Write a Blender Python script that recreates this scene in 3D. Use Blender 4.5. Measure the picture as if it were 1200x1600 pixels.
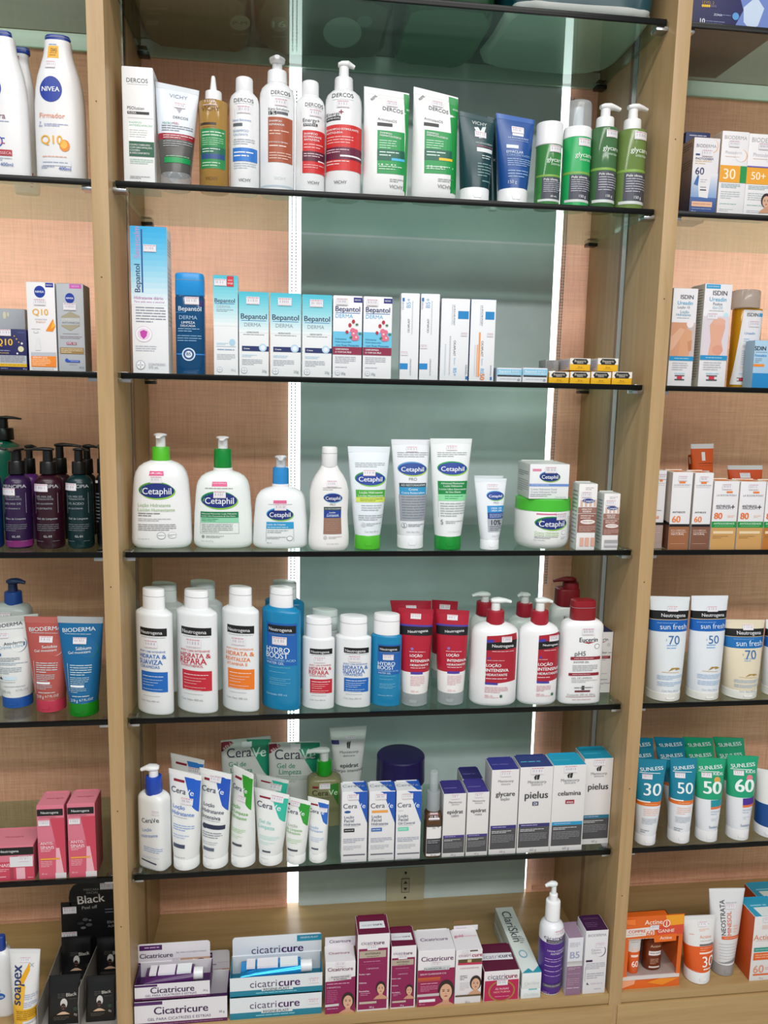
import bpy, bmesh, math, random
from mathutils import Vector, Matrix
rnd = random.Random(11)
sc = bpy.context.scene
for o in list(bpy.data.objects): bpy.data.objects.remove(o)
COL = sc.collection

# ------------------------------------------------------------------ camera
F_PX = 1237.0                                   # focal length in pixels of the 1200x1600 frame
CAMPOS = Vector((0.2638, -1.3598, 1.0257)); PITCH, YAW, ROLL = -0.1465, -0.1285, 0.0213
_fw = Vector((-math.sin(YAW)*math.cos(PITCH), math.cos(YAW)*math.cos(PITCH), math.sin(PITCH)))
_r0 = Vector((math.cos(YAW), math.sin(YAW), 0)); _u0 = _r0.cross(_fw)
RT = math.cos(ROLL)*_r0 + math.sin(ROLL)*_u0; UP = -math.sin(ROLL)*_r0 + math.cos(ROLL)*_u0; FW = _fw
cd = bpy.data.cameras.new('camera'); cam = bpy.data.objects.new('camera', cd); COL.objects.link(cam)
cd.sensor_fit = 'VERTICAL'; cd.sensor_height = 36; cd.lens = F_PX*36/1600; cd.clip_start = .02
cam.matrix_world = Matrix((( RT.x, UP.x, -FW.x, CAMPOS.x), (RT.y, UP.y, -FW.y, CAMPOS.y), (RT.z, UP.z, -FW.z, CAMPOS.z), (0,0,0,1)))
sc.camera = cam
# ------------------------------------------------------------------ world, lamps, exposure
wd = bpy.data.worlds.new('shop'); sc.world = wd; wd.use_nodes = True
bg = wd.node_tree.nodes['Background']; bg.inputs[0].default_value = (.93, .97, 1, 1); bg.inputs[1].default_value = .28
def area(name, loc, rot, sx, sy, power, col=(1, .985, .96)):
    l = bpy.data.lights.new(name, 'AREA'); l.shape = 'RECTANGLE'; l.size = sx; l.size_y = sy; l.energy = power; l.color = col
    o = bpy.data.objects.new(name, l); COL.objects.link(o); o.location = loc; o.rotation_euler = rot; return o
area('ceiling_tube_light', (.1, -1.05, 2.42), (0, 0, 0), 2.6, .16, 23)
area('ceiling_tube_light_far', (.7, -2.7, 2.42), (0, 0, 0), 3.0, .3, 84)
vs = sc.view_settings; vs.view_transform = 'Standard'; vs.look = 'None'; vs.gamma = 1; vs.exposure = .30; vs.use_curve_mapping = False

# ------------------------------------------------------------------ pixel to place
def ray(px, py): return FW + RT*((px-600)/F_PX) - UP*((py-800)/F_PX)
def atY(px, py, Y): d = ray(px, py); return CAMPOS + d*((Y-CAMPOS.y)/d.y)
def atZ(px, py, z): d = ray(px, py); return CAMPOS + d*((z-CAMPOS.z)/d.z)

# ------------------------------------------------------------------ materials
def lin(h):
    h = h.lstrip('#')
    if len(h) == 3: h = ''.join(c*2 for c in h)
    return tuple((c/12.92 if c <= .04045 else ((c+.055)/1.055)**2.4) for c in (int(h[i:i+2], 16)/255 for i in (0, 2, 4)))
MATS = {}
def mat(h, kind='p'):
    if h[0] in 'tgms' and len(h) > 1 and h[1] == '#': kind, h = h[0], h[1:]
    k = (h, kind)
    if k in MATS: return MATS[k]
    m = bpy.data.materials.new({'p':'plastic','c':'card','i':'ink','t':'tinted_plastic','g':'clear_plastic','m':'metal','s':'foil'}[kind]+'_'+h.lstrip('#'))
    m.use_nodes = True; nt = m.node_tree; b = nt.nodes['Principled BSDF']; c = lin(h)
    b.inputs['Base Color'].default_value = (*c, 1)
    b.inputs['Roughness'].default_value = {'p':.3,'c':.48,'i':.4,'t':.14,'g':.12,'m':.25,'s':.22}[kind]
    if kind in 'pc':                             # faint procedural mottling of the surface colour
        n = nt.nodes.new('ShaderNodeTexNoise'); n.inputs['Scale'].default_value = 60
        mx = nt.nodes.new('ShaderNodeMixRGB'); mx.blend_type = 'MULTIPLY'; mx.inputs[1].default_value = (*c, 1)
        rp = nt.nodes.new('ShaderNodeValToRGB'); rp.color_ramp.elements[0].color = (.93,.93,.93,1); rp.color_ramp.elements[1].color = (1,1,1,1)
        nt.links.new(n.outputs['Fac'], rp.inputs['Fac']); nt.links.new(rp.outputs['Color'], mx.inputs[2]); mx.inputs[0].default_value = 1
        nt.links.new(mx.outputs[0], b.inputs['Base Color'])
    if kind == 'm': b.inputs['Metallic'].default_value = 1
    if kind == 's': b.inputs['Metallic'].default_value = .6
    if kind in 'tg':
        out = nt.nodes['Material Output']; tr = nt.nodes.new('ShaderNodeBsdfTransparent'); tr.inputs[0].default_value = (*c, 1)
        mx = nt.nodes.new('ShaderNodeMixShader'); mx.inputs[0].default_value = .62 if kind == 't' else .3
        nt.links.new(tr.outputs[0], mx.inputs[1]); nt.links.new(b.outputs[0], mx.inputs[2]); nt.links.new(mx.outputs[0], out.inputs[0])
    MATS[k] = m; return m
def nodemat(name, build):
    m = bpy.data.materials.new(name); m.use_nodes = True; nt = m.node_tree
    build(nt, nt.nodes['Principled BSDF'], nt.nodes['Material Output']); return m
def _tex(nt, scale, noise_scale, detail=4, rough=.6, dist=0):
    tc = nt.nodes.new('ShaderNodeTexCoord'); mp = nt.nodes.new('ShaderNodeMapping'); mp.inputs['Scale'].default_value = scale
    nt.links.new(tc.outputs['Object'], mp.inputs['Vector'])
    n = nt.nodes.new('ShaderNodeTexNoise'); n.inputs['Scale'].default_value = noise_scale; n.inputs['Detail'].default_value = detail
    n.inputs['Roughness'].default_value = rough; n.inputs['Distortion'].default_value = dist
    nt.links.new(mp.outputs[0], n.inputs['Vector']); return n
def _ramp(nt, fac, stops):
    r = nt.nodes.new('ShaderNodeValToRGB'); e = r.color_ramp.elements
    e[0].position, e[0].color = stops[0][0], (*lin(stops[0][1]), 1); e[1].position, e[1].color = stops[-1][0], (*lin(stops[-1][1]), 1)
    for p, c in stops[1:-1]: x = e.new(p); x.color = (*lin(c), 1)
    nt.links.new(fac, r.inputs['Fac']); return r
def wood_mat(name, c0, c1, c2, grain=(26, 26, 1.6), rough=.42):
    def f(nt, b, out):
        n = _tex(nt, grain, 1.6, 6, .62, .4); r = _ramp(nt, n.outputs['Fac'], [(.28, c0), (.5, c1), (.74, c2)])
        nt.links.new(r.outputs['Color'], b.inputs['Base Color']); b.inputs['Roughness'].default_value = rough
        bp = nt.nodes.new('ShaderNodeBump'); bp.inputs['Strength'].default_value = .06; nt.links.new(n.outputs['Fac'], bp.inputs['Height']); nt.links.new(bp.outputs[0], b.inputs['Normal'])
    return nodemat(name, f)
WOOD = wood_mat('beech_laminate', '#a5865a', '#b4956a', '#bf9f75')
WOODH = wood_mat('beech_laminate_across', '#9d7f53', '#ac8e60', '#b89a6c', (1.6, 26, 26), .3)
BROWNW = wood_mat('brown_edge', '#76543a', '#86623f', '#946e4a')
def blind_mat(name, c0, c1, c2):
    def f(nt, b, out):
        n1 = _tex(nt, (14, 1, 420), 1, 3, .7); n2 = _tex(nt, (420, 1, 14), 1, 3, .7)
        mx = nt.nodes.new('ShaderNodeMath'); mx.operation = 'ADD'; nt.links.new(n1.outputs['Fac'], mx.inputs[0]); nt.links.new(n2.outputs['Fac'], mx.inputs[1])
        ml = nt.nodes.new('ShaderNodeMath'); ml.operation = 'MULTIPLY'; ml.inputs[1].default_value = .5; nt.links.new(mx.outputs[0], ml.inputs[0])
        r = _ramp(nt, ml.outputs[0], [(.3, c0), (.5, c1), (.7, c2)])
        nt.links.new(r.outputs['Color'], b.inputs['Base Color']); b.inputs['Roughness'].default_value = .85
        tl = nt.nodes.new('ShaderNodeBsdfTranslucent'); tl.inputs[0].default_value = (.97, .86, .77, 1); ms = nt.nodes.new('ShaderNodeMixShader'); ms.inputs[0].default_value = .26
        nt.links.new(b.outputs[0], ms.inputs[1]); nt.links.new(tl.outputs[0], ms.inputs[2]); nt.links.new(ms.outputs[0], out.inputs[0])   # daylight glows through the cloth
        bp = nt.nodes.new('ShaderNodeBump'); bp.inputs['Strength'].default_value = .2; bp.inputs['Distance'].default_value = .002
        nt.links.new(ml.outputs[0], bp.inputs['Height']); nt.links.new(bp.outputs[0], b.inputs['Normal'])
    return nodemat(name, f)
BLIND = blind_mat('terracotta_weave', '#c58f6e', '#e5ad8d', '#f4c8ac')
def _grey(nt, b, out):
    n = _tex(nt, (3, 3, 3), 3, 3); r = _ramp(nt, n.outputs['Fac'], [(.3, '#b7c8c9'), (.7, '#c4d3d4')]); nt.links.new(r.outputs['Color'], b.inputs['Base Color']); b.inputs['Roughness'].default_value = .38
GREYP = nodemat('grey_laminate', _grey)
def _shelfglass(nt, b, out):                     # green float glass: tinted pass-through with Fresnel gloss
    tr = nt.nodes.new('ShaderNodeBsdfTransparent'); tr.inputs[0].default_value = (.79, .90, .845, 1)
    gl = nt.nodes.new('ShaderNodeBsdfGlossy'); gl.inputs['Roughness'].default_value = .02; gl.inputs[0].default_value = (.9, 1, .96, 1)
    lw = nt.nodes.new('ShaderNodeLayerWeight'); lw.inputs['Blend'].default_value = .5; pw = nt.nodes.new('ShaderNodeMath'); pw.operation = 'POWER'; pw.inputs[1].default_value = 4.5
    ma = nt.nodes.new('ShaderNodeMath'); ma.operation = 'MULTIPLY_ADD'; ma.inputs[1].default_value = .75; ma.inputs[2].default_value = .03; mx = nt.nodes.new('ShaderNodeMixShader')
    nt.links.new(lw.outputs['Facing'], pw.inputs[0]); nt.links.new(pw.outputs[0], ma.inputs[0]); nt.links.new(ma.outputs[0], mx.inputs[0])
    nt.links.new(tr.outputs[0], mx.inputs[1]); nt.links.new(gl.outputs[0], mx.inputs[2]); nt.links.new(mx.outputs[0], out.inputs[0])
GLASS = nodemat('green_shelf_glass', _shelfglass)
def _day(nt, b, out):
    e = nt.nodes.new('ShaderNodeEmission'); e.inputs[0].default_value = (.97, .98, 1, 1); e.inputs[1].default_value = 2.6; nt.links.new(e.outputs[0], out.inputs[0])
DAY = nodemat('daylight_pane', _day)
def _dayb(nt, b, out):
    e = nt.nodes.new('ShaderNodeEmission'); e.inputs[0].default_value = (1, .97, .93, 1); e.inputs[1].default_value = 6.5; nt.links.new(e.outputs[0], out.inputs[0])
DAYB = nodemat('bright_sky_pane', _dayb)
BLACK = mat('#050606', 'p'); BLACK.node_tree.nodes['Principled BSDF'].inputs['Specular IOR Level'].default_value = .25; CHROME = mat('m#b9bcc0')

# ------------------------------------------------------------------ mesh building
class MB:
    def __init__(s): s.v = []; s.f = []; s.mi = []; s.mats = []
    def m(s, mt):
        if isinstance(mt, str): mt = mat(mt)
        if mt not in s.mats: s.mats.append(mt)
        return s.mats.index(mt)
    def add(s, vs, fs, mt):
        b = len(s.v); s.v += [tuple(p) for p in vs]; i = s.m(mt)
        for f in fs: s.f.append([b+k for k in f]); s.mi.append(i)
    def box(s, x0, x1, y0, y1, z0, z1, mt, sides=None):
        vs = [(x0,y0,z0),(x1,y0,z0),(x1,y1,z0),(x0,y1,z0),(x0,y0,z1),(x1,y0,z1),(x1,y1,z1),(x0,y1,z1)]
        fs = {'bottom':(0,3,2,1),'top':(4,5,6,7),'front':(0,1,5,4),'back':(2,3,7,6),'left':(3,0,4,7),'right':(1,2,6,5)}
        b = len(s.v); s.v += vs
        for k, f in fs.items(): s.f.append([b+q for q in f]); s.mi.append(s.m((sides or {}).get(k, mt)))
    def loft(s, rings, mt, seg=36, zone=None, caps=(True, True)):
        # rings: (z, a, b, n, cx, cy); zone(z)->material
        b = len(s.v)
        for (z, a, bb, n, cx, cy) in rings:
            for k in range(seg):
                t = 2*math.pi*k/seg; c, q = math.cos(t), math.sin(t)
                s.v.append((cx + a*math.copysign(abs(c)**(2/n), c), cy + bb*math.copysign(abs(q)**(2/n), q), z))
        for i in range(len(rings)-1):
            mi = s.m(zone((rings[i][0]+rings[i+1][0])/2) if zone else mt)
            for k in range(seg):
                k2 = (k+1) % seg; s.f.append([b+i*seg+k, b+i*seg+k2, b+(i+1)*seg+k2, b+(i+1)*seg+k]); s.mi.append(mi)
        if caps[0]: s.f.append([b+k for k in reversed(range(seg))]); s.mi.append(s.m(zone(rings[0][0]) if zone else mt))
        if caps[1]: e = b+(len(rings)-1)*seg; s.f.append([e+k for k in range(seg)]); s.mi.append(s.m(zone(rings[-1][0]) if zone else mt))
    def sweep(s, path, radii, mt, seg=14, n=2.4):
        # path of points in the vertical plane that contains z; radii (side, thick)
        b = len(s.v); P = [Vector(p) for p in path]
        for i, p in enumerate(P):
            d = (P[min(i+1, len(P)-1)] - P[max(i-1, 0)]).normalized()
            side = d.cross(Vector((0, 0, 1)));
            if side.length < 1e-4: side = Vector((0, 1, 0))
            side.normalize(); nn = side.cross(d).normalized()
            for k in range(seg):
                t = 2*math.pi*k/seg; c, q = math.cos(t), math.sin(t)
                s.v.append(tuple(p + side*radii[i][0]*math.copysign(abs(c)**(2/n), c) + nn*radii[i][1]*math.copysign(abs(q)**(2/n), q)))
        mi = s.m(mt)
        for i in range(len(P)-1):
            for k in range(seg):
                k2 = (k+1) % seg; s.f.append([b+i*seg+k, b+i*seg+k2, b+(i+1)*seg+k2, b+(i+1)*seg+k]); s.mi.append(mi)
        s.f.append([b+k for k in reversed(range(seg))]); s.mi.append(mi); e = b+(len(P)-1)*seg
        s.f.append([e+k for k in range(seg)]); s.mi.append(mi)
    def build(s, name, parent=None, smooth=True, kind=None, bevel=0):
        me = bpy.data.meshes.new(name); me.from_pydata(s.v, [], s.f)
        for mt in s.mats: me.materials.append(mt)
        me.polygons.foreach_set('material_index', s.mi)
        bm = bmesh.new(); bm.from_mesh(me)
        if bevel: bmesh.ops.bevel(bm, geom=bm.edges[:], offset=bevel, segments=2, affect='EDGES', profile=.6)
        if smooth is not None: bmesh.ops.recalc_face_normals(bm, faces=bm.faces[:])
        bm.to_mesh(me); bm.free()
        if smooth: me.shade_smooth(); me.set_sharp_from_angle(angle=.65)
        o = bpy.data.objects.new(name, me); COL.objects.link(o)
        if parent: o.parent = parent
        if kind: o['kind'] = kind
        return o
def thing(name, label, cat, loc=(0, 0, 0), rz=0, group=None):
    o = bpy.data.objects.new(name, None); COL.objects.link(o); o.empty_display_size = .02
    o.location = loc; o.rotation_euler = (0, 0, rz); o['label'] = label; o['category'] = cat
    if group: o['group'] = group
    return o
def tag(o, label, cat, group=None):
    o['label'] = label; o['category'] = cat
    if group: o['group'] = group
    return o

# ------------------------------------------------------------------ print: text, blocks, small lines on a surface
TXT = {}
def text_mesh(s, b):
    k = (s, b)
    if k not in TXT:
        c = bpy.data.curves.new('t', 'FONT'); c.body = s; c.resolution_u = 5 if len(s) <= 5 else 3; c.offset = b
        o = bpy.data.objects.new('t', c); me = bpy.data.meshes.new_from_object(o)
        vs = [(v.co.x, v.co.y) for v in me.vertices]; fs = [list(p.vertices) for p in me.polygons]
        bpy.data.objects.remove(o); bpy.data.curves.remove(c); bpy.data.meshes.remove(me)
        xs = [v[0] for v in vs]; ys = [v[1] for v in vs]
        cy = .35
        TXT[k] = ([((x-(min(xs)+max(xs))/2), y-cy) for x, y in vs], fs, max(xs)-min(xs))
    return TXT[k]
class Q:                                          # quad in zoomed picture coordinates -> (u, v) of a face
    def __init__(s, q):
        if len(q) == 4: x0, x1, yt, yb = q; q = (x0, yt, x1, yt, x1, yb, x0, yb)
        s.TL, s.TR, s.BR, s.BL = [Vector((q[i], q[i+1])) for i in (0, 2, 4, 6)]
    def P(s, u, v): return (s.BL*(1-u)+s.BR*u)*(1-v) + (s.TL*(1-u)+s.TR*u)*v
    def uv(s, x, y):
        u = v = .5; p = Vector((x, y))
        for _ in range(8):
            r = s.P(u, v)-p; du = (s.BR-s.BL)*(1-v)+(s.TR-s.TL)*v; dv = (s.TL-s.BL)*(1-u)+(s.TR-s.BR)*u
            D = du.x*dv.y-du.y*dv.x
            if abs(D) < 1e-9: break
            u -= (r.x*dv.y-r.y*dv.x)/D; v -= (du.x*r.y-du.y*r.x)/D
        return u, v
    def wpx(s, v): return ((s.BR*(1-v)+s.TR*v)-(s.BL*(1-v)+s.TL*v)).length
def T(s, x, y, w, c, b=0, r=0, hs=1): return ('T', s, x, y, w, c, b, r, hs)
def R(x0, x1, y0, y1, c): return ('R', x0, x1, y0, y1, c)
def E(x, y, rx, ry, c): return ('E', x, y, rx, ry, c)
def L(x0, x1, y0, y1, n, c): return ('L', x0, x1, y0, y1, n, c)
def G(x0, x1, y0, y1, c0, c1): return ('G', x0, x1, y0, y1, c0, c1)
def PG(pts, c): return ('P', pts, c)
def S(x, y, w=100, r=0): return ('S', x, y, w, r)
def FACE(x, y, s): return ('F', x, y, s)
UB = [.5-.5*math.cos(math.pi*i/20) for i in range(21)]    # column breaks, denser where a round body turns away
class Face:
    def __init__(s, q, surf, W, H, curved): s.q = Q(q); s.surf = surf; s.W = W; s.H = H; s.curved = curved
def prints_(face, items, root, name='label_print'):
    mb = MB(); st = MB(); lay = [0.0002]
    q, W, H = face.q, face.W, face.H; nx = 12 if face.curved else 1
    def step(): lay[0] += .00005; return lay[0]
    def rect_uv(m, u0, u1, v0, v1, c, off, ny=1, c1=None):
        u0, u1 = max(0, min(1, u0)), max(0, min(1, u1)); v0, v1 = max(0, min(1, v0)), max(0, min(1, v1))
        if u1-u0 < 1e-4 or abs(v1-v0) < 1e-4: return
        k = max(1, math.ceil(nx*(u1-u0)+.01)) if nx > 1 else 1; ny = max(ny, 3 if face.curved and abs(v1-v0) > .15 else 1)
        us = [u0+(u1-u0)*i/k for i in range(k+1)]
        if nx > 1 and u1-u0 > .04: us = [u0] + [b for b in UB if u0+.004 < b < u1-.004] + [u1]; k = len(us)-1
        vs = [face.surf(us[i], v0+(v1-v0)*j/ny, off) for j in range(ny+1) for i in range(k+1)]
        if c1 is None:
            m.add(vs, [(j*(k+1)+i, j*(k+1)+i+1, (j+1)*(k+1)+i+1, (j+1)*(k+1)+i) for j in range(ny) for i in range(k)], mat(c, 'i'))
        else:
            A, B = [int(c.lstrip('#')[i:i+2], 16) for i in (0,2,4)], [int(c1.lstrip('#')[i:i+2], 16) for i in (0,2,4)]
            for j in range(ny):
                t = (j+.5)/ny; h = '#%02x%02x%02x' % tuple(int(a+(b-a)*t) for a, b in zip(A, B))
                m.add([vs[a] for a in range(j*(k+1), (j+2)*(k+1))], [(i, i+1, k+1+i+1, k+1+i) for i in range(k)], mat(h, 'i'))
    def rect(m, x0, x1, y0, y1, c, off, ny=1, c1=None):
        a = q.uv(x0, (y0+y1)/2); b = q.uv(x1, (y0+y1)/2); t = q.uv((x0+x1)/2, y0); d = q.uv((x0+x1)/2, y1)
        rect_uv(m, a[0], b[0], d[1], t[1], c, off, ny, c1)
    def clip(pts, ax, lim, keep_gt):
        out = []
        for i, p in enumerate(pts):
            r = pts[i-1]; pi = (p[ax] >= lim) == keep_gt; ri = (r[ax] >= lim) == keep_gt
            if pi != ri: t = (lim-r[ax])/(p[ax]-r[ax]); out.append((r[0]+(p[0]-r[0])*t, r[1]+(p[1]-r[1])*t))
            if pi: out.append(p)
        return out
    def poly(m, pts, c, off):
        pts = [(max(0, min(1, u)), max(0, min(1, v))) for u, v in pts]; cells = [pts]
        if face.curved:
            cells = []
            for i in range(len(UB)-1):
                col = clip(clip(pts, 0, UB[i], True), 0, UB[i+1], False)
                if len(col) < 3: continue
                for j in range(12):
                    ce = clip(clip(col, 1, j/12, True), 1, (j+1)/12, False)
                    if len(ce) >= 3: cells.append(ce)
        for ce in cells: m.add([face.surf(u, v, off) for u, v in ce], [list(range(len(ce)))], mat(c, 'i'))
    def ell(m, x, y, rx, ry, c, off):
        u, v = q.uv(x, y); ru = rx/q.wpx(v); rv = abs(q.uv(x, y-ry)[1]-v)
        pts = [(u+ru*math.cos(t*math.pi/14), v+rv*math.sin(t*math.pi/14)) for t in range(28)]
        ctr = face.surf(max(0,min(1,u)), v, off); vs = [face.surf(max(0, min(1, a)), max(0, min(1, b)), off) for a, b in pts]
        if face.curved: poly(m, pts, c, off)      # sliced, so that a wide oval follows the curve
        else: m.add(vs, [list(range(28))], mat(c, 'i'))
    for it in items:
        k = it[0]; off = step()
        if k == 'R': rect(mb, *it[1:5], it[5], off)
        elif k == 'G': rect(mb, it[1], it[2], it[4], it[3], it[6], off, 14, it[5]) if False else rect(mb, it[1], it[2], it[3], it[4], it[6], off, 14, it[5])
        elif k == 'E': ell(mb, *it[1:5], it[5], off)
        elif k == 'P': poly(mb, [q.uv(*p) for p in it[1]], it[2], off)
        elif k == 'T':
            _, s, x, y, w, c, b, r, hs = it
            vs, fs, w0 = text_mesh(s, 0); u, v = q.uv(x, y); bs = min(b, .04)*.75
            if b >= .008: nv = len(vs); vs = [(px+e, py) for e in (-bs, 0, bs) for px, py in vs]; fs = [[i+k2*nv for i in f] for k2 in range(3) for f in fs]
            if r in (90, -90):
                rvv = abs(q.uv(x, y-w/2)[1]-q.uv(x, y+w/2)[1]); k1 = rvv*H/w0; sg = 1 if r == 90 else -1
                pv = [(u - sg*py*k1*hs/W, v + sg*px*k1/H) for px, py in vs]
            else:
                k1 = w/q.wpx(v)*W/w0; rr = math.radians(r); cr, sr = math.cos(rr), math.sin(rr)
                pv = [(u + (px*cr-py*hs*sr)*k1/W, v + (px*sr+py*hs*cr)*k1/H) for px, py in vs]
            o2 = off + (.0004 if face.curved else .0001)
            nv = len(pv)//(3 if b >= .008 else 1)       # the copies of a bold word lie a hair apart
            mb.add([face.surf(max(0, min(1, a)), max(0, min(1, b_)), o2+.00004*(i//nv)) for i, (a, b_) in enumerate(pv)], fs, mat(c, 'i'))
        elif k == 'L':
            _, x0, x1, y0, y1, n, c = it; u0, _v = q.uv(x0, (y0+y1)/2); u1, _v = q.uv(x1, (y0+y1)/2)
            vt = q.uv((x0+x1)/2, y0)[1]; vb = q.uv((x0+x1)/2, y1)[1]; rh = (vt-vb)/n
            for i in range(n):
                end = u1 if i < n-1 or n == 1 else u0+(u1-u0)*rnd.uniform(.5, .9); p = u0; vv = vt-rh*i
                ln = rh*H/W
                while p < end-ln*.3:
                    e = min(end, p+ln*rnd.uniform(1.1, 3.6)); rect_uv(mb, p, e, vv-rh*.6, vv-rh*.26, c, off+.00025*face.curved); p = e+ln*.26
        elif k == 'F':
            _, x, y, s = it
            ell(mb, x, y-s*.1, s*.62, s*.82, '#2a1c18', off)
            poly(mb, [q.uv(x-s*.95, y+s*1.35), q.uv(x+s*.95, y+s*1.35), q.uv(x+s*.55, y+s*.95), q.uv(x+s*.24, y+s*.8), q.uv(x+s*.24, y+s*.4), q.uv(x-s*.24, y+s*.4), q.uv(x-s*.24, y+s*.8), q.uv(x-s*.55, y+s*.95)][::-1], '#c99678', off+.00004)
            ell(mb, x, y+s*.04, s*.46, s*.64, '#d9a98c', off+.00008)
            for sx in (-1, 1):
                ell(mb, x+sx*s*.19, y-s*.03, s*.09, s*.04, '#35231d', off+.00012); ell(mb, x+sx*s*.19, y-s*.15, s*.12, s*.025, '#4a3026', off+.00012)
            ell(mb, x, y+s*.36, s*.14, s*.05, '#a04a48', off+.00012); ell(mb, x, y+s*.18, s*.06, s*.03, '#b98468', off+.00012)
        elif k == 'S':
            _, x, y, w, r = it; u, v = q.uv(x, y); du = w/2/q.wpx(v); dv = du*W*.56/H; off += .0003
            rect_uv(st, u-du, u+du, v-dv, v+dv, '#e6e5ea', off)
            for a, b_, c in ((.72, .26, '#cf9aa6'), (-.84, .1, '#d3a5b0')):
                p = u-du*.9
                while p < u+du*.85:
                    e = min(u+du*.9, p+du*rnd.uniform(.1, .4)); rect_uv(st, p, e, v+dv*(a-b_/2), v+dv*(a+b_/2), c, off+.00008); p = e+du*.07
            p = u-du*.75
            while p < u+du*.7:
                e = min(u+du*.8, p+du*rnd.uniform(.08, .2)); rect_uv(st, p, e, v-dv*.3, v+dv*.38, '#c3bcc6', off+.00008); p = e+du*rnd.uniform(.06, .3)
    if mb.v: mb.build(name, root, smooth=None)
    if st.v: st.build('price_sticker', root, smooth=None)
def prints(face, items, root, name='label_print'):
    flat = [i for i in items if i[0] not in 'S']
    if len(flat) <= 3:
        for i in items: prints_(face, [i], root, name)
    else: prints_(face, items, root, name)

# ------------------------------------------------------------------ shelves (heights in metres above the lowest glass datum)
ZS = {0:1.651, 1:1.3478, 2:1.0487, 3:.7491, 4:.4525, 5:.1560, 6:-.1306}
GT = .0040                                        # half thickness of a glass shelf
def ztop(sh): return ZS[sh] + (GT+.0003 if sh < 6 else .0002)
def bay(xc, hw):                                  # keep a thing between the uprights of its bay
    if xc < -.018: return min(xc, -.0316-.0012-hw)
    if xc < .916: return max(-.0057+.0012+hw, min(xc, .9031-.0012-hw))
    return max(xc, .929+.0012+hw)
ZO = [0, 0, 1]
def Z(ox, oy, s): ZO[:] = [ox, oy, s]
def pp(x, y): return ZO[0]+x/ZO[2], ZO[1]+y/ZO[2]
def front_y(q, sh, Y, zbase=None):
    if Y is not None: return Y
    x, y = pp((q.BL.x+q.BR.x)/2, max(q.BL.y, q.BR.y)); zb = ztop(sh) if zbase is None else zbase
    return min(.24, max(.004 if sh < 6 else -.022, atZ(x, y, zb).y))
def measure(q, Y):
    A = [atY(*pp(p.x, p.y), Y) for p in (q.TL, q.TR, q.BR, q.BL)]
    return A
USED = {}
def carton(q, sh, d, col, items, label, name='carton', cat='box', top=None, side=None, lp=None, rp=None, tp=None, Y=None, rz=0, group=None, zb=None, flap=True, lean=True):
    """folding box; lp/rp/tp = (quad, items) printed on its left, right and top faces"""
    qq = Q(q); zb = ztop(sh) if zb is None else zb; Yf = front_y(qq, sh, Y, zb)
    TL, TR, BR, BL = measure(qq, Yf); c = math.cos(rz)
    w = ((TR.x-TL.x)+(BR.x-BL.x))/2/c; h = (TL.z+TR.z)/2 - zb; w -= .0014; xc = bay((BL.x+BR.x+TL.x+TR.x)/4, (w*c+d*abs(math.sin(rz)))/2)
    root = thing(name, label, cat, (xc, Yf+d/2*c+abs(math.sin(rz))*w/2*.6, zb), rz, group)
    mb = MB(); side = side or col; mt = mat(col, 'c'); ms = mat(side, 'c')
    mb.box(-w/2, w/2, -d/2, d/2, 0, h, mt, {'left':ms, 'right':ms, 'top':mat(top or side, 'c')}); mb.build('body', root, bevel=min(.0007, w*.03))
    if flap:
        f = MB(); f.box(-w/2+.0012, w/2-.0012, -d/2+.0006, d/2-.003, h, h+.0006, mat(top or side, 'c')); f.build('top_flap', root)
        f = MB(); f.box(-w*.42, w*.42, d/2-.0026, d/2-.0014, h-.001, h+.0022, mat(top or side, 'c')); f.build('tuck_tab', root)
    prints(Face(q, lambda u, v, o: ((u-.5)*w, -d/2-o, v*h), w, h, False), items, root)
    if lp: prints(Face(lp[0], lambda u, v, o: (-w/2-o, d/2-u*d, v*h), d, h, False), lp[1], root, 'side_print')
    if rp: prints(Face(rp[0], lambda u, v, o: (w/2+o, -d/2+u*d, v*h), d, h, False), rp[1], root, 'side_print')
    if tp: prints(Face(tp[0], lambda u, v, o: ((u-.5)*w, -d/2+v*d, h+.0006+o), w, d, False), tp[1], root, 'top_print')
    root['_h'] = h
    return root
def interp(rs, z):
    if z <= rs[0][0]: return rs[0][1:]
    for a, b in zip(rs, rs[1:]):
        if z <= b[0]:
            t = (z-a[0])/max(1e-9, b[0]-a[0]); return tuple(x+(y-x)*t for x, y in zip(a[1:], b[1:]))
    return rs[-1][1:]
def surf_of(rs, H):
    def f(u, v, off):
        a, b, n, cx, cy = interp(rs, v*H); a += off; b += off; x = max(-.985, min(.985, 2*u-1))*a
        return (cx+x, cy-b*max(0, 1-abs(x/a)**n)**(1/n), v*H)
    return f
def zoned(rs, zones):
    zs = sorted(set([r[0] for r in rs] + [z for zz in zones for z in zz[:2] if rs[0][0] < z < rs[-1][0]]))
    return [(z, *interp(rs, z)) for z in zs]
def capmesh(root, name, x0, x1, y0, y1, cx, w, col, dr=1, n=2, taper=.97, bevel=.12, seg=32, cy=0, rib=False):
    mb = MB(); h = y1-y0; a = w/2; e = min(h*bevel, a*.3)
    rs = [(y0, a*.96, a*.96*dr, n, cx, cy), (y0+e*.3, a, a*dr, n, cx, cy), (y1-e, a*taper, a*taper*dr, n, cx, cy), (y1-e*.3, a*taper*.96, a*taper*.96*dr, n, cx, cy), (y1, a*taper*.84, a*taper*.84*dr, n, cx, cy)]
    mb.loft(rs, mat(col), seg); return mb.build(name, root)
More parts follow.
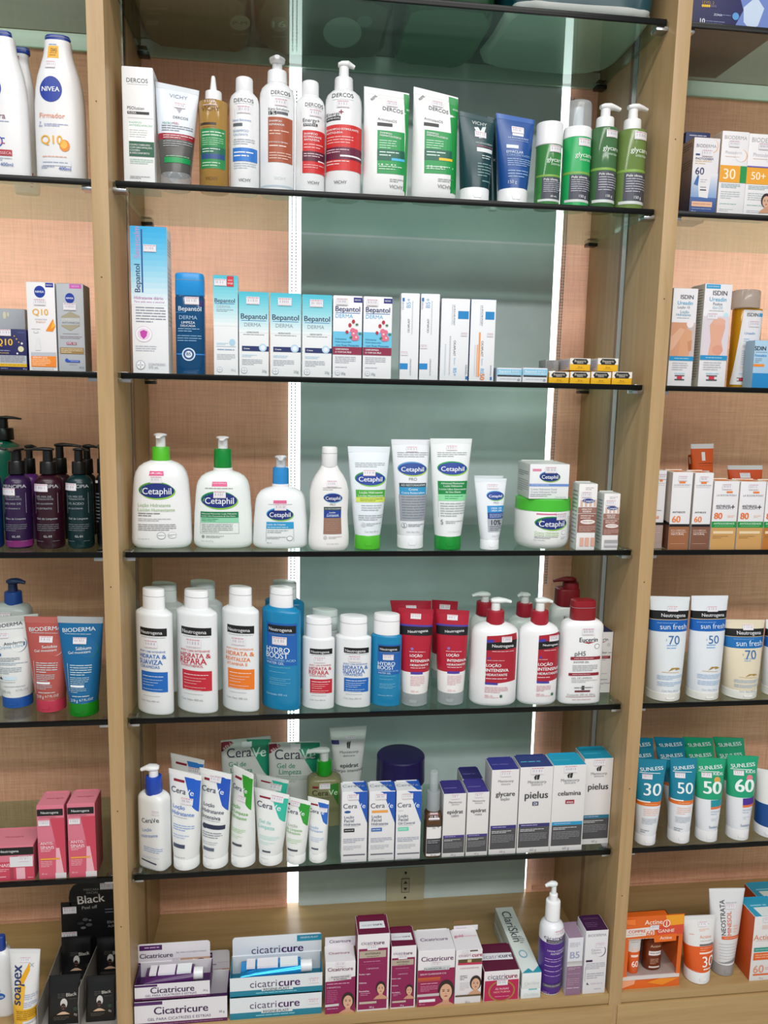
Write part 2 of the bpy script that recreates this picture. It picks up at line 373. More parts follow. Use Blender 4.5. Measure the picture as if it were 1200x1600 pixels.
PROF = {
 'cyl':[(0,.93,.93),(.012,.98,.98),(.03,1,1),(.9,1,1),(.945,.975,.975),(.975,.88,.88),(.992,.7,.7),(1,.5,.5)],
 'cylflat':[(0,.95,.95),(.012,1,1),(.965,1,1),(.985,.95,.95),(1,.55,.55)],
 'ceta':[(0,.84,.8),(.015,.92,.9),(.05,.99,.97),(.1,1,1),(.45,.965,1),(.7,.915,1),(.8,.885,.98),(.87,.83,.92),(.93,.72,.82),(.97,.56,.68),(1,.33,.5)],
 'curvy':[(0,.86,.86),(.02,.94,.94),(.06,.99,.99),(.15,1,1),(.3,.95,.95),(.42,.92,.92),(.55,.94,.94),(.7,.95,.95),(.8,.86,.9),(.88,.7,.75),(.95,.5,.6),(1,.4,.5)],
 'slab':[(0,.93,.86),(.01,.98,.96),(.025,1,1),(.9,.985,1),(.94,.965,.97),(.965,.9,.9),(.985,.8,.8),(1,.66,.7)],
 'lens':[(0,.95,.93),(.008,.985,.98),(.02,1,1),(.945,1,1),(.962,.985,.98),(.972,.93,.93),(.985,.8,.82),(1,.68,.72)],
 'nivea':[(0,.93,.9),(.02,.98,.97),(.05,1,1),(.4,1,1),(.55,.985,1),(.66,.93,.97),(.75,.84,.9),(.83,.7,.8),(.9,.58,.7),(.95,.53,.66),(1,.52,.66)],
 'round':[(0,.88,.88),(.015,.95,.95),(.04,1,1),(.84,1,1),(.9,.97,.97),(.94,.88,.88),(.97,.7,.7),(1,.45,.45)],
 'rect':[(0,.95,.93),(.012,1,1),(.86,1,1),(.92,.97,.97),(.96,.85,.85),(.985,.6,.65),(1,.42,.5)],
 'jar':[(0,.74,.74),(.03,.84,.84),(.08,.92,.92),(.16,.97,.97),(.3,1,1),(.95,1,1),(1,.97,.97)],
}
def bottle(q, sh, col, tops, items, label, name='bottle', cat='bottle', prof='cyl', dr=1, n=2, Y=None, rz=0, zones=(), group=None, pq=None, wk=1, zb=None):
    """tops: ('cap',x0,x1,yt,yb,colour[,part name,depth ratio,bevel]) / ('pump',cx0,cx1,cyt,cyb,colour,hx0,hx1,hyt,hyb,colour,dir) / ('cone',...) / ('dome',...)"""
    qq = Q(q); zb = ztop(sh) if zb is None else zb; Yf = front_y(qq, sh, Y, zb)
    A = measure(qq, Yf+.02); w = max(A[1].x-A[0].x, A[2].x-A[3].x)*wk; d = w*dr; Yc = Yf+d/2*abs(math.cos(rz))+abs(math.sin(rz))*w*.35
    TL, TR, BR, BL = measure(qq, Yc); w = max(TR.x-TL.x, BR.x-BL.x)*wk; d = w*dr
    w -= .0008; xc = bay((TL.x+TR.x+BL.x+BR.x)/4, w/2); H = (TL.z+TR.z)/2-zb
    root = thing(name, label, cat, (xc, Yc, zb), rz, group)
    rs = [(t*H, w/2*fa, d/2*fb, n, 0, 0) for t, fa, fb in PROF[prof]]
    zz = [((qq.BL.y-y1)/(qq.BL.y-qq.TL.y)*H, (qq.BL.y-y0)/(qq.BL.y-qq.TL.y)*H, c) for y0, y1, c in zones]
    def zone(z):
        for a, b, c in zz:
            if a <= z <= b: return mat(c)
        return mat(col)
    rs = zoned(rs, zz); mb = MB(); mb.loft(rs, mat(col), 44, zone); mb.build('body', root)
    c = math.cos(rz) if wk != 1 else 1
    xo = (TL.x+TR.x+BL.x+BR.x)/4
    def loc(x, y): p = atY(*pp(x, y), Yc); return (p.x-xo), p.z-zb
    def cen(x0, x1, y):
        a, b = loc(x0, y)[0], loc(x1, y)[0]; m = (a+b)/2; return (0 if abs(m) < .006 or rz else m), b-a
    for t in tops:
        if t[0] == 'cap':
            nm, cdr, bev = (list(t[6:])+['cap', 1, .12][len(t)-6:]) if len(t) > 6 else ('cap', 1, .12)
            cx, cw = cen(t[1], t[2], (t[3]+t[4])/2); z1 = loc(t[1], t[3])[1]; z0 = min(loc(t[1], t[4])[1], H+.001)
            o = capmesh(root, nm, 0, 0, z0, z1, cx, cw, t[5], cdr, n if cdr != 1 else 2, .98, bev)
            if nm == 'flip_cap':                     # hinge seam and thumb notch
                s = MB(); zz_ = z0+(z1-z0)*.68; a = cw/2*1.004; s.loft([(zz_-.0003, a, a*cdr, n if cdr != 1 else 2, cx, 0), (zz_+.0003, a, a*cdr, n if cdr != 1 else 2, cx, 0)], mat('#9aa0a4'), 32); s.build('hinge_seam', o)
        elif t[0] == 'pump':
            _, x0, x1, yt, yb, cc, hx0, hx1, hyt, hyb, hc, dr_ = t
            cx, cw = cen(x0, x1, (yt+yb)/2); z1 = loc(x0, yt)[1]; z0 = min(loc(x0, yb)[1], H+.001)
            capmesh(root, 'pump_collar', 0, 0, z0, z1, cx, cw, cc, 1, 2, .96, .1)
            hz1 = loc(hx0, hyt)[1]; hz0 = loc(hx0, hyb)[1]; a, b = loc(hx0, hyt)[0], loc(hx1, hyt)[0]; hh = max(.004, hz1-hz0)
            rst = min(cw*.3, .0085); hh = min(hh, .012); hz0 = hz1-hh
            s = MB(); s.loft([(z1-.001, rst, rst, 2, cx, 0), (hz0+hh*.3, rst*.94, rst*.94, 2, cx, 0)], mat(hc), 20); s.build('pump_stem', root)
            s = MB(); rr = rst*1.15; zc = (hz0+hz1)/2+hh*.1
            if dr_ == 'F': P = [(cx, rr*1.0, zc), (cx, rr*.4, zc+.0005), (cx, -rr*.6, zc+.001), (cx, -rr*1.8, zc), (cx, -rr*2.9, zc-hh*.25)]
            else:
                sg = 1 if dr_ == 'R' else -1; tip = (b if sg > 0 else a); L_ = max(abs(tip-cx), rr*1.6)
                P = [(cx-sg*rr, 0, zc), (cx-sg*rr*.4, 0, zc+.0006), (cx+sg*rr*.7, 0, zc+.001), (cx+sg*L_*.62, 0, zc+hh*.02), (cx+sg*L_, 0, zc-hh*.22)]
            if rz and dr_ != 'F': cz_, sz_ = math.cos(-rz), math.sin(-rz); P = [(cx+(x-cx)*cz_, (x-cx)*sz_, z) for x, y, z in P]
            wd_ = (b-a)/2 if dr_ == 'F' else rr
            s.sweep(P, [(wd_*.55, hh*.26), (wd_*.95, hh*.42), (wd_, hh*.46), (rr*.6, hh*.34), (rr*.42, hh*.24)], mat(hc), 18); s.build('pump_head', root)
        elif t[0] == 'cone':
            cx, cw = cen(t[1], t[2], t[4]); z1 = loc(t[1], t[3])[1]; z0 = loc(t[1], t[4])[1]
            s = MB(); s.loft([(z0, cw*.5, cw*.5, 2, cx, 0), (z0+(z1-z0)*.9, cw*.27, cw*.27, 2, cx, 0), (z1, cw*.2, cw*.2, 2, cx, 0)], mat(t[5]), 20); s.build('nozzle', root)
        elif t[0] == 'dome':
            cx, cw = cen(t[1], t[2], t[4]); z1 = loc(t[1], t[3])[1]; z0 = loc(t[1], t[4])[1]; a = cw/2
            s = MB(); s.loft([(z0, a, a, 2, cx, 0), (z1-a*.3, a*.97, a*.97, 2, cx, 0), (z1-a*.12, a*.9, a*.9, 2, cx, 0), (z1, a*.7, a*.7, 2, cx, 0)], mat(t[5]), 32); s.build('overcap', root)
    prints(Face(pq or q, surf_of(rs, H), w, H, True), items, root)
    return root
def tube(q, sh, col, cap, capcol, items, label, name='squeeze_tube', cat='tube', Y=None, rz=0, zones=(), crimp=None, group=None, capw=1.0, pq=None):
    """q: crimped end TL,TR then bottom of the cap BR,BL; cap = y of the cap's upper rim; the tube stands on its cap"""
    qq = Q(q); zb = ztop(sh); Yf = front_y(qq, sh, Y); r = .5*(atY(*pp(qq.BR.x, qq.BR.y), Yf+.02).x-atY(*pp(qq.BL.x, qq.BL.y), Yf+.02).x)
    Yc = Yf+r; TL, TR, BR, BL = measure(qq, Yc); r = (BR.x-BL.x)/2; xc = (BR.x+BL.x)/2
    H = (TL.z+TR.z)/2-zb; wt = (TR.x-TL.x)/math.cos(rz); sx = (TL.x+TR.x)/2-xc
    yb = (qq.BL.y+qq.BR.y)/2; yt = (qq.TL.y+qq.TR.y)/2; zy = lambda y: (yb-y)/(yb-yt)*H
    hc = zy(cap); root = thing(name, label, cat, (xc, Yc, zb), rz, group); sxl = sx*math.cos(rz)
    rs = []
    for i in range(13):
        t = i/12; z = hc+(H-hc)*t; a = r*.985+(wt/2-r*.985)*t**.85; b = r*.985*(1-t**1.7)+.0012*t**1.7
        rs.append((z, a, b, 2.0+.5*t, sxl*(z/H)**1.2, 0))
    zz = [(zy(y1), zy(y0), c) for y0, y1, c in zones]
    def zone(z):
        for a, b, c in zz:
            if a <= z <= b: return mat(c)
        return mat(col)
    tl = tilted(wt, H, (TL.z-TR.z) if rz == 0 else 0)
    rs = zoned(rs, zz); mb = MB(); mb.loft(rs, mat(col), 40, zone); mb.v = [tl(p) for p in mb.v]; mb.build('body', root)
    mb = MB(); cx = sxl*(hc/H)**1.2
    mb.loft([(0, r*.93, r*.93, 2, 0, 0), (hc*.06, r, r, 2, 0, 0), (hc*.94, r*1.0, r*1.0, 2, cx, 0), (hc, r*.97, r*.97, 2, cx, 0)], mat(capcol), 36)
    co = mb.build('cap', root)
    if hc > .012:
        mb = MB(); mb.add([( -r*.3, -r*.97-.0005, hc*.55), (r*.3, -r*.97-.0005, hc*.55), (r*.22, -r*1.0-.0005, hc*.32), (-r*.22, -r*1.0-.0005, hc*.32)], [(0,1,2,3)], mat(capcol)); mb.build('thumb_notch', co, smooth=None)
    ch = zy(yt+(crimp[0] if crimp else (yb-yt)*.045)); mb = MB(); zs = [ch+(H-ch)*k/3 for k in range(4)]
    a = wt/2; mb.loft([(ch, interp(rs, ch)[0]*1.003, max(.0016, interp(rs, ch)[1]*1.01), 3, interp(rs, ch)[3], 0), (H+.0006, a*1.003, .0014, 3, sxl, 0)], mat(crimp[1] if crimp else (zz[-1][2] if zz and zz[-1][1] >= H*.98 else col)), 40)
    mb.v = [tl(p) for p in mb.v]; mb.build('crimp', root); sf = surf_of(rs, H)
    prints(Face(pq or q, lambda u, v, o: tl(sf(u, v, o)), (wt+2*r)/2, H, True), items, root)
    return root
def tilted(w, H, drop):                           # a soft pack whose upper end sags to one side
    def f(p): x, y, z = p; return (x, y, z - drop*(x/w)*max(0, (z/H-.25)/.75)**1.3)
    return f
def pouch(q, sh, d, col, items, label, name='refill_pouch', cat='pouch', Y=None, rz=0, group=None):
    qq = Q(q); zb = ztop(sh); Yf = front_y(qq, sh, Y); TL, TR, BR, BL = measure(qq, Yf+d/2)
    w = ((TR.x-TL.x)+(BR.x-BL.x))/2/math.cos(rz); xc = (BL.x+BR.x+TL.x+TR.x)/4; H = (TL.z+TR.z)/2-zb
    root = thing(name, label, cat, (xc, Yf+d/2, zb), rz, group); rs = []
    for t, fa, fb in [(0,.93,.8),(.02,.97,.9),(.08,1,1),(.3,.99,.97),(.6,.985,.72),(.8,.99,.42),(.92,1,.14),(.95,1,.05),(1,1,.04)]:
        rs.append((t*H, w/2*fa, d/2*fb, 2.6, 0, 0))
    tl = tilted(w, H, TL.z-TR.z); mb = MB(); mb.loft(rs, mat(col), 48); mb.v = [tl(p) for p in mb.v]; mb.build('body', root)
    mb = MB(); mb.loft([(H*.945, w/2*1.002, d/2*.075, 3, 0, 0), (H*1.002, w/2*1.002, d/2*.055, 3, 0, 0)], mat(col), 48); mb.v = [tl(p) for p in mb.v]; mb.build('heat_seal', root); sf = surf_of(rs, H)
    prints(Face(q, lambda u, v, o: tl(sf(u, v, o)), w, H, True), items, root)
    return root

# ================================================================== THE PLACE
XL, XR, TH, DEP, EF = -.0057, .9031, .0259, .303, .0276
BAYW = XR-XL; ZB, ZTOP, ZF = ZS[6], 2.05, -.60
UPX = [XL-TH-BAYW-TH, XL-TH, XR, XR+TH+BAYW]       # left faces of the four uprights
cab = thing('shelving_cabinet', 'beech laminate display cabinet with upright panels, base shelf and drawers', 'cabinet', (0, 0, ZF))
def cpart(name, f, mt, bevel=0, parent=cab):
    mb = MB(); f(mb, mt); o = mb.build(name, parent, bevel=bevel)
    o.location = (0, 0, -ZF) if parent is cab else (0, 0, 0); return o
for i, x in enumerate(UPX):
    u = cpart('upright', lambda m, t: m.box(x, x+TH, -EF, .32, ZF, ZTOP, t), WOOD, .0012)
    for s in (-1, 1):                              # slotted metal rail and brown edge line let into each inner face
        xx = x+TH if s > 0 else x
        if (i == 0 and s < 0) or (i == 3 and s > 0): continue
        cpart('metal_rail', lambda m, t: m.box(min(xx, xx+s*.0016), max(xx, xx+s*.0016), .113, .131, .2, ZTOP-.01, t), mat('m#8f9490'), parent=u)
        cpart('edge_line', lambda m, t: m.box(min(xx, xx+s*.001), max(xx, xx+s*.001), .131, .145, ZB, ZTOP, t), BROWNW, parent=u)
    for z in (1.46, 1.20, .70, .08, .3):
        if i in (1, 2):
            mb = MB(); mb.loft([(-EF-.0004, .0011, .0011, 2, 0, 0), (-EF+.0004, .0011, .0011, 2, 0, 0)], mat('#3b2a1a'), 10)
            for k, v in enumerate(mb.v): mb.v[k] = (x+TH*.45+v[0], v[2], z+v[1])
            o = mb.build('screw_hole', u); o.location = (0, 0, 0)
for i in range(3):
    a, b = UPX[i]+TH, UPX[i+1]
    cpart('base_shelf', lambda m, t: m.box(a, b, -EF+.001, .32, ZB-.021, ZB, t), WOODH, .001)
    dr = cpart('drawer_front', lambda m, t: m.box(a-.008, b+.008, -EF-.003, -EF+.014, ZF+.06, ZB-.0245, t), WOODH, .0015)
    cpart('carcass', lambda m, t: m.box(a, b, -EF+.016, .32, ZF+.02, ZB-.022, t), BROWNW)
for i in range(3):
    for sh in range(0, 6):
        a, b = UPX[i]+TH+.0035, UPX[i+1]-.0035; z = ZS[sh]
        where = ['left of the wide middle bay', 'in the middle bay between the two uprights', 'right of the wide middle bay'][i]
        nm = ['topmost', 'second', 'third', 'fourth', 'fifth', 'lowest'][sh]
        g = thing('glass_shelf', f'{nm} green glass shelf with black edge, ' + ['in the bay with black mask sachets', 'in the bay with grey back board', 'in the bay with sunscreen tubes'][i], 'shelf', (0, 0, z))
        mb = MB(); mb.box(a, b, .0012, .292, -GT, GT, GLASS); mb.build('glass', g)
        mb = MB(); mb.box(a+.002, b-.002, -.003, .0012, -GT-.0008, GT+.0008, BLACK); mb.build('edge_strip', g, bevel=.0012)
        for s, xx in ((1, UPX[i]+TH), (-1, UPX[i+1])):
            for y in (.012, .268):
                mb = MB(); x0, x1 = sorted((xx+s*.0006, xx+s*.021)); mb.box(x0, x1, y-.010, y+.012, -GT-.007, -GT-.0005, CHROME if y < .1 else mat('m#4a4d4c')); 
                x0, x1 = sorted((xx+s*.0006, xx+s*.017)); mb.box(x0, x1, y-.008, y+.010, GT+.0002, GT+.0013, CHROME if y < .1 else mat('m#4a4d4c'))
                mb.build('shelf_clip', g, bevel=.0004)

# back: roller blinds, the grey board between them and the daylight gaps
def struct(o): o['kind'] = 'structure'; return o
bz0, bz1 = ZB-.002, 2.0
def sheet(x00, x01, x10, x11, y, mt, name, parent=None, t=.0016, z0=bz0, z1=bz1):
    mb = MB(); vs = [(x00, y, z0), (x01, y, z0), (x11, y, z1), (x10, y, z1), (x00, y+t, z0), (x01, y+t, z0), (x11, y+t, z1), (x10, y+t, z1)]
    mb.add(vs, [(0,1,2,3), (5,4,7,6), (4,0,3,7), (1,5,6,2), (3,2,6,7), (4,5,1,0)], mt); return mb.build(name, parent)
def chain(parent, xa, xb, z0, z1, y):
    mb = MB(); z = z0; n = int((z1-z0)/.0062)
    for k in range(n):
        zz = z0+k*.0062; x = xa+(xb-xa)*k/n
        mb.loft([(zz-.0016, .0006, .0006, 2, x, y), (zz-.0009, .0015, .0015, 2, x, y), (zz+.0009, .0015, .0015, 2, x, y), (zz+.0016, .0006, .0006, 2, x, y), (zz+.0046, .0004, .0004, 2, x, y)], mat('#8f9494'), 6)
    return mb.build('bead_chain', parent, kind='stuff')
blinds = [((UPX[0]+TH, XL-TH, UPX[0]+TH, XL-TH), 'terracotta woven roller blind behind the black face mask display'),
          ((XL, .276, XL, .274), 'terracotta woven roller blind behind the tall wound gel carton with pink lettering'),
          ((.8355, XR, .846, XR), 'narrow terracotta woven roller blind strip beside the grey back panel'),
          ((XR+TH, UPX[3], XR+TH, UPX[3]), 'terracotta woven roller blind behind the sunscreen tubes')]
for i, (q, lb) in enumerate(blinds):
    b = thing('roller_blind', lb, 'blind', (0, 0, 0)); sheet(*q, .303, BLIND, 'fabric', b)
    mb = MB(); mb.box(q[2]+.004, q[3]-.004, .298, .312, bz0+.012, bz0+.02, BLIND); mb.build('hem_bar', b)
    if i == 1: chain(b, .2812, .2805, .22, 1.62, .3015); chain(b, .2885, .2885, .22, 1.62, .3015)
    if i == 2: chain(b, .846, .851, .62, 1.64, .3005); chain(b, .8425, .846, .62, 1.64, .3005)
wb = sheet(.301, .8325, .298, .825, .304, GREYP, 'wall_back', None, .01); struct(wb)
for n, (x0, x1) in enumerate(((.270, .306), (.818, .852))):
    o = sheet(x0, x1, x0, x1, .3165, DAY, 'window_%d' % (n+1), None, .002); struct(o)
wl = MB(); wl.box(UPX[0], UPX[3]+TH, .44, .46, ZF, 2.2, mat('#c9c6bd', 'c')); struct(wl.build('wall_rear'))
for n, (x0, x1) in enumerate(((UPX[0]+TH, XL-TH), (XL, .27), (.853, XR), (XR+TH, UPX[3]))):   # the window panes behind the blinds
    mb = MB(); mb.box(x0, x1, .36, .364, 1.15, 1.37, DAYB); struct(mb.build('window_%d' % (n+3)))
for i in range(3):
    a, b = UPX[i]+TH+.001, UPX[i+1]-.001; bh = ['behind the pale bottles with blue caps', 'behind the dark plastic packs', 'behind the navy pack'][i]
    mb = MB(); mb.box(a, b, .2945, .3022, ZS[0]+.001, ZS[0]+.031, mat('#eef5ee')); tag(mb.build('lit_wall_strip', bevel=.002), 'white strip painted for the lit wall above the topmost glass, ' + bh, 'lit wall strip')  # white colour stands in for light falling on the wall behind the shelf
    mb = MB(); mb.box(a, b, .2925, .3022, ZS[0]+.0315, 2.0, mat('#8b8b84', 'c')); tag(mb.build('wall_stand_in', bevel=.001), 'grey stand-in board for the wall above the white strip, ' + bh, 'board')  # added board standing in for the dark grey wall above the strip
# switch plate on the grey board
sw = thing('switch_plate', 'beige wall plate with up and down arrow buttons below the lowest glass shelf', 'switch', (.5465, .304, -.092))
mb = MB(); mb.box(-.044, .044, -.004, 0, -.043, .043, mat('#b9b49c')); mb.build('plate', sw, bevel=.001)
mb = MB(); mb.box(-.0085, .0085, -.0055, -.0035, -.0165, .0165, mat('#a9a48e')); mb.box(-.0092, -.0085, -.0058, -.0035, -.0172, .0172, mat('#3a362c')); mb.box(.0085, .0092, -.0058, -.0035, -.0172, .0172, mat('#3a362c')); mb.box(-.0092, .0092, -.0058, -.0035, .0165, .0172, mat('#3a362c')); mb.box(-.0092, .0092, -.0058, -.0035, -.0172, -.0165, mat('#3a362c'))
bt = mb.build('button_frame', sw)
for s in (1, -1):
    mb = MB(); mb.add([(-.005, -.006, s*.005), (.005, -.006, s*.005), (0, -.006, s*.012)], [(0, 1, 2)], mat('#1d1b18')); mb.build('arrow', bt, smooth=None)
    mb = MB(); mb.loft([(0, .0028, .0028, 2, 0, 0), (.002, .0022, .0022, 2, 0, 0)], mat('m#3b3a36'), 14)
    mb.v = [(x, -.004-z, s*.031+y) for x, y, z in mb.v]; mb.build('screw', sw)
mb = MB(); mb.box(-3.2, 3.6, -4.5, .34, ZF-.02, ZF, mat('#b9b4aa', 'c')); struct(mb.build('floor'))

# ================================================================== MIDDLE BAY, second glass shelf (hair care)
W_, K_, GY = '#f2f3f5', '#17171a', '#8b8f94'
Z(180, 80, 4)
carton((45, 245, 100, 825), 1, .07, W_, [T('DERCOS', 143, 180, 136, '#33353a'), L(80, 212, 200, 208, 1, '#b9bcc0'), R(52, 54, 298, 720, '#d3d5d8'), T('PSOlution', 130, 347, 108, '#3a3c40'), R(76, 216, 368, 384, K_), T('FLORA', 108, 376, 50, W_),
   R(76, 240, 406, 408, '#c9cbce'), R(80, 244, 425, 640, '#fbfbfb'), T('SHAMPOO', 125, 435, 82, '#58b58a', .01), T('ANTIDESCAMAÇÃO', 160, 452, 150, '#58b58a', .01), L(86, 200, 476, 530, 4, '#b4b8bb'), R(82, 244, 550, 642, '#0d5a3a'),
   T('COURO CABELUDO', 152, 571, 132, W_, .01), T('COM DESCAMAÇÃO,', 160, 588, 144, W_, .01), T('COCEIRA', 120, 605, 66, W_, .01), T('& DESCONFORTO', 150, 622, 126, W_, .01), L(86, 236, 655, 690, 3, '#a9cfba'), L(84, 216, 762, 782, 2, '#8d9094'), T('VICHY', 150, 804, 76, '#33353a')],
   'tall white hair care carton with dark green panel, against the upright', rp=((245, 292, 100, 825), [L(252, 286, 140, 190, 4, '#6d7074')]), Y=.025)
tube((250, 190, 526, 248, 475, 845, 285, 845), 1, '#dfe6ee', 752, 'g#dfe4e8', [T('VICHY', 398, 288, 112, '#8d99a8'), PG([(380, 352), (432, 352), (408, 396)], '#a9a3b0'), T('DERCOS', 415, 424, 92, '#30343a'), T('MICRO', 335, 452, 60, '#2d9a8c'), T('PEEL', 388, 458, 40, '#b0305c'),
   L(300, 490, 470, 512, 3, '#7d8794'), L(310, 490, 530, 556, 2, '#f3d3d6'), L(310, 486, 566, 606, 3, '#a9adb0'), L(330, 470, 655, 668, 1, '#8fc9a0'), R(318, 478, 668, 700, '#0b9a53'), S(408, 345, 70)],
   'grey and white squeeze tube with red band standing on clear cap', zones=((190, 520, '#dfe6ee'), (520, 556, '#a32438'), (556, 752, '#5c5b58')), crimp=(30, '#cfd6dc'), Y=.018)
bottle((524, 710, 322, 852), 1, 't#c9a056', [('cap', 563, 668, 252, 322, W_, 'cap', 1, .12), ('cone', 592, 640, 156, 256, W_)], [T('VICHY', 605, 385, 110, '#6d4a24'), R(540, 640, 464, 478, '#3a2c1c'), L(548, 640, 486, 494, 1, '#8d6d3a'), R(540, 692, 498, 730, '#2c8c4e'),
   L(552, 684, 512, 546, 2, '#cfe8d3'), L(552, 680, 550, 598, 4, '#9fd0ab'), R(540, 692, 606, 645, '#1f6a52'), R(545, 688, 645, 674, '#2d4f86'), L(552, 660, 610, 640, 2, '#cfe8d3'), L(552, 660, 690, 722, 2, '#bfe0c4'), T('VICHY', 608, 788, 78, '#6d4a24'), S(602, 344, 86)],
   'amber hair serum bottle with white nozzle and green label', 'serum_bottle', prof='cylflat', Y=.02)
bottle((714, 902, 255, 858), 1, W_, [('cap', 752, 862, 168, 262, W_, 'cap', 1, .2)], [T('DERCOS', 808, 332, 120, '#4a4d52'), L(752, 866, 348, 355, 1, '#c3c6c9'), R(752, 754, 380, 750, '#cfd2d5'), T('Sensi Solutions', 796, 446, 112, '#4d7fc0'), R(742, 800, 464, 482, '#5a6068'), T('SHAMPOO', 790, 508, 94, '#7f9cc4'), T('CALMANTE', 788, 530, 90, '#7f9cc4'),
   L(744, 874, 552, 590, 3, '#b6bcc4'), R(740, 888, 606, 684, '#2f7ad0'), L(748, 870, 624, 664, 2, W_), L(746, 880, 690, 730, 3, '#c3cdd8'), T('VICHY', 812, 794, 74, '#33353a'), S(808, 386, 80)],
   'white shampoo bottle with plain white cap and sky blue label block', prof='round', Y=.02)
bottle((902, 1122, 205, 868), 1, W_, [('pump', 956, 1082, 126, 210, W_, 968, 1068, 44, 100, W_, 'F')], [T('DERCOS', 1034, 290, 118, '#33353a'), L(978, 1090, 308, 314, 1, '#b9bcc0'), T('Kera-Solutions', 1022, 384, 124, '#3a3c40'), R(960, 1008, 396, 418, K_), R(1010, 1078, 398, 414, '#5a5d66'), T('1%', 984, 408, 34, W_),
   R(958, 1106, 430, 690, '#a85436'), T('SHAMPOO', 1002, 454, 76, W_, .015), T('REPARADOR', 1010, 474, 90, W_, .015), L(966, 1082, 502, 536, 2, '#e6c3b4'), T('FORTALECE E REPARA', 1020, 575, 112, W_, .01), L(966, 1076, 588, 606, 1, '#f2dcd2'), L(966, 1098, 630, 676, 3, '#e6c3b4'), T('VICHY', 1030, 780, 70, '#d5dae0'), R(904, 1122, 824, 866, '#c9d6e2'), S(1036, 345, 76)],
   'large white pump bottle with rust brown label panel', 'pump_bottle', prof='round', Y=.02)
Z(450, 80, 4.138)
bottle((45, 238, 290, 915), 1, W_, [('cap', 88, 200, 198, 296, W_, 'cap', 1, .2)], [T('DERCOS', 165, 372, 116, '#33353a'), L(118, 222, 386, 392, 1, '#b9bcc0'), R(80, 82, 410, 800, '#d0d3d6'), T('Energy+', 146, 466, 104, '#3a3c40'), R(96, 186, 486, 502, K_), T('AMINEXIL', 140, 494, 80, W_), R(92, 236, 526, 785, '#d02c2f'), T('SHAMPOO', 144, 548, 84, W_, .015), T('ESTIMULANTE', 156, 566, 108, W_, .015), T('ANTIQUEDA', 150, 584, 96, W_, .015),
   L(102, 226, 604, 640, 2, '#f1b3b3'), R(92, 236, 652, 712, '#5c2038'), L(102, 222, 662, 690, 2, '#e9ccd2'), R(190, 232, 706, 713, W_), L(102, 226, 730, 758, 2, '#f1b3b3'), T('VICHY', 162, 842, 74, '#33353a'), S(172, 420, 78)],
   'smaller white shampoo bottle with bright red label', prof='round', Y=.02)
bottle((238, 474, 255, 925), 1, W_, [('pump', 300, 422, 174, 262, W_, 310, 432, 68, 146, W_, 'R')], [T('DERCOS', 343, 320, 138, '#33353a'), L(276, 412, 344, 350, 1, '#b9bcc0'), T('Energy', 286, 430, 78, '#3a3c40'), T('+', 334, 422, 26, '#8c2238', .03), R(246, 330, 446, 470, K_), T('AMINEXIL', 290, 458, 76, W_), R(246, 470, 496, 770, '#d3302f'), T('SHAMPOO ESTIMULANTE', 346, 524, 196, W_, .015), T('ANTIQUEDA', 296, 544, 96, W_, .015),
   L(252, 412, 562, 612, 3, '#f1b3b3'), R(246, 470, 630, 704, '#6a2240'), L(252, 384, 640, 668, 2, '#e9ccd2'), R(330, 466, 678, 688, W_), L(252, 386, 708, 742, 2, '#f6cfcf'), T('VICHY', 334, 842, 78, '#33353a'), S(346, 374, 76)],
   'large white pump bottle with bright red label', 'pump_bottle', prof='round', Y=.018)
for i, (q, dx, lab) in enumerate((((478, 228, 776, 276, 776, 950, 494, 935), 0, 'white refill pouch with green panel and pale blue stripe'), ((800, 230, 1108, 304, 1072, 965, 806, 955), 300, 'white refill pouch with green panel and yellow stripe'))):
    pouch(q, 1, .05, '#eceded', [PG([(738+dx, 262), (800+dx, 262), (790+dx, 520), (760+dx, 950), (738+dx, 945), (752+dx, 560)], '#0f8f3f') if i == 0 else PG([(1040, 290), (1125, 300), (1090, 560), (1068, 965), (1026, 965), (1046, 600)], '#0f8f3f'),
      T('REFIL', 545+dx*1.04, 300, 50, '#55585c', .01, 45), T('DERCOS', 666+dx, 386, 132, '#4a4d52', 0, -4), T('AnticaspaDS', 630+dx, 452, 124, '#6a6d70', 0, -4), R(566+dx, 664+dx, 470, 492, K_), R(570+dx, 745+dx, 525, 795, '#109448'), T('SHAMPOO', 622+dx, 538, 76, W_, .015, -4), T('DERMATOLÓGICO', 652+dx, 560, 136, W_, .015, -4),
      L(582+dx, 690+dx, 580, 640, 4, '#b9e0c6'), R(570+dx, 745+dx, 644, 712, '#0c5d49'), L(584+dx, 706+dx, 652, 690, 2, '#cfe8dc'), R(660+dx, 745+dx, 700, 716, '#45b6e0' if i == 0 else '#f2c21c'), L(582+dx, 726+dx, 745, 775, 2, '#c9ecd5'), T('VICHY', 692+dx, 876, 84, '#55585c', 0, -3), L(652+dx, 745+dx, 826, 850, 2, '#8d9094'), T('ECO', 772+dx*1.02, 385, 34, '#e4f5e8', .02), S(662+dx, 345, 70)],
      lab + (', touching the pump bottle' if i == 0 else ', touching the dark teal tube'), Y=.015)
Z(700, 120, 3.529)
tube((212, 225, 262, 235, 272, 690, 224, 690), 1, '#123f44', 655, W_, [T('X', 248, 440, 14, '#cfe0e2')], 'dark teal squeeze tube hidden behind its twin and the blue tube', Y=.06, crimp=(20, '#123f44'))
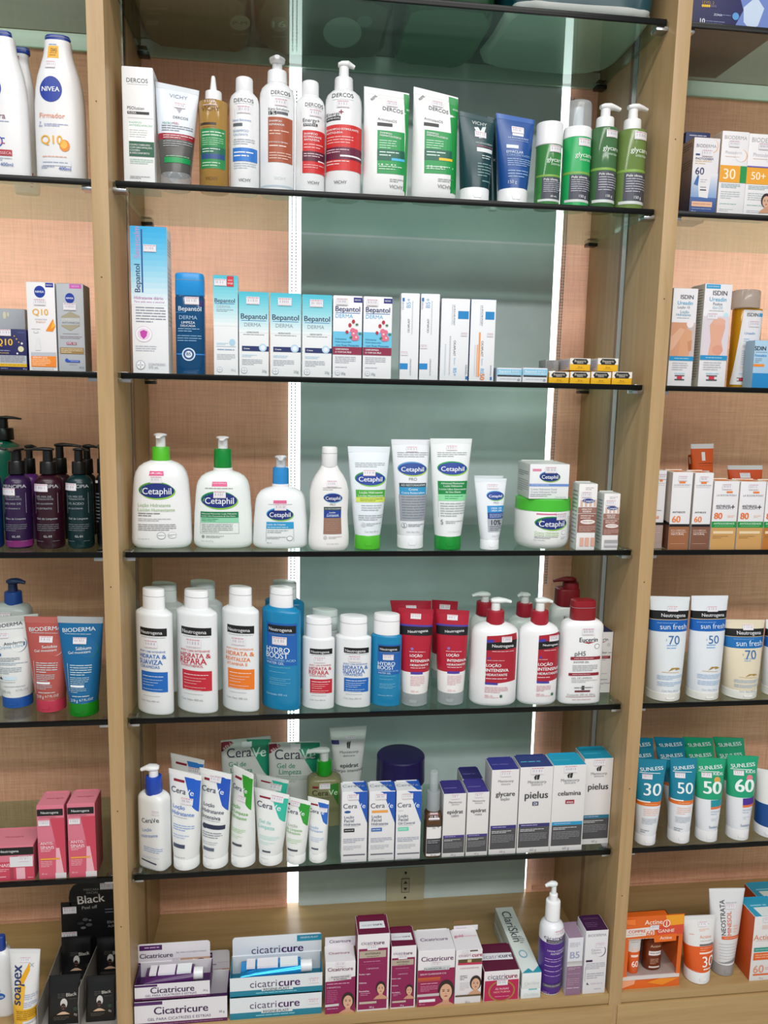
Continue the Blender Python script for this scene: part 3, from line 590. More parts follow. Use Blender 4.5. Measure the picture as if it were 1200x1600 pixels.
tube((60, 190, 258, 240, 221, 692, 63, 692), 1, '#123f44', 610, W_, [T('VICHY', 168, 262, 82, '#d8e0e0'), PG([(138, 282), (160, 282), (172, 305), (184, 282), (204, 282), (182, 345), (162, 345)], '#dfe6e6'), T('NORMADERM', 188, 376, 92, '#b9c9ca'), L(144, 236, 388, 398, 1, '#b9607a'), R(146, 236, 402, 424, '#dfe6e6'), L(172, 228, 440, 465, 2, '#cfdcdc'), L(146, 232, 482, 560, 5, '#7fa3a3'), L(170, 226, 572, 590, 1, '#7fa3a3'), S(170, 325, 62)],
   'dark teal face wash tube with white cap in front of its twin', Y=.014, crimp=(22, '#123f44'))
tube((264, 202, 478, 242, 431, 700, 273, 700), 1, '#1b4f97', 612, W_, [R(346, 408, 280, 332, '#e6ecf2'), T('LA ROCHE-POSAY', 378, 345, 112, '#cfdcf0'), L(330, 432, 356, 362, 1, '#9fb9dc'), R(310, 374, 380, 398, '#dfe8f4'), T('EFFACLAR', 354, 420, 90, '#cfe0f4', .01), T('CONCENTRADO', 374, 440, 128, '#8fb4dc'), L(312, 446, 456, 500, 4, '#9fbbe0'), L(312, 424, 516, 562, 3, '#8fb0d8'), T('150 g', 334, 580, 44, '#cfdcf0'), S(376, 300, 66)],
   'bright blue face wash tube with white cap', Y=.014, crimp=(24, '#2a5fae'))
def glyc(q, col, tops, lab, sx, big, Y=.016):
    q = (q[0]+5, q[1]-5, q[2], q[3]); x0, x1, yt, yb = q; w = x1-x0; X = lambda t: x0+w*t; V = lambda t: yb-(yb-yt)*t
    bottle(q, 1, col, tops, [R(X(.0), X(1), V(.47), V(.50), '#86ad4e'), R(X(.16), X(1), V(.12), V(.46), '#4a4c58'), R(X(.06), X(1), V(.085), V(.12), '#d7dcda'), T('glycare', X(.62), V(.73), w*.64, '#e6f2e6', .01), T('intense', X(.66), V(.665), w*.4, '#cfe6cf'), T('Pele oleosa,', X(.5), V(.425), w*.55, W_, .015), L(X(.22), X(.95), V(.40), V(.22), 6, '#b9bac4'), T('150 g' if big else '60 mL', X(.62), V(.165), w*.26, W_), S(X(.62), V(.9), w*.46)], lab, 'pump_bottle' if 'pump' in lab else 'bottle', prof='cylflat', Y=Y)
glyc((476, 622, 380, 712), 't#4f9f55', [('cap', 486, 630, 256, 388, W_, 'cap', 1, .08)], 'small translucent green bottle with tall white screw cap', 480, 0)
glyc((622, 782, 342, 722), '#1fa85c', [('cap', 634, 784, 284, 348, W_, 'collar', 1, .1), ('cap', 690, 745, 170, 290, W_, 'foam_pump', 1, .2), ('dome', 642, 784, 134, 300, 'g#e9eef0')], 'bright green foam bottle with clear dome overcap', 640, 1)
glyc((776, 926, 288, 728), 't#5d8f5e', [('pump', 810, 906, 225, 292, W_, 806, 953, 148, 222, W_, 'R')], 'grey green gel pump bottle next to the clear dome bottle', 790, 1)
glyc((918, 1084, 302, 735), 't#86a35a', [('pump', 962, 1054, 236, 306, W_, 976, 1102, 152, 234, W_, 'R')], 'olive green gel pump bottle nearest the right upright', 930, 1)

# ================================================================== MIDDLE BAY, third glass shelf (repair creams)
Z(190, 340, 4.138)
def bayer(x, y, r): return [E(x, y, r, r, '#8d97a4'), E(x, y, r*.88, r*.88, '#f0f2f5'), T('BAYER', x, y, r*1.3, '#8d97a4', .02), R(x-r*.08, x+r*.08, y-r*.7, y-r*.25, '#8d97a4'), R(x-r*.08, x+r*.08, y+r*.25, y+r*.7, '#8d97a4')]
carton((46, 55, 290, 62, 312, 1012, 75, 1012), 2, .05, '#eef0f3', [G(46, 320, 55, 560, '#22a9e0', '#eef0f3'), T('Sensicalm', 92, 160, 200, '#c493c8', .012, 90), T('Bepantol', 98, 388, 180, '#2a3a66', .02, 90), R(124, 134, 75, 480, '#1c4f96'), T('Hidratante diário', 175, 515, 192, '#c26cb0', .01), T('Para pele seca e sensível', 180, 540, 198, '#c48abb'), L(90, 288, 570, 680, 6, '#8b90a0'),
   E(143, 752, 56, 52, '#d7c6da'), E(143, 752, 52, 48, '#f3f0f5'), E(143, 752, 42, 38, '#e3cfe2'), PG([(118, 735), (143, 724), (168, 735), (162, 765), (143, 785), (124, 765)], '#c13fa8'), L(90, 230, 825, 868, 3, '#b9bcc8'), *bayer(124, 956, 30), T('CONTEÚDO', 232, 950, 112, '#8d93a0'), T('275 mL', 210, 970, 66, '#8d93a0'), S(180, 196, 84)],
   'very tall carton fading from sky blue to white with pink lettering', rp=((290, 325, 55, 1012), [L(294, 322, 120, 235, 6, '#8d97b0'), L(294, 322, 300, 700, 14, '#c3c7d0')]), top='#1f9ed6', Y=.016)
bottle((352, 542, 505, 1015), 2, 't#1d5f94', [('cap', 352, 542, 360, 508, '#1f94dc', 'flip_cap', .72, .1)], [R(354, 540, 512, 520, '#123a66'), R(505, 540, 540, 575, '#3a3a78'), T('Bepantol', 450, 594, 142, '#dfeaf4', .01), R(358, 420, 616, 620, '#3f8fce'), T('DERMA', 440, 650, 112, '#9fc0dc'), T('LIMPEZA', 440, 682, 84, '#dfeaf4', .015), T('DELICADA', 438, 703, 92, '#dfeaf4', .015), L(375, 508, 716, 745, 2, '#8fb4d4'), L(370, 520, 760, 806, 3, '#7fa9cc'), R(352, 542, 880, 888, '#2f7fd0'), E(440, 885, 42, 42, '#cfe2f4'), E(440, 885, 34, 34, '#2b4f86'), E(440, 885, 22, 22, '#dfe9f4'), T('B5', 440, 882, 26, '#2b4f86', .02), S(464, 544, 86)],
   'blue cleansing bottle with bright blue flip cap', n=3.4, prof='cylflat', dr=.72, Y=.02)
def bepa(q, extra, lab, box=1, grp=None, d=.04):
    x0, x1, yt, yb = q; w = x1-x0; X = lambda t: x0+w*t; V = lambda t: yb-(yb-yt)*t
    it = [G(x0, x1, yt, V(.52 if box else .5), '#45bfd4', '#eef1f3')]
    if box: it += [T('Bepantol', X(.5), V(.715), w*.86, '#26355e', .022), R(X(.08), X(.92), V(.668), V(.661), '#2a6fb4'), T('DERMA', X(.46), V(.615), w*.56, '#8d96a0'), T('HIDRATANTE', X(.46), V(.525), w*.4, '#5d6570', .01), L(X(.15), X(.85), V(.505), V(.488), 1, '#7d858f'), R(X(.1), X(1), V(.36), V(.3), '#1e2f66'), T('Creme', X(.26), V(.33), w*.2, W_, .02), E(X(.8), V(.345), w*.13, w*.13, '#b9d6ea'), E(X(.8), V(.345), w*.08, w*.08, '#e4eef6'), L(X(.1), X(.6), V(.26), V(.225), 2, '#a9cfe8'), L(X(.1), X(.78), V(.205), V(.13), 4, '#a3a9b2'), *bayer(X(.17), V(.065), w*.1), T('20g', X(.85), V(.065), w*.16, '#9aa0aa'), S(X(.47), V(.9), w*.44)]
    it += extra
    return carton(q, 2, d, '#eef1f3', it, lab, top='#3db4c8', side='#dfe6ea', Y=.014, group=grp)
bepa((592, 755, 375, 1028), [T('Bepantol', 668, 536, 134, '#26355e', .02), R(602, 732, 555, 559, '#2a6fb4'), T('DERMA', 660, 576, 90, '#a9b2ba'), L(612, 728, 592, 612, 2, '#7d858f'), L(612, 690, 812, 828, 2, '#9fd0ea'), R(608, 740, 834, 838, '#b9c9d4'), E(716, 808, 20, 22, '#a9d0e8'), L(616, 730, 850, 866, 1, '#7f9fc4'), L(612, 735, 885, 925, 4, '#b3b9c0'), *bayer(630, 990, 18), T('30 g', 722, 990, 30, '#a9b0b8'), R(683, 728, 378, 445, '#d22a38'), T('SOLO', 706, 405, 30, W_, .01), T('HOJE', 706, 425, 34, W_, .01), S(640, 420, 80)],
   'pale blue cream carton with small red corner tag', 0)
for i, q in enumerate(((756, 954, 482, 1036), (958, 1162, 490, 1042))):
    bepa(q, [], 'pale blue cream carton with navy band, in a row of three alike', grp='pale blue navy band cartons')
Z(460, 430, 4)
bepa((46, 236, 124, 660), [], 'pale blue cream carton with navy band, in a row of three alike', grp='pale blue navy band cartons')
def rosa(q, lab, grp):
    x0, x1, yt, yb = q; w = x1-x0; X = lambda t: x0+w*t; V = lambda t: yb-(yb-yt)*t
    it = [R(X(.7), X(1), V(.985), V(.925), '#2a2f7c'), T('NOVO', X(.84), V(.955), w*.2, W_, .02), T('Bepantol', X(.5), V(.845), w*.84, '#26306a', .022), R(X(.08), X(.92), V(.8), V(.793), '#2a6fb4'), T('DERMA', X(.38), V(.76), w*.6, '#6fb9e0', .005), R(X(0), X(1), V(.57), V(.38), '#6cc3e6'),
      T('Hidratante', X(.27), V(.48), w*.38, '#2f5f8c', .01), T('Multirrestaurador', X(.36), V(.445), w*.56, '#2f5f8c', .01), T('com Rosa Mosqueta', X(.5), V(.405), w*.8, '#2f5f8c', .01), R(X(0), X(1), V(.385), V(.29), '#8e2748'), T('UNIFORMIZA', X(.32), V(.355), w*.46, W_, .015), T('O TOM DA PELE', X(.36), V(.32), w*.56, W_, .015), L(X(.08), X(.8), V(.27), V(.18), 4, '#a9aeb8'), L(X(.08), X(.5), V(.145), V(.125), 1, '#a9aeb8'), *bayer(X(.17), V(.065), w*.085), T('20g', X(.37), V(.06), w*.15, '#7d8490')]
    for fx, fy, r in ((.58, .65, .055), (.7, .695, .055), (.48, .565, .05)): it.append(E(X(fx), V(fy), w*r, w*r*1.25, '#b52b3c'))
    for fx, fy, r in ((.68, .585, .09), (.78, .575, .08), (.72, .54, .1), (.8, .5, .1), (.72, .49, .08)): it.append(E(X(fx), V(fy), w*r, w*r, '#e0708c'))
    for fx, fy in ((.82, .66), (.93, .55), (.62, .5)): it.append(E(X(fx), V(fy), w*.05, w*.035, '#3f7a4a'))
    it += [E(X(.71), V(.55), w*.035, w*.035, '#f3c9d2'), E(X(.8), V(.505), w*.035, w*.035, '#f3c9d2'), S(X(.3), V(.93), w*.4)]
    carton(q, 2, .04, '#eff0f4', it, lab, Y=.014, side='#d9dce4', group=grp)
rosa((238, 424, 130, 666), 'white cream carton with rose print and burgundy band', 'rose print cartons'); rosa((427, 610, 136, 670), 'white cream carton with rose print and burgundy band', 'rose print cartons')
for q, sx, lab in (((676, 112, 792, 116, 774, 672, 652, 672), 0, 'narrow white carton with low blue square, next to the rose print carton'), ((800, 116, 922, 120, 894, 674, 774, 674), 122, 'narrow white carton with low blue square, touching the wide carton with high square')):
    d = sx
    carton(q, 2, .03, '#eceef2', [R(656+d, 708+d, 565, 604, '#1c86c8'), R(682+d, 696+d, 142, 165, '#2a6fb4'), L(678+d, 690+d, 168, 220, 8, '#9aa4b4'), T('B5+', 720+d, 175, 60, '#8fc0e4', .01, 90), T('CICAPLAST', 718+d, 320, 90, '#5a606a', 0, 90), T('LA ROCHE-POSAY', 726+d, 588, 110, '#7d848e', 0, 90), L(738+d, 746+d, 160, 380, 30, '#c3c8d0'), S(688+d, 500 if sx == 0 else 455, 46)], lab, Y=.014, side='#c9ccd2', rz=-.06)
def cica(q, ora, lab):
    x0, x1, yt, yb = q[0], q[2], q[1], q[5]; w = x1-x0; X = lambda t: x0+w*t-6; V = lambda t: yb-(yb-yt)*t
    it = [R(X(.6), X(.97), V(.85), V(.755), '#1684c6'), T('LA ROCHE-POSAY', X(.47), V(.8), 130, '#6d747e', 0, -90), L(X(.38), X(.42), V(.93), V(.68), 20, '#b0b6bf'), T('CICAPLAST', X(.47), V(.4), 100, '#5a606a', 0, -90), T('Baume', X(.47), V(.24), 44, '#9fc9e8', 0, -90), T('B5+', X(.47), V(.11), 50, '#7db4e0', .01, -90), R(X(.82), X(.9), V(.06), V(.02), '#2a6fb4'), L(X(.82), X(.88), V(.2), V(.07), 8, '#5a6a84'), L(X(.12), X(.17), V(.45), V(.06), 24, '#b9d4e8'), S(X(.8), V(.57), 40)]
    if ora: it += [R(X(.3), X(.37), V(.6), V(.06), '#f09a56'), R(X(.22), X(.26), V(.45), V(.06), '#f0a468'), T('50', X(.47), V(.06), 40, '#ee8a3c', .02, -90)]
    else: it += [L(X(.28), X(.33), V(.55), V(.06), 26, '#b0b6bf')]
    carton(q, 2, .036, '#eceef2', it, lab, Y=.014, side='#1f5f8f' if ora else '#c9ccd2', rz=-.04)
cica((922, 146, 1108, 150, 1082, 678, 908, 678), 0, 'wide white balm carton with blue square high on its front')
cica((1112, 150, 1262, 154, 1252, 676, 1086, 676), 1, 'wide white balm carton with orange stripe and number 50')
Z(700, 440, 3.871)
for q in ((292, 447, 524, 622), (449, 603, 524, 622)):
    x0, x1 = q[0], q[1]
    carton(q, 2, .075, '#e6e9ee', [R(x0, x1, 530, 572, '#8cc7e4'), T('Bepantol', x0+50, 546, 70, '#e8f2f8', .02), T('BABY', x0+118, 546, 46, '#d2e4ee', .01), L(x0+8, x1-8, 556, 568, 1, '#d7e8f2'), R(x0+4, x1-4, 573, 583, '#23262c'), L(x0+20, x1-30, 592, 606, 1, '#c3c7ce'), E(x1-18, 604, 9, 9, '#9aa0aa')], 'low white and pale blue carton lying end on, one of two alike', Y=.012, group='low pale blue cartons', side='#d3d7dd')
def gold(q, zb=None, lp=False):
    x0, x1, yt, yb = q; w = x1-x0; X = lambda t: x0+w*t; V = lambda t: yb-(yb-yt)*t
    it = [R(x0, x1, yt, V(.52), '#e8e6df'), PG([(X(.2), V(.95)), (X(.8), V(.95)), (X(.9), V(.72)), (X(.82), V(.5)), (X(.18), V(.5)), (X(.1), V(.72))], '#1d1b1a'), T('Bepantriz', X(.5), V(.78), w*.56, '#cfc9bd', .01), T('DERMA', X(.5), V(.62), w*.3, '#cfc9bd', .01), T('25 un', X(.5), V(.3), w*.22, '#7a5a10'), L(X(.3), X(.7), V(.2), V(.12), 1, '#c99a18')]
    r = carton(q, 2, .06, '#f0b816', it, 'small yellow ointment carton ' + ('in the upper pair of its stack' if zb else 'in the lower row of its stack'), Y=.012, zb=zb, side='#cfcdd6' if lp else '#e2ac18', group='upper yellow cartons' if zb else 'lower yellow cartons', flap=False,
        lp=(((x0-80, x0, yt, yb)), [R(x0-70, x0-66, yt+20, yb-10, '#6d6aa0')]+[L(x0-60, x0-8, yt+12, yb-8, 5, '#9a97bd')]) if lp else None)
    return r['_h']
for x in (609, 736, 863, 990): hh = gold((x, x+124, 546, 628))
for x in (735, 903): gold((x, x+128, 464, 546), ztop(2)+hh+.0004, True)
carton((588, 668, 474, 545), 2, .04, '#8d9092', [L(592, 640, 480, 540, 6, '#5a5d60')], 'grey speckled little carton behind the yellow stack', zb=ztop(2)+hh+.0004, Y=.055, flap=False)

# ================================================================== MIDDLE BAY, fourth glass shelf (gentle skin care)
def ceta(x, y, rx, ry, fs=1.55, rim='#86c440', rim2='#1f8a3c', c='#1d2f7c'):
    return [E(x-rx*.06, y-ry*.1, rx*.98, ry*.98, rim2), E(x+rx*.06, y+ry*.1, rx*.98, ry*.98, rim), E(x, y, rx*.98, ry*.9, c), T('Cetaphil', x, y+ry*.02, rx*fs, '#eef2f8', .012)]
Z(190, 660, 4)
bottle((62, 440, 236, 790), 3, W_, [('pump', 190, 304, 150, 236, '#58c12c', 206, 288, 70, 96, W_, 'F')], [R(180, 286, 297, 326, '#e0528c'), T('NOVA FÓRMULA', 232, 312, 88, '#fbe4ee', .01), *ceta(236, 420, 118, 52, 1.6, '#8cc63c', '#4f9c30'), T('Loção Hidratante', 218, 510, 208, '#9fbf8a', .01), T('Loción Humectante', 230, 540, 232, '#9fbf8a', .01), L(116, 255, 558, 586, 2, '#6a6d70'), L(116, 320, 594, 616, 2, '#a3a6a9'), L(116, 350, 630, 676, 4, '#77797c'), E(260, 705, 27, 23, '#8d9094'), E(260, 705, 24, 20, '#eef0f1'), L(240, 280, 700, 710, 1, '#8d9094'), E(326, 702, 27, 20, '#c9cccf'), E(326, 702, 24, 17, '#f0f1f2'), L(300, 352, 696, 712, 2, '#8d9094'), T('Cont. Neto 473 mL', 152, 726, 76, '#77797c'), S(232, 350, 76)],
   'large white lotion pump bottle with lime green collar', 'pump_bottle', prof='ceta', dr=.56, n=2.7)
bottle((450, 820, 300, 790), 3, '#eef3f1', [('pump', 577, 690, 162, 284, '#0c8a36', 594, 674, 88, 110, W_, 'F'), ('cap', 574, 696, 280, 306, W_, 'neck_ring', 1, .1)], [R(564, 672, 362, 392, '#e2608f'), T('NOVA FÓRMULA', 618, 372, 94, '#fbe4ee', .01), L(520, 708, 398, 412, 1, '#8d9296'), *ceta(618, 480, 118, 54, 1.58, '#86c440', '#128a44'), R(498, 738, 552, 590, '#157a48'), T('Advanced Moisturizer Loção Hidratante', 616, 564, 220, '#e0f2e8', .01), T('Loción Ultra Humectante de Uso Diario', 612, 579, 212, '#e0f2e8', .01), R(498, 738, 590, 622, '#8fd3ae'), L(508, 612, 594, 616, 2, '#2a7f58'), R(498, 500, 622, 692, '#9aa8a2'), R(736, 738, 622, 692, '#9aa8a2'), R(498, 738, 690, 692, '#9aa8a2'), L(508, 700, 628, 686, 5, '#8f9894'), E(518, 711, 9, 9, '#8d9296'), L(536, 645, 704, 720, 2, '#77797c'), T('Cont. Neto 473 g', 544, 738, 74, '#8d9296'), S(620, 442, 80)],
   'large white lotion pump bottle with dark green collar', 'pump_bottle', prof='ceta', dr=.56, n=2.7)
bottle((820, 1168, 400, 792), 3, '#eef2f3', [('pump', 946, 1050, 278, 384, '#2d8fd4', 962, 1040, 208, 232, '#e2e6ea', 'F'), ('cap', 942, 1052, 380, 406, W_, 'neck_ring', 1, .1)], [R(944, 1034, 478, 498, '#dc6a94'), L(912, 1070, 500, 508, 1, '#9aa0a4'), *ceta(990, 568, 86, 40, 1.56, '#7fc03c', '#2d9ad8'), R(904, 1076, 616, 660, '#2d9ad0'), T('Loção de Limpeza', 966, 632, 116, '#e6f3fa', .012), L(912, 1040, 645, 658, 1, '#bfe0f0'), R(904, 906, 660, 742, '#9aa8ac'), R(1074, 1076, 660, 742, '#9aa8ac'), L(912, 1040, 666, 690, 2, '#9aa3a8'), L(910, 1030, 710, 728, 2, '#8d9296'), E(1050, 722, 19, 16, '#8d9296'), E(1050, 722, 16, 13, '#eef2f3'), T('300 mL', 926, 750, 32, '#8d9296'), S(992, 520, 76)],
   'white cleanser pump bottle with sky blue collar', 'pump_bottle', prof='ceta', dr=.56, n=2.7)
Z(470, 670, 4.138)
bottle((50, 314, 236, 790), 3, '#f0efee', [('cap', 140, 242, 114, 244, W_, 'flip_cap', 1, .1)], [L(134, 268, 372, 394, 2, '#a3a3a3'), *ceta(204, 442, 62, 30, 1.6, '#6fb0d0', '#4a7fc0'), T('PRO', 202, 484, 36, '#8d8d90'), R(143, 260, 500, 522, '#3a4a48'), T('AD RESTORADERM', 202, 512, 104, '#cfd8d6', .01), R(143, 260, 522, 572, '#1f3f94'), T('Loción', 200, 536, 40, W_, .01), T('Corporal', 202, 552, 76, '#cfdcf2', .01), L(160, 246, 558, 566, 1, '#cfdcf2'), R(143, 260, 572, 678, '#93705f'), L(155, 246, 580, 660, 6, '#a58474'), E(156, 700, 12, 12, '#c3c3c5'), L(176, 260, 692, 710, 2, '#a8a8aa'), T('Cont. Neto 295 g', 202, 742, 74, '#9a9a9c'), S(198, 348, 76)],
   'white curvy lotion bottle with brown label and flip cap', prof='curvy', dr=.6, n=2.3)
tube((303, 115, 578, 118, 512, 785, 346, 785), 3, '#e6eef4', 690, '#4fbb2a', [L(350, 538, 216, 250, 3, '#8f979e'), *ceta(446, 322, 96, 46, 1.55, '#7cc33a', '#33973a', '#1b3f98'), R(352, 540, 392, 440, '#4aa83a'), T('Loção Hidratante', 448, 408, 148, '#eaf6e4', .01), T('Loción Humectante', 446, 430, 160, '#eaf6e4', .01), R(352, 540, 440, 472, '#cfdf60'), L(378, 520, 446, 468, 2, '#7a8a34'), L(384, 516, 486, 530, 3, '#a9b3ba'), L(366, 524, 552, 592, 3, '#9aa3aa'), E(396, 618, 14, 14, '#c3cad0'), L(414, 510, 606, 628, 2, '#97a0a7'), T('Cont. Neto 200 mL', 450, 662, 92, '#8f979e'), S(438, 282, 76)],
   'white tube with lime cap and lime label stripe', crimp=(34, '#dfe8ee'))
tube((584, 70, 838, 72, 788, 780, 622, 780), 3, '#eaedf2', 690, '#eef0f4', [L(622, 818, 148, 186, 3, '#8f939a'), *ceta(716, 258, 92, 44, 1.55, '#a9c844', '#4f8fc8', '#1b4596'), T('PRO', 716, 322, 50, '#7d8288'), R(630, 802, 348, 374, '#33484e'), T('AD RESTORADERM', 716, 361, 150, '#dfe8ea', .01), R(630, 802, 374, 424, '#2f93c4'), T('Creme', 716, 388, 56, '#eef6fa', .01), T('Crema Restauradora', 716, 410, 144, '#eef6fa', .01), R(630, 802, 424, 592, '#9aa1aa'), L(644, 790, 430, 584, 9, '#7a818b'), E(656, 622, 17, 17, '#8d939a'), E(656, 622, 14, 14, '#eaedf2'), T('5', 656, 622, 10, '#5a6068', .02), L(680, 782, 612, 632, 2, '#6a7078'), T('Cont. Neto 226 g', 712, 664, 84, '#8f939a'), S(716, 130, 70)],
   'white tube with grey label block and white cap', crimp=(30, '#e3e6ec'))
tube((836, 64, 1108, 66, 1030, 790, 862, 790), 3, '#ecf1f2', 698, '#0f8c30', [L(880, 1066, 148, 184, 3, '#8f979a'), *ceta(974, 256, 94, 44, 1.55, '#8cc63c', '#1f9a48', '#1b3f98'), R(878, 1066, 336, 422, '#0f8a44'), T('Advanced Moisturizer', 972, 350, 150, '#e4f4ea', .01), T('Loção Hidratante', 972, 367, 118, '#e4f4ea', .01), T('Loción Ultra Humectante', 972, 388, 172, '#e4f4ea', .01), T('de Uso Diario', 972, 406, 96, '#e4f4ea', .01), R(878, 1066, 422, 464, '#8fdca6'), L(918, 1034, 428, 456, 2, '#3a9a60'), R(878, 880, 464, 572, '#b3bdbc'), R(1064, 1066, 464, 572, '#b3bdbc'), L(890, 1050, 474, 570, 6, '#a3acac'), T('5', 898, 602, 14, '#7d8686', .02), L(920, 1034, 592, 614, 2, '#8f9898'), T('Cont. Neto 226 g', 972, 664, 84, '#c3caca'), S(972, 122, 66)],
   'tallest white tube with dark green cap and green label', crimp=(30, '#e2eaea'))
Z(720, 700, 4.286)
tube((88, 186, 285, 188, 235, 660, 130, 660), 3, '#e6edf0', 600, '#e9eef0', [R(112, 126, 262, 286, '#1c2030')], 'small white urea cream tube behind its twin', crimp=(16, '#dfe8ec'), Y=.09)
tube((90, 204, 308, 206, 250, 690, 128, 690), 3, '#e9eef4', 620, '#eef2f5', [*ceta(224, 320, 58, 32, 1.5, '#7cc33a', '#4f9fd0', '#1b3f98'), T('PRO', 226, 366, 34, '#8d939a'), R(166, 282, 386, 432, '#2a8fd0'), T('UREIA 10%', 226, 402, 72, '#e4f2fa', .015), T('UREA 10%', 226, 418, 70, '#e4f2fa', .015), R(166, 282, 432, 474, '#1d3f88'), L(178, 270, 438, 468, 3, '#b9cbe8'), R(166, 282, 474, 562, '#a9b0b8'), T('10%', 222, 498, 66, '#23262c', .02), L(178, 268, 520, 556, 3, '#5a626c'), T('Cont. Neto', 222, 590, 64, '#b3bac0'), S(208, 256, 68)],
   'small white urea cream tube with blue label marked 10', crimp=(22, '#dfe8ee'))
jar = bottle((362, 714, 399, 690), 3, '#f0f2f2', [('cap', 362, 718, 322, 402, '#4cbf38', 'lid', 1, .08)], [R(450, 580, 414, 426, '#d87a9c'), *ceta(550, 490, 104, 50, 1.6, '#8cc63c', '#1f8f40'), T('Creme Hidratante', 520, 558, 150, '#b3d29a', .01), T('Crema Hidratante', 520, 576, 150, '#b3d29a', .01), L(444, 590, 588, 606, 2, '#7d8084'), T('Cont. Neto 453 g', 474, 616, 66, '#7d8084'), E(632, 560, 17, 17, '#c3c6c9'), E(632, 560, 14, 14, '#f0f2f2'), L(612, 650, 590, 612, 2, '#b9bcbf'), L(664, 712, 440, 600, 12, '#b3b6ba'), S(612, 438, 78)],
   'round white cream jar with lime green lid under a carton', 'cream_jar', 'jar', prof='jar')
zj = atY(*pp(540, 322), jar.location.y).z+.0003
carton((458, 108, 732, 112, 722, 334, 458, 334), 3, .075, '#eceef1', [R(476, 536, 138, 154, '#e08aa4'), *ceta(596, 190, 70, 34, 1.6, '#8fb84a', '#4f8fc0', '#1d3478'), R(458, 726, 236, 252, '#6a8fd0'), L(470, 590, 238, 249, 1, '#b9cbea'), T('Creme Hidratante Facial', 556, 270, 176, '#a3a8b0'), T('Crema Hidratante Facial', 556, 288, 174, '#a3a8b0'), L(466, 610, 300, 322, 2, '#9aa0a8'), T('Cont. Neto 48 g', 672, 322, 74, '#9aa0a8'), S(600, 146, 76)],
   'square white face cream carton standing on the green lidded jar', lp=((370, 458, 98, 334), [L(380, 450, 150, 190, 3, '#6d7278'), L(378, 450, 210, 300, 6, '#8d9298')]), zb=ztop(3)+(zj-ztop(3)), Y=.012, side='#d3d9d6')
for q, lq, lab, lp_ in (((790, 240, 922, 244, 894, 686, 770, 686), (738, 782, 236, 686), 'tall narrow white carton with brown label, next to the jar', 0), ((958, 306, 1076, 308, 1046, 690, 940, 690), (920, 958, 302, 690), 'shorter narrow white carton with brown label', 1)):
    x0, x1, yt, yb = q[6], q[2]-10, q[1], q[5]; w = x1-x0; X = lambda t: x0+w*t; V = lambda t: yb-(yb-yt)*t
    carton(q, 3, .032, '#eeecec', [L(X(.45), X(.9), V(.95), V(.9), 2, '#a8a8aa'), *[R(X(.2+.22*k), X(.32+.22*k), V(.76), V(.66), '#d9b6a6') for k in range(4)], *ceta(X(.6), V(.745), w*.3, w*.1, 1.6, '#8fa8c8', '#4f6fb0'), R(X(.06), X(.98), V(.65), V(.56), '#9a6f62'), T('HEALTHY', X(.52), V(.62), w*.5, '#f0e4e0', .02), T('RENEW', X(.52), V(.585), w*.42, '#f0e4e0', .02), R(X(.06), X(.98), V(.55), V(.27), '#8d5f54'), L(X(.2), X(.85), V(.535), V(.47), 2, '#ead6cf'), E(X(.55), V(.43), w*.36, w*.11, '#e6dedb'), L(X(.3), X(.8), V(.445), V(.415), 1, '#b39a92'), L(X(.12), X(.92), V(.37), V(.28), 4, '#c9a89e')]
      + ([R(X(.18), X(.36), V(.19), V(.06), '#d9a898'), R(X(.42), X(.62), V(.19), V(.06), '#d9a898'), R(X(.7), X(.9), V(.19), V(.06), '#d3a090')] if not lp_ else [R(X(.15), X(.88), V(.18), V(.05), '#a3a3a6'), R(X(.15), X(.88), V(.12), V(.08), '#c9c9cc')]) + [S(X(.5), V(.84), 70)],
      lab, lp=(lq, [L(lq[0]+6, lq[1]-8, lq[2]+40, lq[3]-30, 14, '#8d9694')]), side='#d7dcd9')

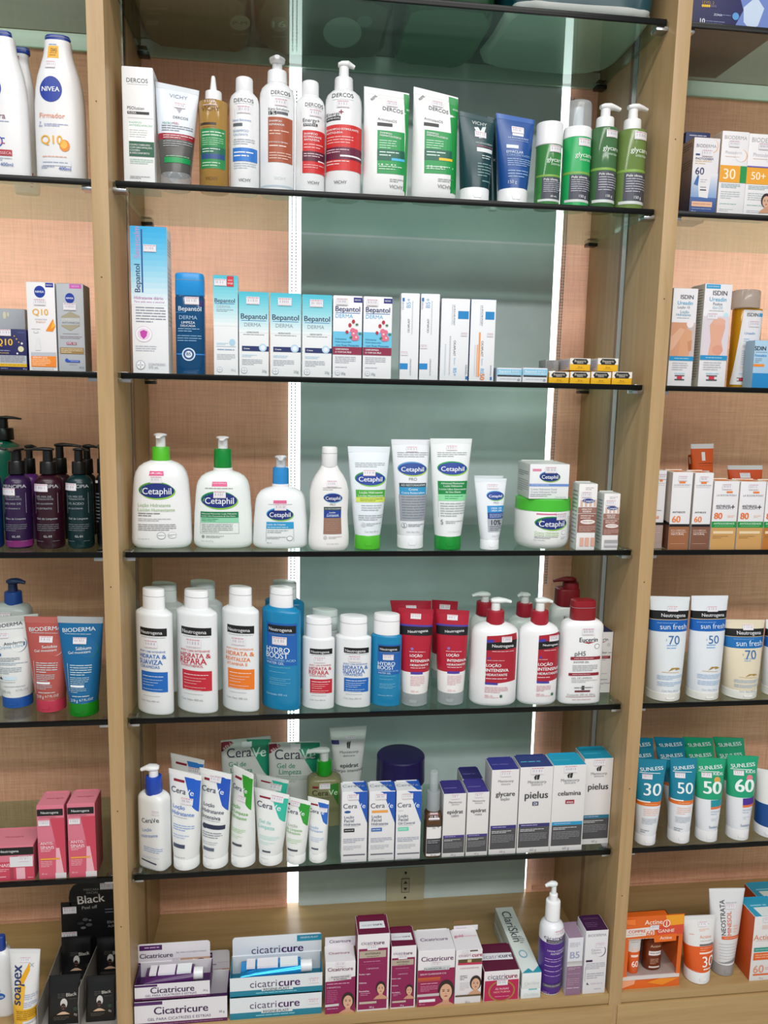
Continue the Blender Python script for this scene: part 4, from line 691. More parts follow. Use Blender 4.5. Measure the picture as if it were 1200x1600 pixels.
# ================================================================== MIDDLE BAY, fifth glass shelf (body lotions)
def neut(x, y, w, r=0, h=.3): return [R(x-w/2, x+w/2, y-w*h/2, y+w*h/2, '#111215'), T('Neutrogena', x, y, w*.7, '#e4e6e8', .012, r)]
Z(190, 890, 4)
def lotion(q, fq, capq, kind, lab, Y=None, rz=-.55, back=False, grp=None, sz=1):
    """flat-oval lotion bottle turned on the shelf; fq = its broad printed face in the picture"""
    x0, x1 = fq[0], fq[2]; yt, yb = (fq[1]+fq[3])/2, (fq[5]+fq[7])/2; w = x1-x0; V = lambda t: yb-(yb-yt)*t; X = lambda t: x0+w*t
    cols = {'blue':('#1565b8', 'SUAVIZA', 'CERAMIDAS'), 'red':('#c02236', 'REPARA', 'D-PANTHENOL'), 'orange':('#e87820', 'REVITALIZA', 'VITAMINA E')}
    body = '#e9ecee' if kind != 'hydro' else '#1583b4'
    qq = Q(fq); P = lambda u, v: tuple(qq.P(.09+.9*u, v))
    def rr(u0, u1, v1, v0, c): return PG([P(u0, v0), P(u1, v0), P(u1, v1), P(u0, v1)], c)
    it = []
    if not back:
        nb = P(.58, .80); it = [rr(.24, .96, .84, .765, '#111215'), T('Neutrogena', *nb, w*.52, '#e4e6e8', .012), L(*sorted((P(.3, .75)[0], P(.94, .75)[0])), P(.6, .757)[1], P(.6, .745)[1], 1, GY)]
        if kind == 'hydro':
            it = [rr(.2, .98, .86, .45, '#1a5fae')] + it + [T('HYDRO', *P(.52, .6), w*.52, '#e4f0f6', .02, 0, 1.1), T('BOOST', *P(.5, .545), w*.5, '#e4f0f6', .02, 0, 1.1), T('HYALURONIC ACID', *P(.58, .5), w*.6, '#9fd0ea', .01), T('WATER GEL', *P(.46, .47), w*.4, '#cfe6f2', .01)]
            for k, v in enumerate((.44, .39, .33, .31, .29, .27)): a = P(.3, v); b = P(.85-.1*(k % 2), v); it.append(L(a[0], b[0], a[1]-5, a[1]+3, 1, '#7fc0dc'))
            it += [T('Conteúdo 400 mL', *P(.5, .16), w*.44, '#9fd0e4')]
        else:
            c, n1, n2 = cols[kind]
            it += [T('BODY CARE INTENSIVE', *P(.58, .615), w*.6, c, .008), T('HIDRATA &', *P(.58, .57), w*.62, c, .02, 0, 1.1), T(n1, *P(.54, .515), w*.56, c, .02, 0, 1.1), T(n2, *P(.52, .468), w*.48, c, .008), rr(.26, .96, .42, .225, c)]
            a = P(.32, .4); b = P(.9, .4); it.append(L(a[0], b[0], a[1]-5, a[1]+5, 1, W_))
            for k in range(5): a = P(.32, .365-.03*k); b = P(.86-.1*(k % 3), .365-.03*k); it.append(L(a[0], b[0], a[1]-4, a[1]+3, 1, '#f0d6d6' if kind == 'red' else '#dfe8f2'))
            a = P(.32, .205); b = P(.8, .205); it += [L(a[0], b[0], a[1]-4, a[1]+2, 1, GY), T('Cont. Neto 400 mL', *P(.52, .135), w*.44, '#8d9094')]
        it.append(S(*P(.58, .69), w*.32))
    elif kind == 'hydro': it = [rr(.9, .97, .82, .6, '#0d3a6a')]
    tops = [('cap', *capq, W_ if not back else '#dfe8e6', 'flip_cap', .62, .06)]
    bottle(q, 4, body, tops, it, lab, 'lotion_bottle', prof='lens', dr=.56, n=1.85, Y=Y, rz=rz, pq=fq, wk=1.12 if rz < -.5 and not back else 1.02, group=grp)
lotion((56, 345, 195, 860), (70, 195, 330, 185, 330, 860, 70, 860), (110, 294, 84, 195), 'blue', 'white lotion bottle standing behind the one with royal blue label', Y=.115, back=True)
lotion((372, 650, 180, 860), (380, 185, 640, 175, 640, 860, 380, 860), (424, 602, 70, 180), 'red', 'white lotion bottle standing behind the tall one with red label', Y=.115, back=True)
lotion((884, 1150, 175, 860), (890, 190, 1150, 165, 1150, 860, 890, 880), (936, 1104, 70, 185), 'hydro', 'blue lotion bottle standing behind the large blue one', Y=.11, back=True)
lotion((88, 330, 240, 930), (110, 250, 330, 215, 330, 865, 150, 948), (126, 292, 115, 250), 'blue', 'large white lotion bottle with royal blue label and white cap', Y=.006)
lotion((338, 606, 235, 930), (360, 262, 604, 222, 600, 880, 400, 938), (384, 560, 124, 248), 'red', 'large white lotion bottle with red label and white cap', Y=.006)
lotion((626, 862, 225, 915), (640, 250, 862, 205, 855, 870, 690, 920), (666, 830, 106, 240), 'orange', 'large white lotion bottle with orange label and white cap', Y=.008)
lotion((876, 1118, 225, 910), (880, 240, 1118, 212, 1100, 870, 915, 914), (916, 1082, 108, 232), 'hydro', 'large blue lotion bottle with white cap and navy print', Y=.008)
Z(460, 900, 4)
lotion((100, 275, 320, 800), (100, 330, 275, 320, 270, 800, 110, 800), (106, 272, 204, 330), 'red', 'small white lotion bottle standing behind the one with red label', Y=.1, back=True, rz=-.3)
lotion((47, 250, 365, 862), (50, 380, 250, 355, 248, 830, 62, 862), (76, 244, 252, 378), 'red', 'small white lotion bottle with red label and white cap', Y=.012, rz=-.3)
lotion((252, 476, 358, 855), (255, 372, 476, 345, 465, 820, 265, 856), (280, 456, 246, 372), 'blue', 'small white lotion bottle with royal blue label and white cap', Y=.014, rz=-.3)
lotion((476, 665, 350, 842), (480, 362, 668, 340, 662, 815, 484, 842), (500, 664, 232, 360), 'hydro', 'small blue lotion bottle with white cap and navy print', Y=.016, rz=-.3)
def redtube(q, cap, ze, lab, Y, back=False, rz=-.25):
    x0, x1 = q[0], q[2]; w = x1-x0; xb0, xb1 = q[6], q[4]; yt = (q[1]+q[3])/2; yb = q[5]
    it = [S(x0+w*.5, yt+45, 62)]
    if not back: it += [R(x0, x1, 304, 320, '#4a3a9a'), R(x0, x1, 316, 372, '#121216'), T('Neutrogena', x0+w*.56, 342, w*.56, '#e4e6e8', .012, 6), L(xb0+60, xb1-10, 470, 482, 1, '#e6b3bb'), E(xb0+76, 460, 9, 9, '#8a6ab0'), T('LOÇÃO', xb0+100, 500, 72, W_, .03), T('INTENSIVA', xb0+122, 532, 108, W_, .03), T('HIDRATANTE', xb0+118, 560, 104, W_, .02), L(xb0+68, xb1-10, 574, 586, 1, '#f0c9cf'), R(xb0+68, xb0+140, 606, 622, '#4a3a9a'), L(xb0+68, xb0+150, 632, 700, 6, '#d9a3ab'), T('200 mL', xb0+94, 735, 48, '#d9a3ab')]
    tube(q, 4, '#eeecea', cap, 'g#e3e8ea', it, lab, zones=((yt-20, ze, '#b01c34'),), crimp=(24, '#a81c32'), Y=Y, rz=rz)
redtube((598, 155, 856, 158, 835, 790, 680, 790), 720, 600, 'red and white lotion tube behind the one with glossy front, beside blue bottle', .085, True, 0)
redtube((864, 172, 1018, 138, 975, 760, 850, 760), 690, 560, 'red and white lotion tube behind the second glossy red tube', .15, True, -.3)
redtube((654, 222, 866, 190, 828, 842, 664, 842), 756, 612, 'red and white lotion tube next to the small blue bottle', .016)
redtube((888, 232, 1088, 196, 1052, 842, 890, 842), 756, 614, 'red and white lotion tube next to the pump bottle', .016)
Z(720, 890, 4.286)
def intens(q, col, head, lab, Y=None, back=False, sx=0, label=None):
    x0, x1, yt, yb = q; w = x1-x0
    it = []
    if not back:
        a, b, yo = label
        it = [PG([(a, 424+yo), (b, 406), (b, 745), (a, 768+yo)], '#a81a30'), PG([(a, 450), (a+46, 447), (a+46, 468), (a, 470)], '#3f3aa0'), PG([(a, 472), (b, 450), (b, 510), (a, 525)], '#111115'), T('Neutrogena', (a+b)/2+6, 490, (b-a)*.7, '#e6e8ea', .012), L(a+36, b-20, 524, 538, 1, '#e0b3ba'), E(a+18, 580, 9, 8, '#4a3a9a'), L(a+6, b-80, 590, 602, 1, '#e0b3ba'), T('LOÇÃO', a+50, 630, 92, W_, .03), T('INTENSIVA', a+74, 664, 142, W_, .03), T('HIDRATANTE', a+70, 697, 136, W_, .02), L(a+4, b-60, 718, 734, 1, '#f0ccd2'), PG([(a, 752), (a+80, 756), (a+80, 770), (a, 768)], '#3f3aa0'), L(a, b-50, 784, 830, 4, '#c9808c'), T('400 mL', a+26, 848, 52, '#c9808c'), R(a+96, a+112, 842, 862, '#3f6a4a'), L(a, a+90, 856, 868, 1, '#d9a3ab'), S((a+b)/2+28, 445, 66)]
    bottle(q, 4, W_ if not back else '#e0e8e6', [('pump', *col, '#a31c2e', *head, 'R' if not back else 'L')], it, lab, 'pump_bottle', prof='round', dr=.62, n=2.3, Y=Y, rz=-.12)
intens((52, 240, 290, 860), (92, 205, 212, 300), (76, 195, 152, 190, '#e3ece9'), 'white pump bottle with red collar behind the one beside the red tube', .12, True)
intens((300, 520, 300, 860), (384, 490, 220, 308), (404, 550, 156, 190, '#e3ece9'), 'white pump bottle with red collar standing behind the second red label', .12, True)
intens((64, 370, 348, 926), (166, 284, 268, 356), (180, 338, 192, 232, '#eef3f2'), 'white pump bottle with red label next to the red tube', None, label=(155, 352, 0))
intens((382, 640, 346, 930), (462, 578, 272, 358), (476, 614, 192, 232, '#eef3f2'), 'white pump bottle with red label next to the white cleanser with red cap', None, label=(496, 638, 0))
bottle((580, 800, 225, 860), 4, '#e3e9e7', [('cap', 650, 806, 120, 235, '#7d1320', 'collar', .8, .1), ('pump', 680, 790, 80, 130, '#7d1320', 622, 800, 52, 120, '#8c1624', 'L')], [T('Eucerin', 700, 324, 90, '#4a2a2e', .015), L(660, 730, 372, 384, 1, '#8d9094'), T('pH5', 668, 420, 50, '#8d9094'), R(600, 730, 450, 470, '#8c1d2c'), R(600, 730, 560, 580, '#8c1d2c')], 'white bottle with dark red pump behind the red capped cleanser', 'pump_bottle', prof='slab', dr=.55, n=3, Y=.13)
bottle((658, 934, 328, 905), 4, W_, [('cap', 730, 892, 200, 342, '#8f1522', 'flip_cap', .62, .12)], [T('Eucerin', 818, 452, 120, '#33353a', .02), PG([(776, 470), (864, 470), (820, 481)], '#a02030'), E(878, 500, 18, 18, '#8d9094'), E(878, 500, 14, 14, W_), T('pH5', 768, 547, 70, '#5a5d62', .01), R(708, 906, 570, 592, '#8c1d2c'), L(730, 860, 576, 588, 1, '#e0b9bd'), T('SHOWER GEL', 778, 606, 100, '#6d7075', .01), L(724, 888, 626, 672, 4, '#8d9094'), R(702, 900, 682, 702, '#8c1d2c'), L(724, 840, 687, 698, 1, '#e0b9bd'), T('GEL DE LIMPEZA', 788, 718, 132, '#7d8085'), L(722, 890, 730, 752, 2, '#a3a6a9'), L(742, 862, 778, 794, 1, '#6d7075'), R(790, 808, 772, 800, '#33353a'), R(746, 846, 804, 816, '#6a1a28'), T('Conteúdo 250 mL 250 g', 790, 834, 178, '#77797e'), R(694, 886, 848, 851, '#8c4a52'), L(732, 852, 862, 876, 1, '#c3a0a4'), S(812, 396, 78)],
   'white cleanser bottle with dark red flip cap', prof='slab', dr=.5, n=3.2)
carton((920, 422, 1080, 414, 1056, 862, 912, 870), 4, .045, '#eceded', [T('Eucerin', 994, 470, 96, '#5a5d62', .015), PG([(962, 486), (1030, 486), (996, 496)], '#a02030'), E(1046, 508, 12, 14, '#cfd1d3'), T('Aquaphor', 990, 567, 92, '#5a5d62', .015), R(925, 940, 566, 570, '#6d7075'), R(1044, 1068, 564, 567, '#6d7075'), R(922, 1058, 592, 612, '#8c1d2c'), L(935, 1045, 597, 607, 1, '#e0b9bd'), L(960, 1030, 618, 634, 2, '#9a9da0'), L(930, 1040, 718, 740, 2, '#b3b6b9'), L(940, 1040, 760, 776, 1, '#a3a6a9'), L(930, 1030, 790, 806, 2, '#8d9094'), R(912, 926, 797, 800, '#6d7075'), R(1030, 1056, 790, 793, '#6d7075'), T('45 g', 980, 818, 32, '#7d8085')],
   'white ointment carton with navy blue top near the right upright', top='#232a5c', tp=((930, 1080, 370, 420), []), Y=.06)

# ================================================================== MIDDLE BAY, lowest glass shelf
Z(190, 1120, 4.138)
def cera(x, y, w, c='#23304e', c2='#e9f0f2', r=0, k=.62):
    return [T('Cera', x-w*(1-k)/2, y, w*k, c, .008, r), T('Ve', x+w*k/2, y+math.tan(math.radians(-r))*w*.42, w*(1-k)*.92, c2, .008, r)]
def cpouch(q, lab, Y):
    x0, x1, yt = q[0], q[2], q[1]; w = x1-x0; X = lambda t: x0+w*t
    pouch(q, 5, .05, '#c9cdc8', [PG([(X(0), yt), (X(.34), yt-5), (X(0), yt+100)], '#7d1c30'), PG([(X(.5), yt-10), (X(1), yt-12), (X(1), yt+330), (X(.86), yt+260)], '#108a68'), T('REFIL', X(.14), yt+42, w*.2, '#f0d6da', .02, 42), *cera(X(.52), yt+92, w*.78, '#23283c', '#cfe8dc'), L(X(.14), X(.7), yt+124, yt+134, 1, '#6d7274'), T('Gel de', X(.34), yt+185, w*.34, '#2f8f6c', .01), T('Limpeza', X(.42), yt+235, w*.42, '#2f8f6c', .01), L(X(.15), X(.75), yt+270, yt+330, 4, '#8fa89c'), S(X(.52), yt+30, 64)],
      lab, Y=Y)
cpouch((640, 155, 968, 122, 960, 760, 650, 760), 'white and green refill pouch with red corner, against the terracotta blind', .2)
cpouch((946, 168, 1285, 160, 1275, 800, 955, 800), 'white and green refill pouch with red corner, behind the green collared pump', .18)
bottle((105, 325, 480, 1005), 5, '#e9ebea', [('pump', 180, 292, 380, 490, '#1746b0', 125, 278, 316, 386, '#f0f1f2', 'L')], [T('CeraVe', 250, 640, 118, '#33384c', .008, 12), T('Loção', 236, 712, 64, '#6f8fc8', .01, 14), T('Hidratante', 254, 744, 104, '#6f8fc8', .01, 14), L(228, 320, 810, 850, 3, '#8fa3d0'), L(228, 310, 880, 900, 2, '#b9c3d8'), PG([(230, 936), (300, 898), (300, 908), (230, 946)], '#3a3f58'), L(232, 300, 960, 985, 1, '#a9b0c0'), S(284, 575, 50)],
   'white lotion pump bottle with royal blue collar', 'pump_bottle', prof='slab', dr=.62, n=3.4, rz=-.55, Y=.004, pq=(110, 500, 325, 470, 325, 930, 215, 1028), wk=.98)
def ctube(q, cap, c1, items, lab, rz=-.5, Y=None, cc='#eceeed', grp=None, back=False):
    qq = Q(q); P = lambda u, v: tuple(qq.P(.1+.9*u, v)); sl = math.degrees(math.atan2(qq.TL.y-qq.TR.y, qq.TR.x-qq.TL.x)); w = (qq.TR-qq.TL).length
    it = [PG([P(.46, .96), P(1, .96), P(1, .62), P(.82, .68)], c1), PG([P(.1, .9), P(.48, .9), P(.48, .925), P(.1, .925)], '#8c1d34')]
    if not back: it += [T('Cera', *P(.3, .82), w*.44, '#23304e', .008), T('Ve', *P(.68, .82), w*.24, '#eaf2f4', .012)]
    for k in items: it.append(k(P, w))
    tube(q, 5, '#eceeed', cap, cc, it, lab, Y=Y, rz=rz, crimp=((qq.BL.y-qq.TL.y)*.05, '#f0f1f0'), group=grp)
def tt(s, u, v, wf, c, b=.012): return lambda P, w: T(s, *P(u, v), w*wf, c, b)
def ll(u0, u1, v0, v1, n, c): return lambda P, w: L(P(u0, v0)[0], P(u1, v0)[0], P((u0+u1)/2, v0)[1], P((u0+u1)/2, v1)[1], n, c)
def bar(u0, u1, v0, v1, c): return lambda P, w: PG([P(u0, v1), P(u1, v1), P(u1, v0), P(u0, v0)], c)
def stk(u, v): return lambda P, w: S(*P(u, v), w*.34)
B_, N_, G_, M_ = '#2f6fc4', '#27304c', '#5aa83a', '#3fb8a4'
ctube((314, 300, 546, 212, 500, 870, 345, 870), 800, '#2f7fd0', [stk(.72, .86)], 'white body lotion tube standing behind the blue lettered one', Y=.11, back=True)
ctube((868, 425, 1085, 352, 1040, 880, 890, 880), 810, '#30b8a0', [stk(.62, .86)], 'white gel tube standing behind the mint lettered one', Y=.11, back=True)
ctube((295, 400, 522, 318, 508, 1008, 338, 1008), 930, '#1f5fc8', [tt('Loção', .36, .66, .36, B_), tt('Hidratante', .5, .6, .62, B_), ll(.16, .7, .565, .55, 1, '#8d96a8'), ll(.16, .92, .49, .42, 3, '#7f9fd4'), ll(.16, .8, .39, .34, 2, '#a9bce0'), bar(.16, .68, .245, .285, '#3f4a64'), ll(.2, .7, .155, .135, 1, '#a9aeb8'), stk(.62, .73)], 'white body lotion tube with blue lettering and blue corner')
ctube((500, 392, 716, 308, 690, 990, 526, 990), 915, '#1f55bc', [tt('Loção', .36, .67, .34, N_), tt('Hidratante', .5, .61, .62, N_), tt('Intensiva', .46, .55, .54, N_), ll(.16, .8, .52, .505, 1, '#9aa0ac'), bar(.2, .96, .43, .475, '#27304c'), lambda P, w: E(*P(.22, .45), 17, 17, '#27304c'), ll(.14, .9, .4, .33, 3, '#7d8494'), ll(.14, .8, .3, .26, 2, '#b0b5be'), bar(.16, .68, .2, .235, '#5a6478'), ll(.2, .7, .13, .115, 1, '#b3b8c0'), stk(.5, .93)], 'white intensive lotion tube with dark navy lettering')
ctube((720, 400, 858, 285, 866, 980, 708, 980), 905, '#2f9a28', [tt('Loção', .36, .64, .4, G_), tt('de Limpeza', .5, .585, .7, G_), tt('Hidratante', .5, .535, .64, G_), ll(.14, .9, .42, .37, 3, '#a3cf8c'), ll(.14, .8, .35, .31, 2, '#bfd9b0'), bar(.3, .8, .235, .26, '#4a5058'), ll(.4, .9, .14, .125, 1, '#c3c6c4'), stk(.6, .73)], 'white cleanser tube with green lettering, turned sideways', rz=-.8)
ctube((855, 522, 1085, 440, 1042, 974, 888, 974), 900, '#30b8a0', [tt('Gel de', .36, .61, .34, '#8fd0c8'), tt('Limpeza', .42, .545, .46, '#8fd0c8'), ll(.16, .9, .43, .37, 3, '#a9dcd4'), ll(.16, .8, .35, .3, 2, '#bfe4dc'), bar(.3, .68, .2, .225, '#4a5460'), ll(.2, .6, .12, .1, 1, '#c3cac8'), stk(.66, .93)], 'white gel tube with mint lettering and mint corner')
ctube((1052, 560, 1225, 500, 1190, 972, 1066, 972), 905, '#2f9a34', [tt('Loção', .4, .62, .34, '#a9b09c'), tt('de Limpeza', .46, .56, .56, '#7fb86a'), tt('Hidratante', .44, .51, .5, '#7fb86a'), ll(.14, .86, .42, .34, 3, '#b3d8a3'), bar(.16, .74, .225, .255, '#4a5058'), ll(.2, .6, .16, .14, 1, '#c3c6c4'), stk(.4, .94)], 'small white cleanser tube with green lettering')
Z(450, 1120, 4.444)
ctube((138, 602, 284, 538, 268, 1020, 145, 1020), 945, '#2a66c0', [tt('Loção', .4, .58, .36, '#8fb0dc'), tt('Hidratante', .48, .53, .58, '#8fb0dc'), ll(.2, .9, .43, .35, 3, '#b3c6e4'), bar(.26, .7, .23, .255, '#4a5468'), ll(.3, .7, .17, .15, 1, '#c3c8d0'), stk(.75, .86)], 'small white lotion tube with blue lettering and blue corner')
bottle((130, 368, 395, 815), 5, 't#a8a67a', [('pump', 192, 298, 300, 390, '#16a01e', 132, 282, 222, 262, '#d9dedb', 'L')], [PG([(270, 450), (346, 440), (346, 640)], '#2f7a2c'), R(166, 206, 460, 478, '#7d1c30'), *cera(252, 515, 172, '#33362c', '#cfe4c4'), L(170, 290, 556, 566, 1, '#6d6d50'), T('Óleo de', 212, 574, 80, '#5a6a30', .01), L(170, 338, 640, 700, 4, '#7d7d58'), S(250, 460, 72)],
   'olive clear pump bottle with bright green collar', 'pump_bottle', prof='rect', dr=.6, n=3.6, Y=.13)
tube((288, 78, 548, 62, 480, 620, 350, 620), 5, '#d9dcda', 560, '#d3d6d4', [R(302, 354, 150, 176, '#3a3a80'), PG([(405, 165), (420, 152), (416, 196), (408, 196)], '#33363a'), PG([(420, 162), (434, 150), (426, 198), (418, 198)], '#33363a'), T('Mantecorp', 422, 218, 126, '#6d7074', .008), T('skincare', 420, 240, 78, '#6d7074'), T('epidrat', 422, 300, 122, '#2a2c30', .025), T('corpo intensivo', 420, 332, 190, '#4a4d52', .005), S(434, 130, 66)], 'white body cream tube with leaf emblem, behind the small cartons', Y=.17, crimp=(22, '#cfd3d0'))
bottle((618, 932, 430, 700), 5, '#e0dfe3', [('cap', 608, 942, 262, 442, '#2a1f5a', 'lid', 1, .06)], [], 'big cream jar with dark purple lid behind the small cartons', 'cream_jar', 'jar', prof='jar', Y=.13)
for i, (q, c, l2, lab) in enumerate((((372, 522, 556, 522, 548, 1022, 366, 1026), '#23262c', 'Hidratante', 'white face lotion carton with black oval tag'), ((562, 520, 748, 516, 738, 1015, 556, 1022), '#3f6fb4', 'Hidratante', 'white face lotion carton with orange tag'), ((750, 516, 932, 508, 916, 1005, 742, 1012), '#6fcfb0', 'Oil Control', 'white face lotion carton with mint green tag'))):
    x0, x1, yt = q[6], q[2], q[1]; w = x1-x0; X = lambda t: x0+w*t
    carton(q, 5, .038, '#e6e6e8', [PG([(X(.44), yt), (X(1), yt), (X(1), yt+225), (X(.55), yt+10)], '#1a54b4'), *cera(X(.5), yt+98, w*.84, '#4a5064', '#dfe8f4'), E(X(.24), yt+140, w*.12, 9, '#2a4f94') if i == 0 else (R(X(.12), X(.72), yt+132, yt+150, '#e8a048') if i == 1 else R(X(.1), X(.3), yt+138, yt+142, '#c3c6ca')), T('Loção', X(.3), yt+176, w*.36, '#4f5a74', .01), T('Facial', X(.3), yt+202, w*.36, '#4f5a74', .01), T(l2, X(.42), yt+228, w*.62, '#4f5a74', .01), R(X(.1), X(.66), yt+243, yt+245, '#b3b8c0'), R(X(.1), X(.5), yt+258, yt+284, c), L(X(.14), X(.46), yt+266, yt+276, 1, '#e6e8ee'), L(X(.08), X(.88), yt+328, yt+364, 3, '#8d96ac'), L(X(.08), X(.75), yt+380, yt+414, 3, '#b0b4bc'), R(X(.08), X(.9), yt+444, yt+452, '#5a5d66'), L(X(.1), X(.6), yt+480, yt+490, 1, '#b9bcc2'), S(X(.46), yt+34, 78)],
      lab, tp=((q[0]+4, 452, q[2]-6, 450, q[2], yt, q[0], yt), [PG([(q[0]+w*.42, 452), (q[2], 450), (q[2], yt), (q[0]+w*.8, yt)], '#1a54b4'), T('CeraVe', q[0]+w*.46, 482, w*.8, '#8f97a8', .008)]), side='#1a54b4' if i == 2 else '#cfd2d8', top='#e6e6e8')
bottle((944, 1058, 640, 1000), 5, 't#6b4a2c', [('cap', 948, 1042, 512, 612, 'g#dfe4e6', 'collar', 1, .05), ('cap', 962, 1024, 380, 520, 'g#e6ebec', 'spray_head', 1, .3)], [R(952, 1054, 645, 985, '#e4e2e2'), T('blancy', 1000, 738, 82, '#4a4a4e', .012), T('TX', 1000, 760, 22, '#4a4a4e'), R(954, 1054, 845, 965, '#3a3b40'), L(962, 1042, 855, 885, 2, '#a9a9ae'), L(962, 1040, 895, 950, 4, '#5a5b60'), T('30 mL', 1002, 975, 40, '#7d7d80'), L(968, 1036, 692, 704, 1, '#9a9a9e'), S(1000, 670, 74)], 'slim amber serum bottle with clear spray cap', 'serum_bottle', prof='rect', n=5, dr=.9)
Z(650, 1150, 3.636)
def mante(q, ttop, name, sub, topc, band, lab, emblem=True, big=True, Y=None, tag_=None, d=.05):
    q = (q[0]+8, q[1]-8, q[2], q[3]); x0, x1, yt, yb = q; w = x1-x0; X = lambda t: x0+w*t; V = lambda t: yb-(yb-yt)*t
    it = [R(X(.03), X(.97), V(.31), V(.065), '#4a4a4e'), R(X(.03), X(.97), V(.345), V(.305), band), L(X(.1), X(.6), V(.335), V(.315), 1, '#b9b4d8'), L(X(.08), X(.8), V(.285), V(.25), 2, '#dfdfe2'), L(X(.08), X(.9), V(.235), V(.14), 5, '#8d8d92'), T('60 g', X(.5), V(.035), w*.2, '#9a9a9e'),
      T('Mantecorp', X(.52), V(.83 if emblem else .87), w*.56, '#8d8f94', .008), T('skincare', X(.52), V(.8 if emblem else .835), w*.34, '#8d8f94'), T(name, X(.52), V(.68 if emblem else .72), w*.7, '#33353a', .022), S(X(.52), V(.955), w*.4)]
    if sub: it.append(T(sub, X(.52), V(.625 if emblem else .66), w*.32, '#77797e', .008))
    if emblem:
        ex, ey = X(.52), V(.885); k = w*.1; it += [PG([(ex-k, ey), (ex-k*.2, ey-k*.9), (ex-k*.3, ey+k*.8), (ex-k*.7, ey+k*.8)], '#2a2c30'), PG([(ex-k*.1, ey-k*.5), (ex+k*.9, ey-k*1.5), (ex+k*.5, ey+k*.8), (ex-k*.1, ey+k*.8)], '#2a2c30')]
    if tag_: it += [R(X(.5-.09), X(.5+.09) if len(tag_[0]) < 3 else X(.5+.18), V(.6), V(.555), tag_[1]), T(tag_[0], X(.5 if len(tag_[0]) < 3 else .545), V(.578), w*(.1 if len(tag_[0]) < 3 else .2), W_, .01)]
    carton(q, 5, d, '#e2e0e0' if topc != '#3a2f7c' else '#e0dedd', it, lab, top=topc, Y=Y, side='#bfbdbd', tp=((q[0], q[1], yt-ttop, yt), [L(X(.1), X(.7), yt-ttop*.5, yt-ttop*.3, 1, '#6a62a8' if topc.startswith('#3') else '#4fb4d0')]))
mante((248, 384, 245, 660), 50, 'epidrat', None, '#3a2f7c', '#3a2f7c', 'white carton with purple top hidden behind the two face cream cartons', emblem=False, Y=.085)
mante((142, 290, 328, 705), 68, 'epidrat', 'calm', '#3a2f7c', '#3f3480', 'small white carton with purple top, next to the amber serum bottle', emblem=False)
mante((277, 420, 320, 698), 75, 'epidrat', 'rosto', '#3f3488', '#3f3480', 'small white carton with purple top, beside the taller cream coloured carton', emblem=False)
mante((412, 586, 192, 684), 74, 'glycare', 'loção', '#34348a', '#332c78', 'tall cream white carton with purple top and grey label', emblem=False)
mante((572, 778, 176, 676), 60, 'pielus', None, '#2a3a7c', '#33306e', 'tall white carton with navy top, wedged between purple and turquoise tops', tag_=('DI', '#2a2f60'))
mante((760, 964, 166, 668), 62, 'celamina', None, '#1fa3c8', '#2293c0', 'tall white carton with turquoise top and red name tag', tag_=('zinco', '#9a2a3a'))
mante((945, 1126, 128, 612), 58, 'pielus', None, '#1590b0', '#24708c', 'white carton with dark turquoise top, set back near the upright')

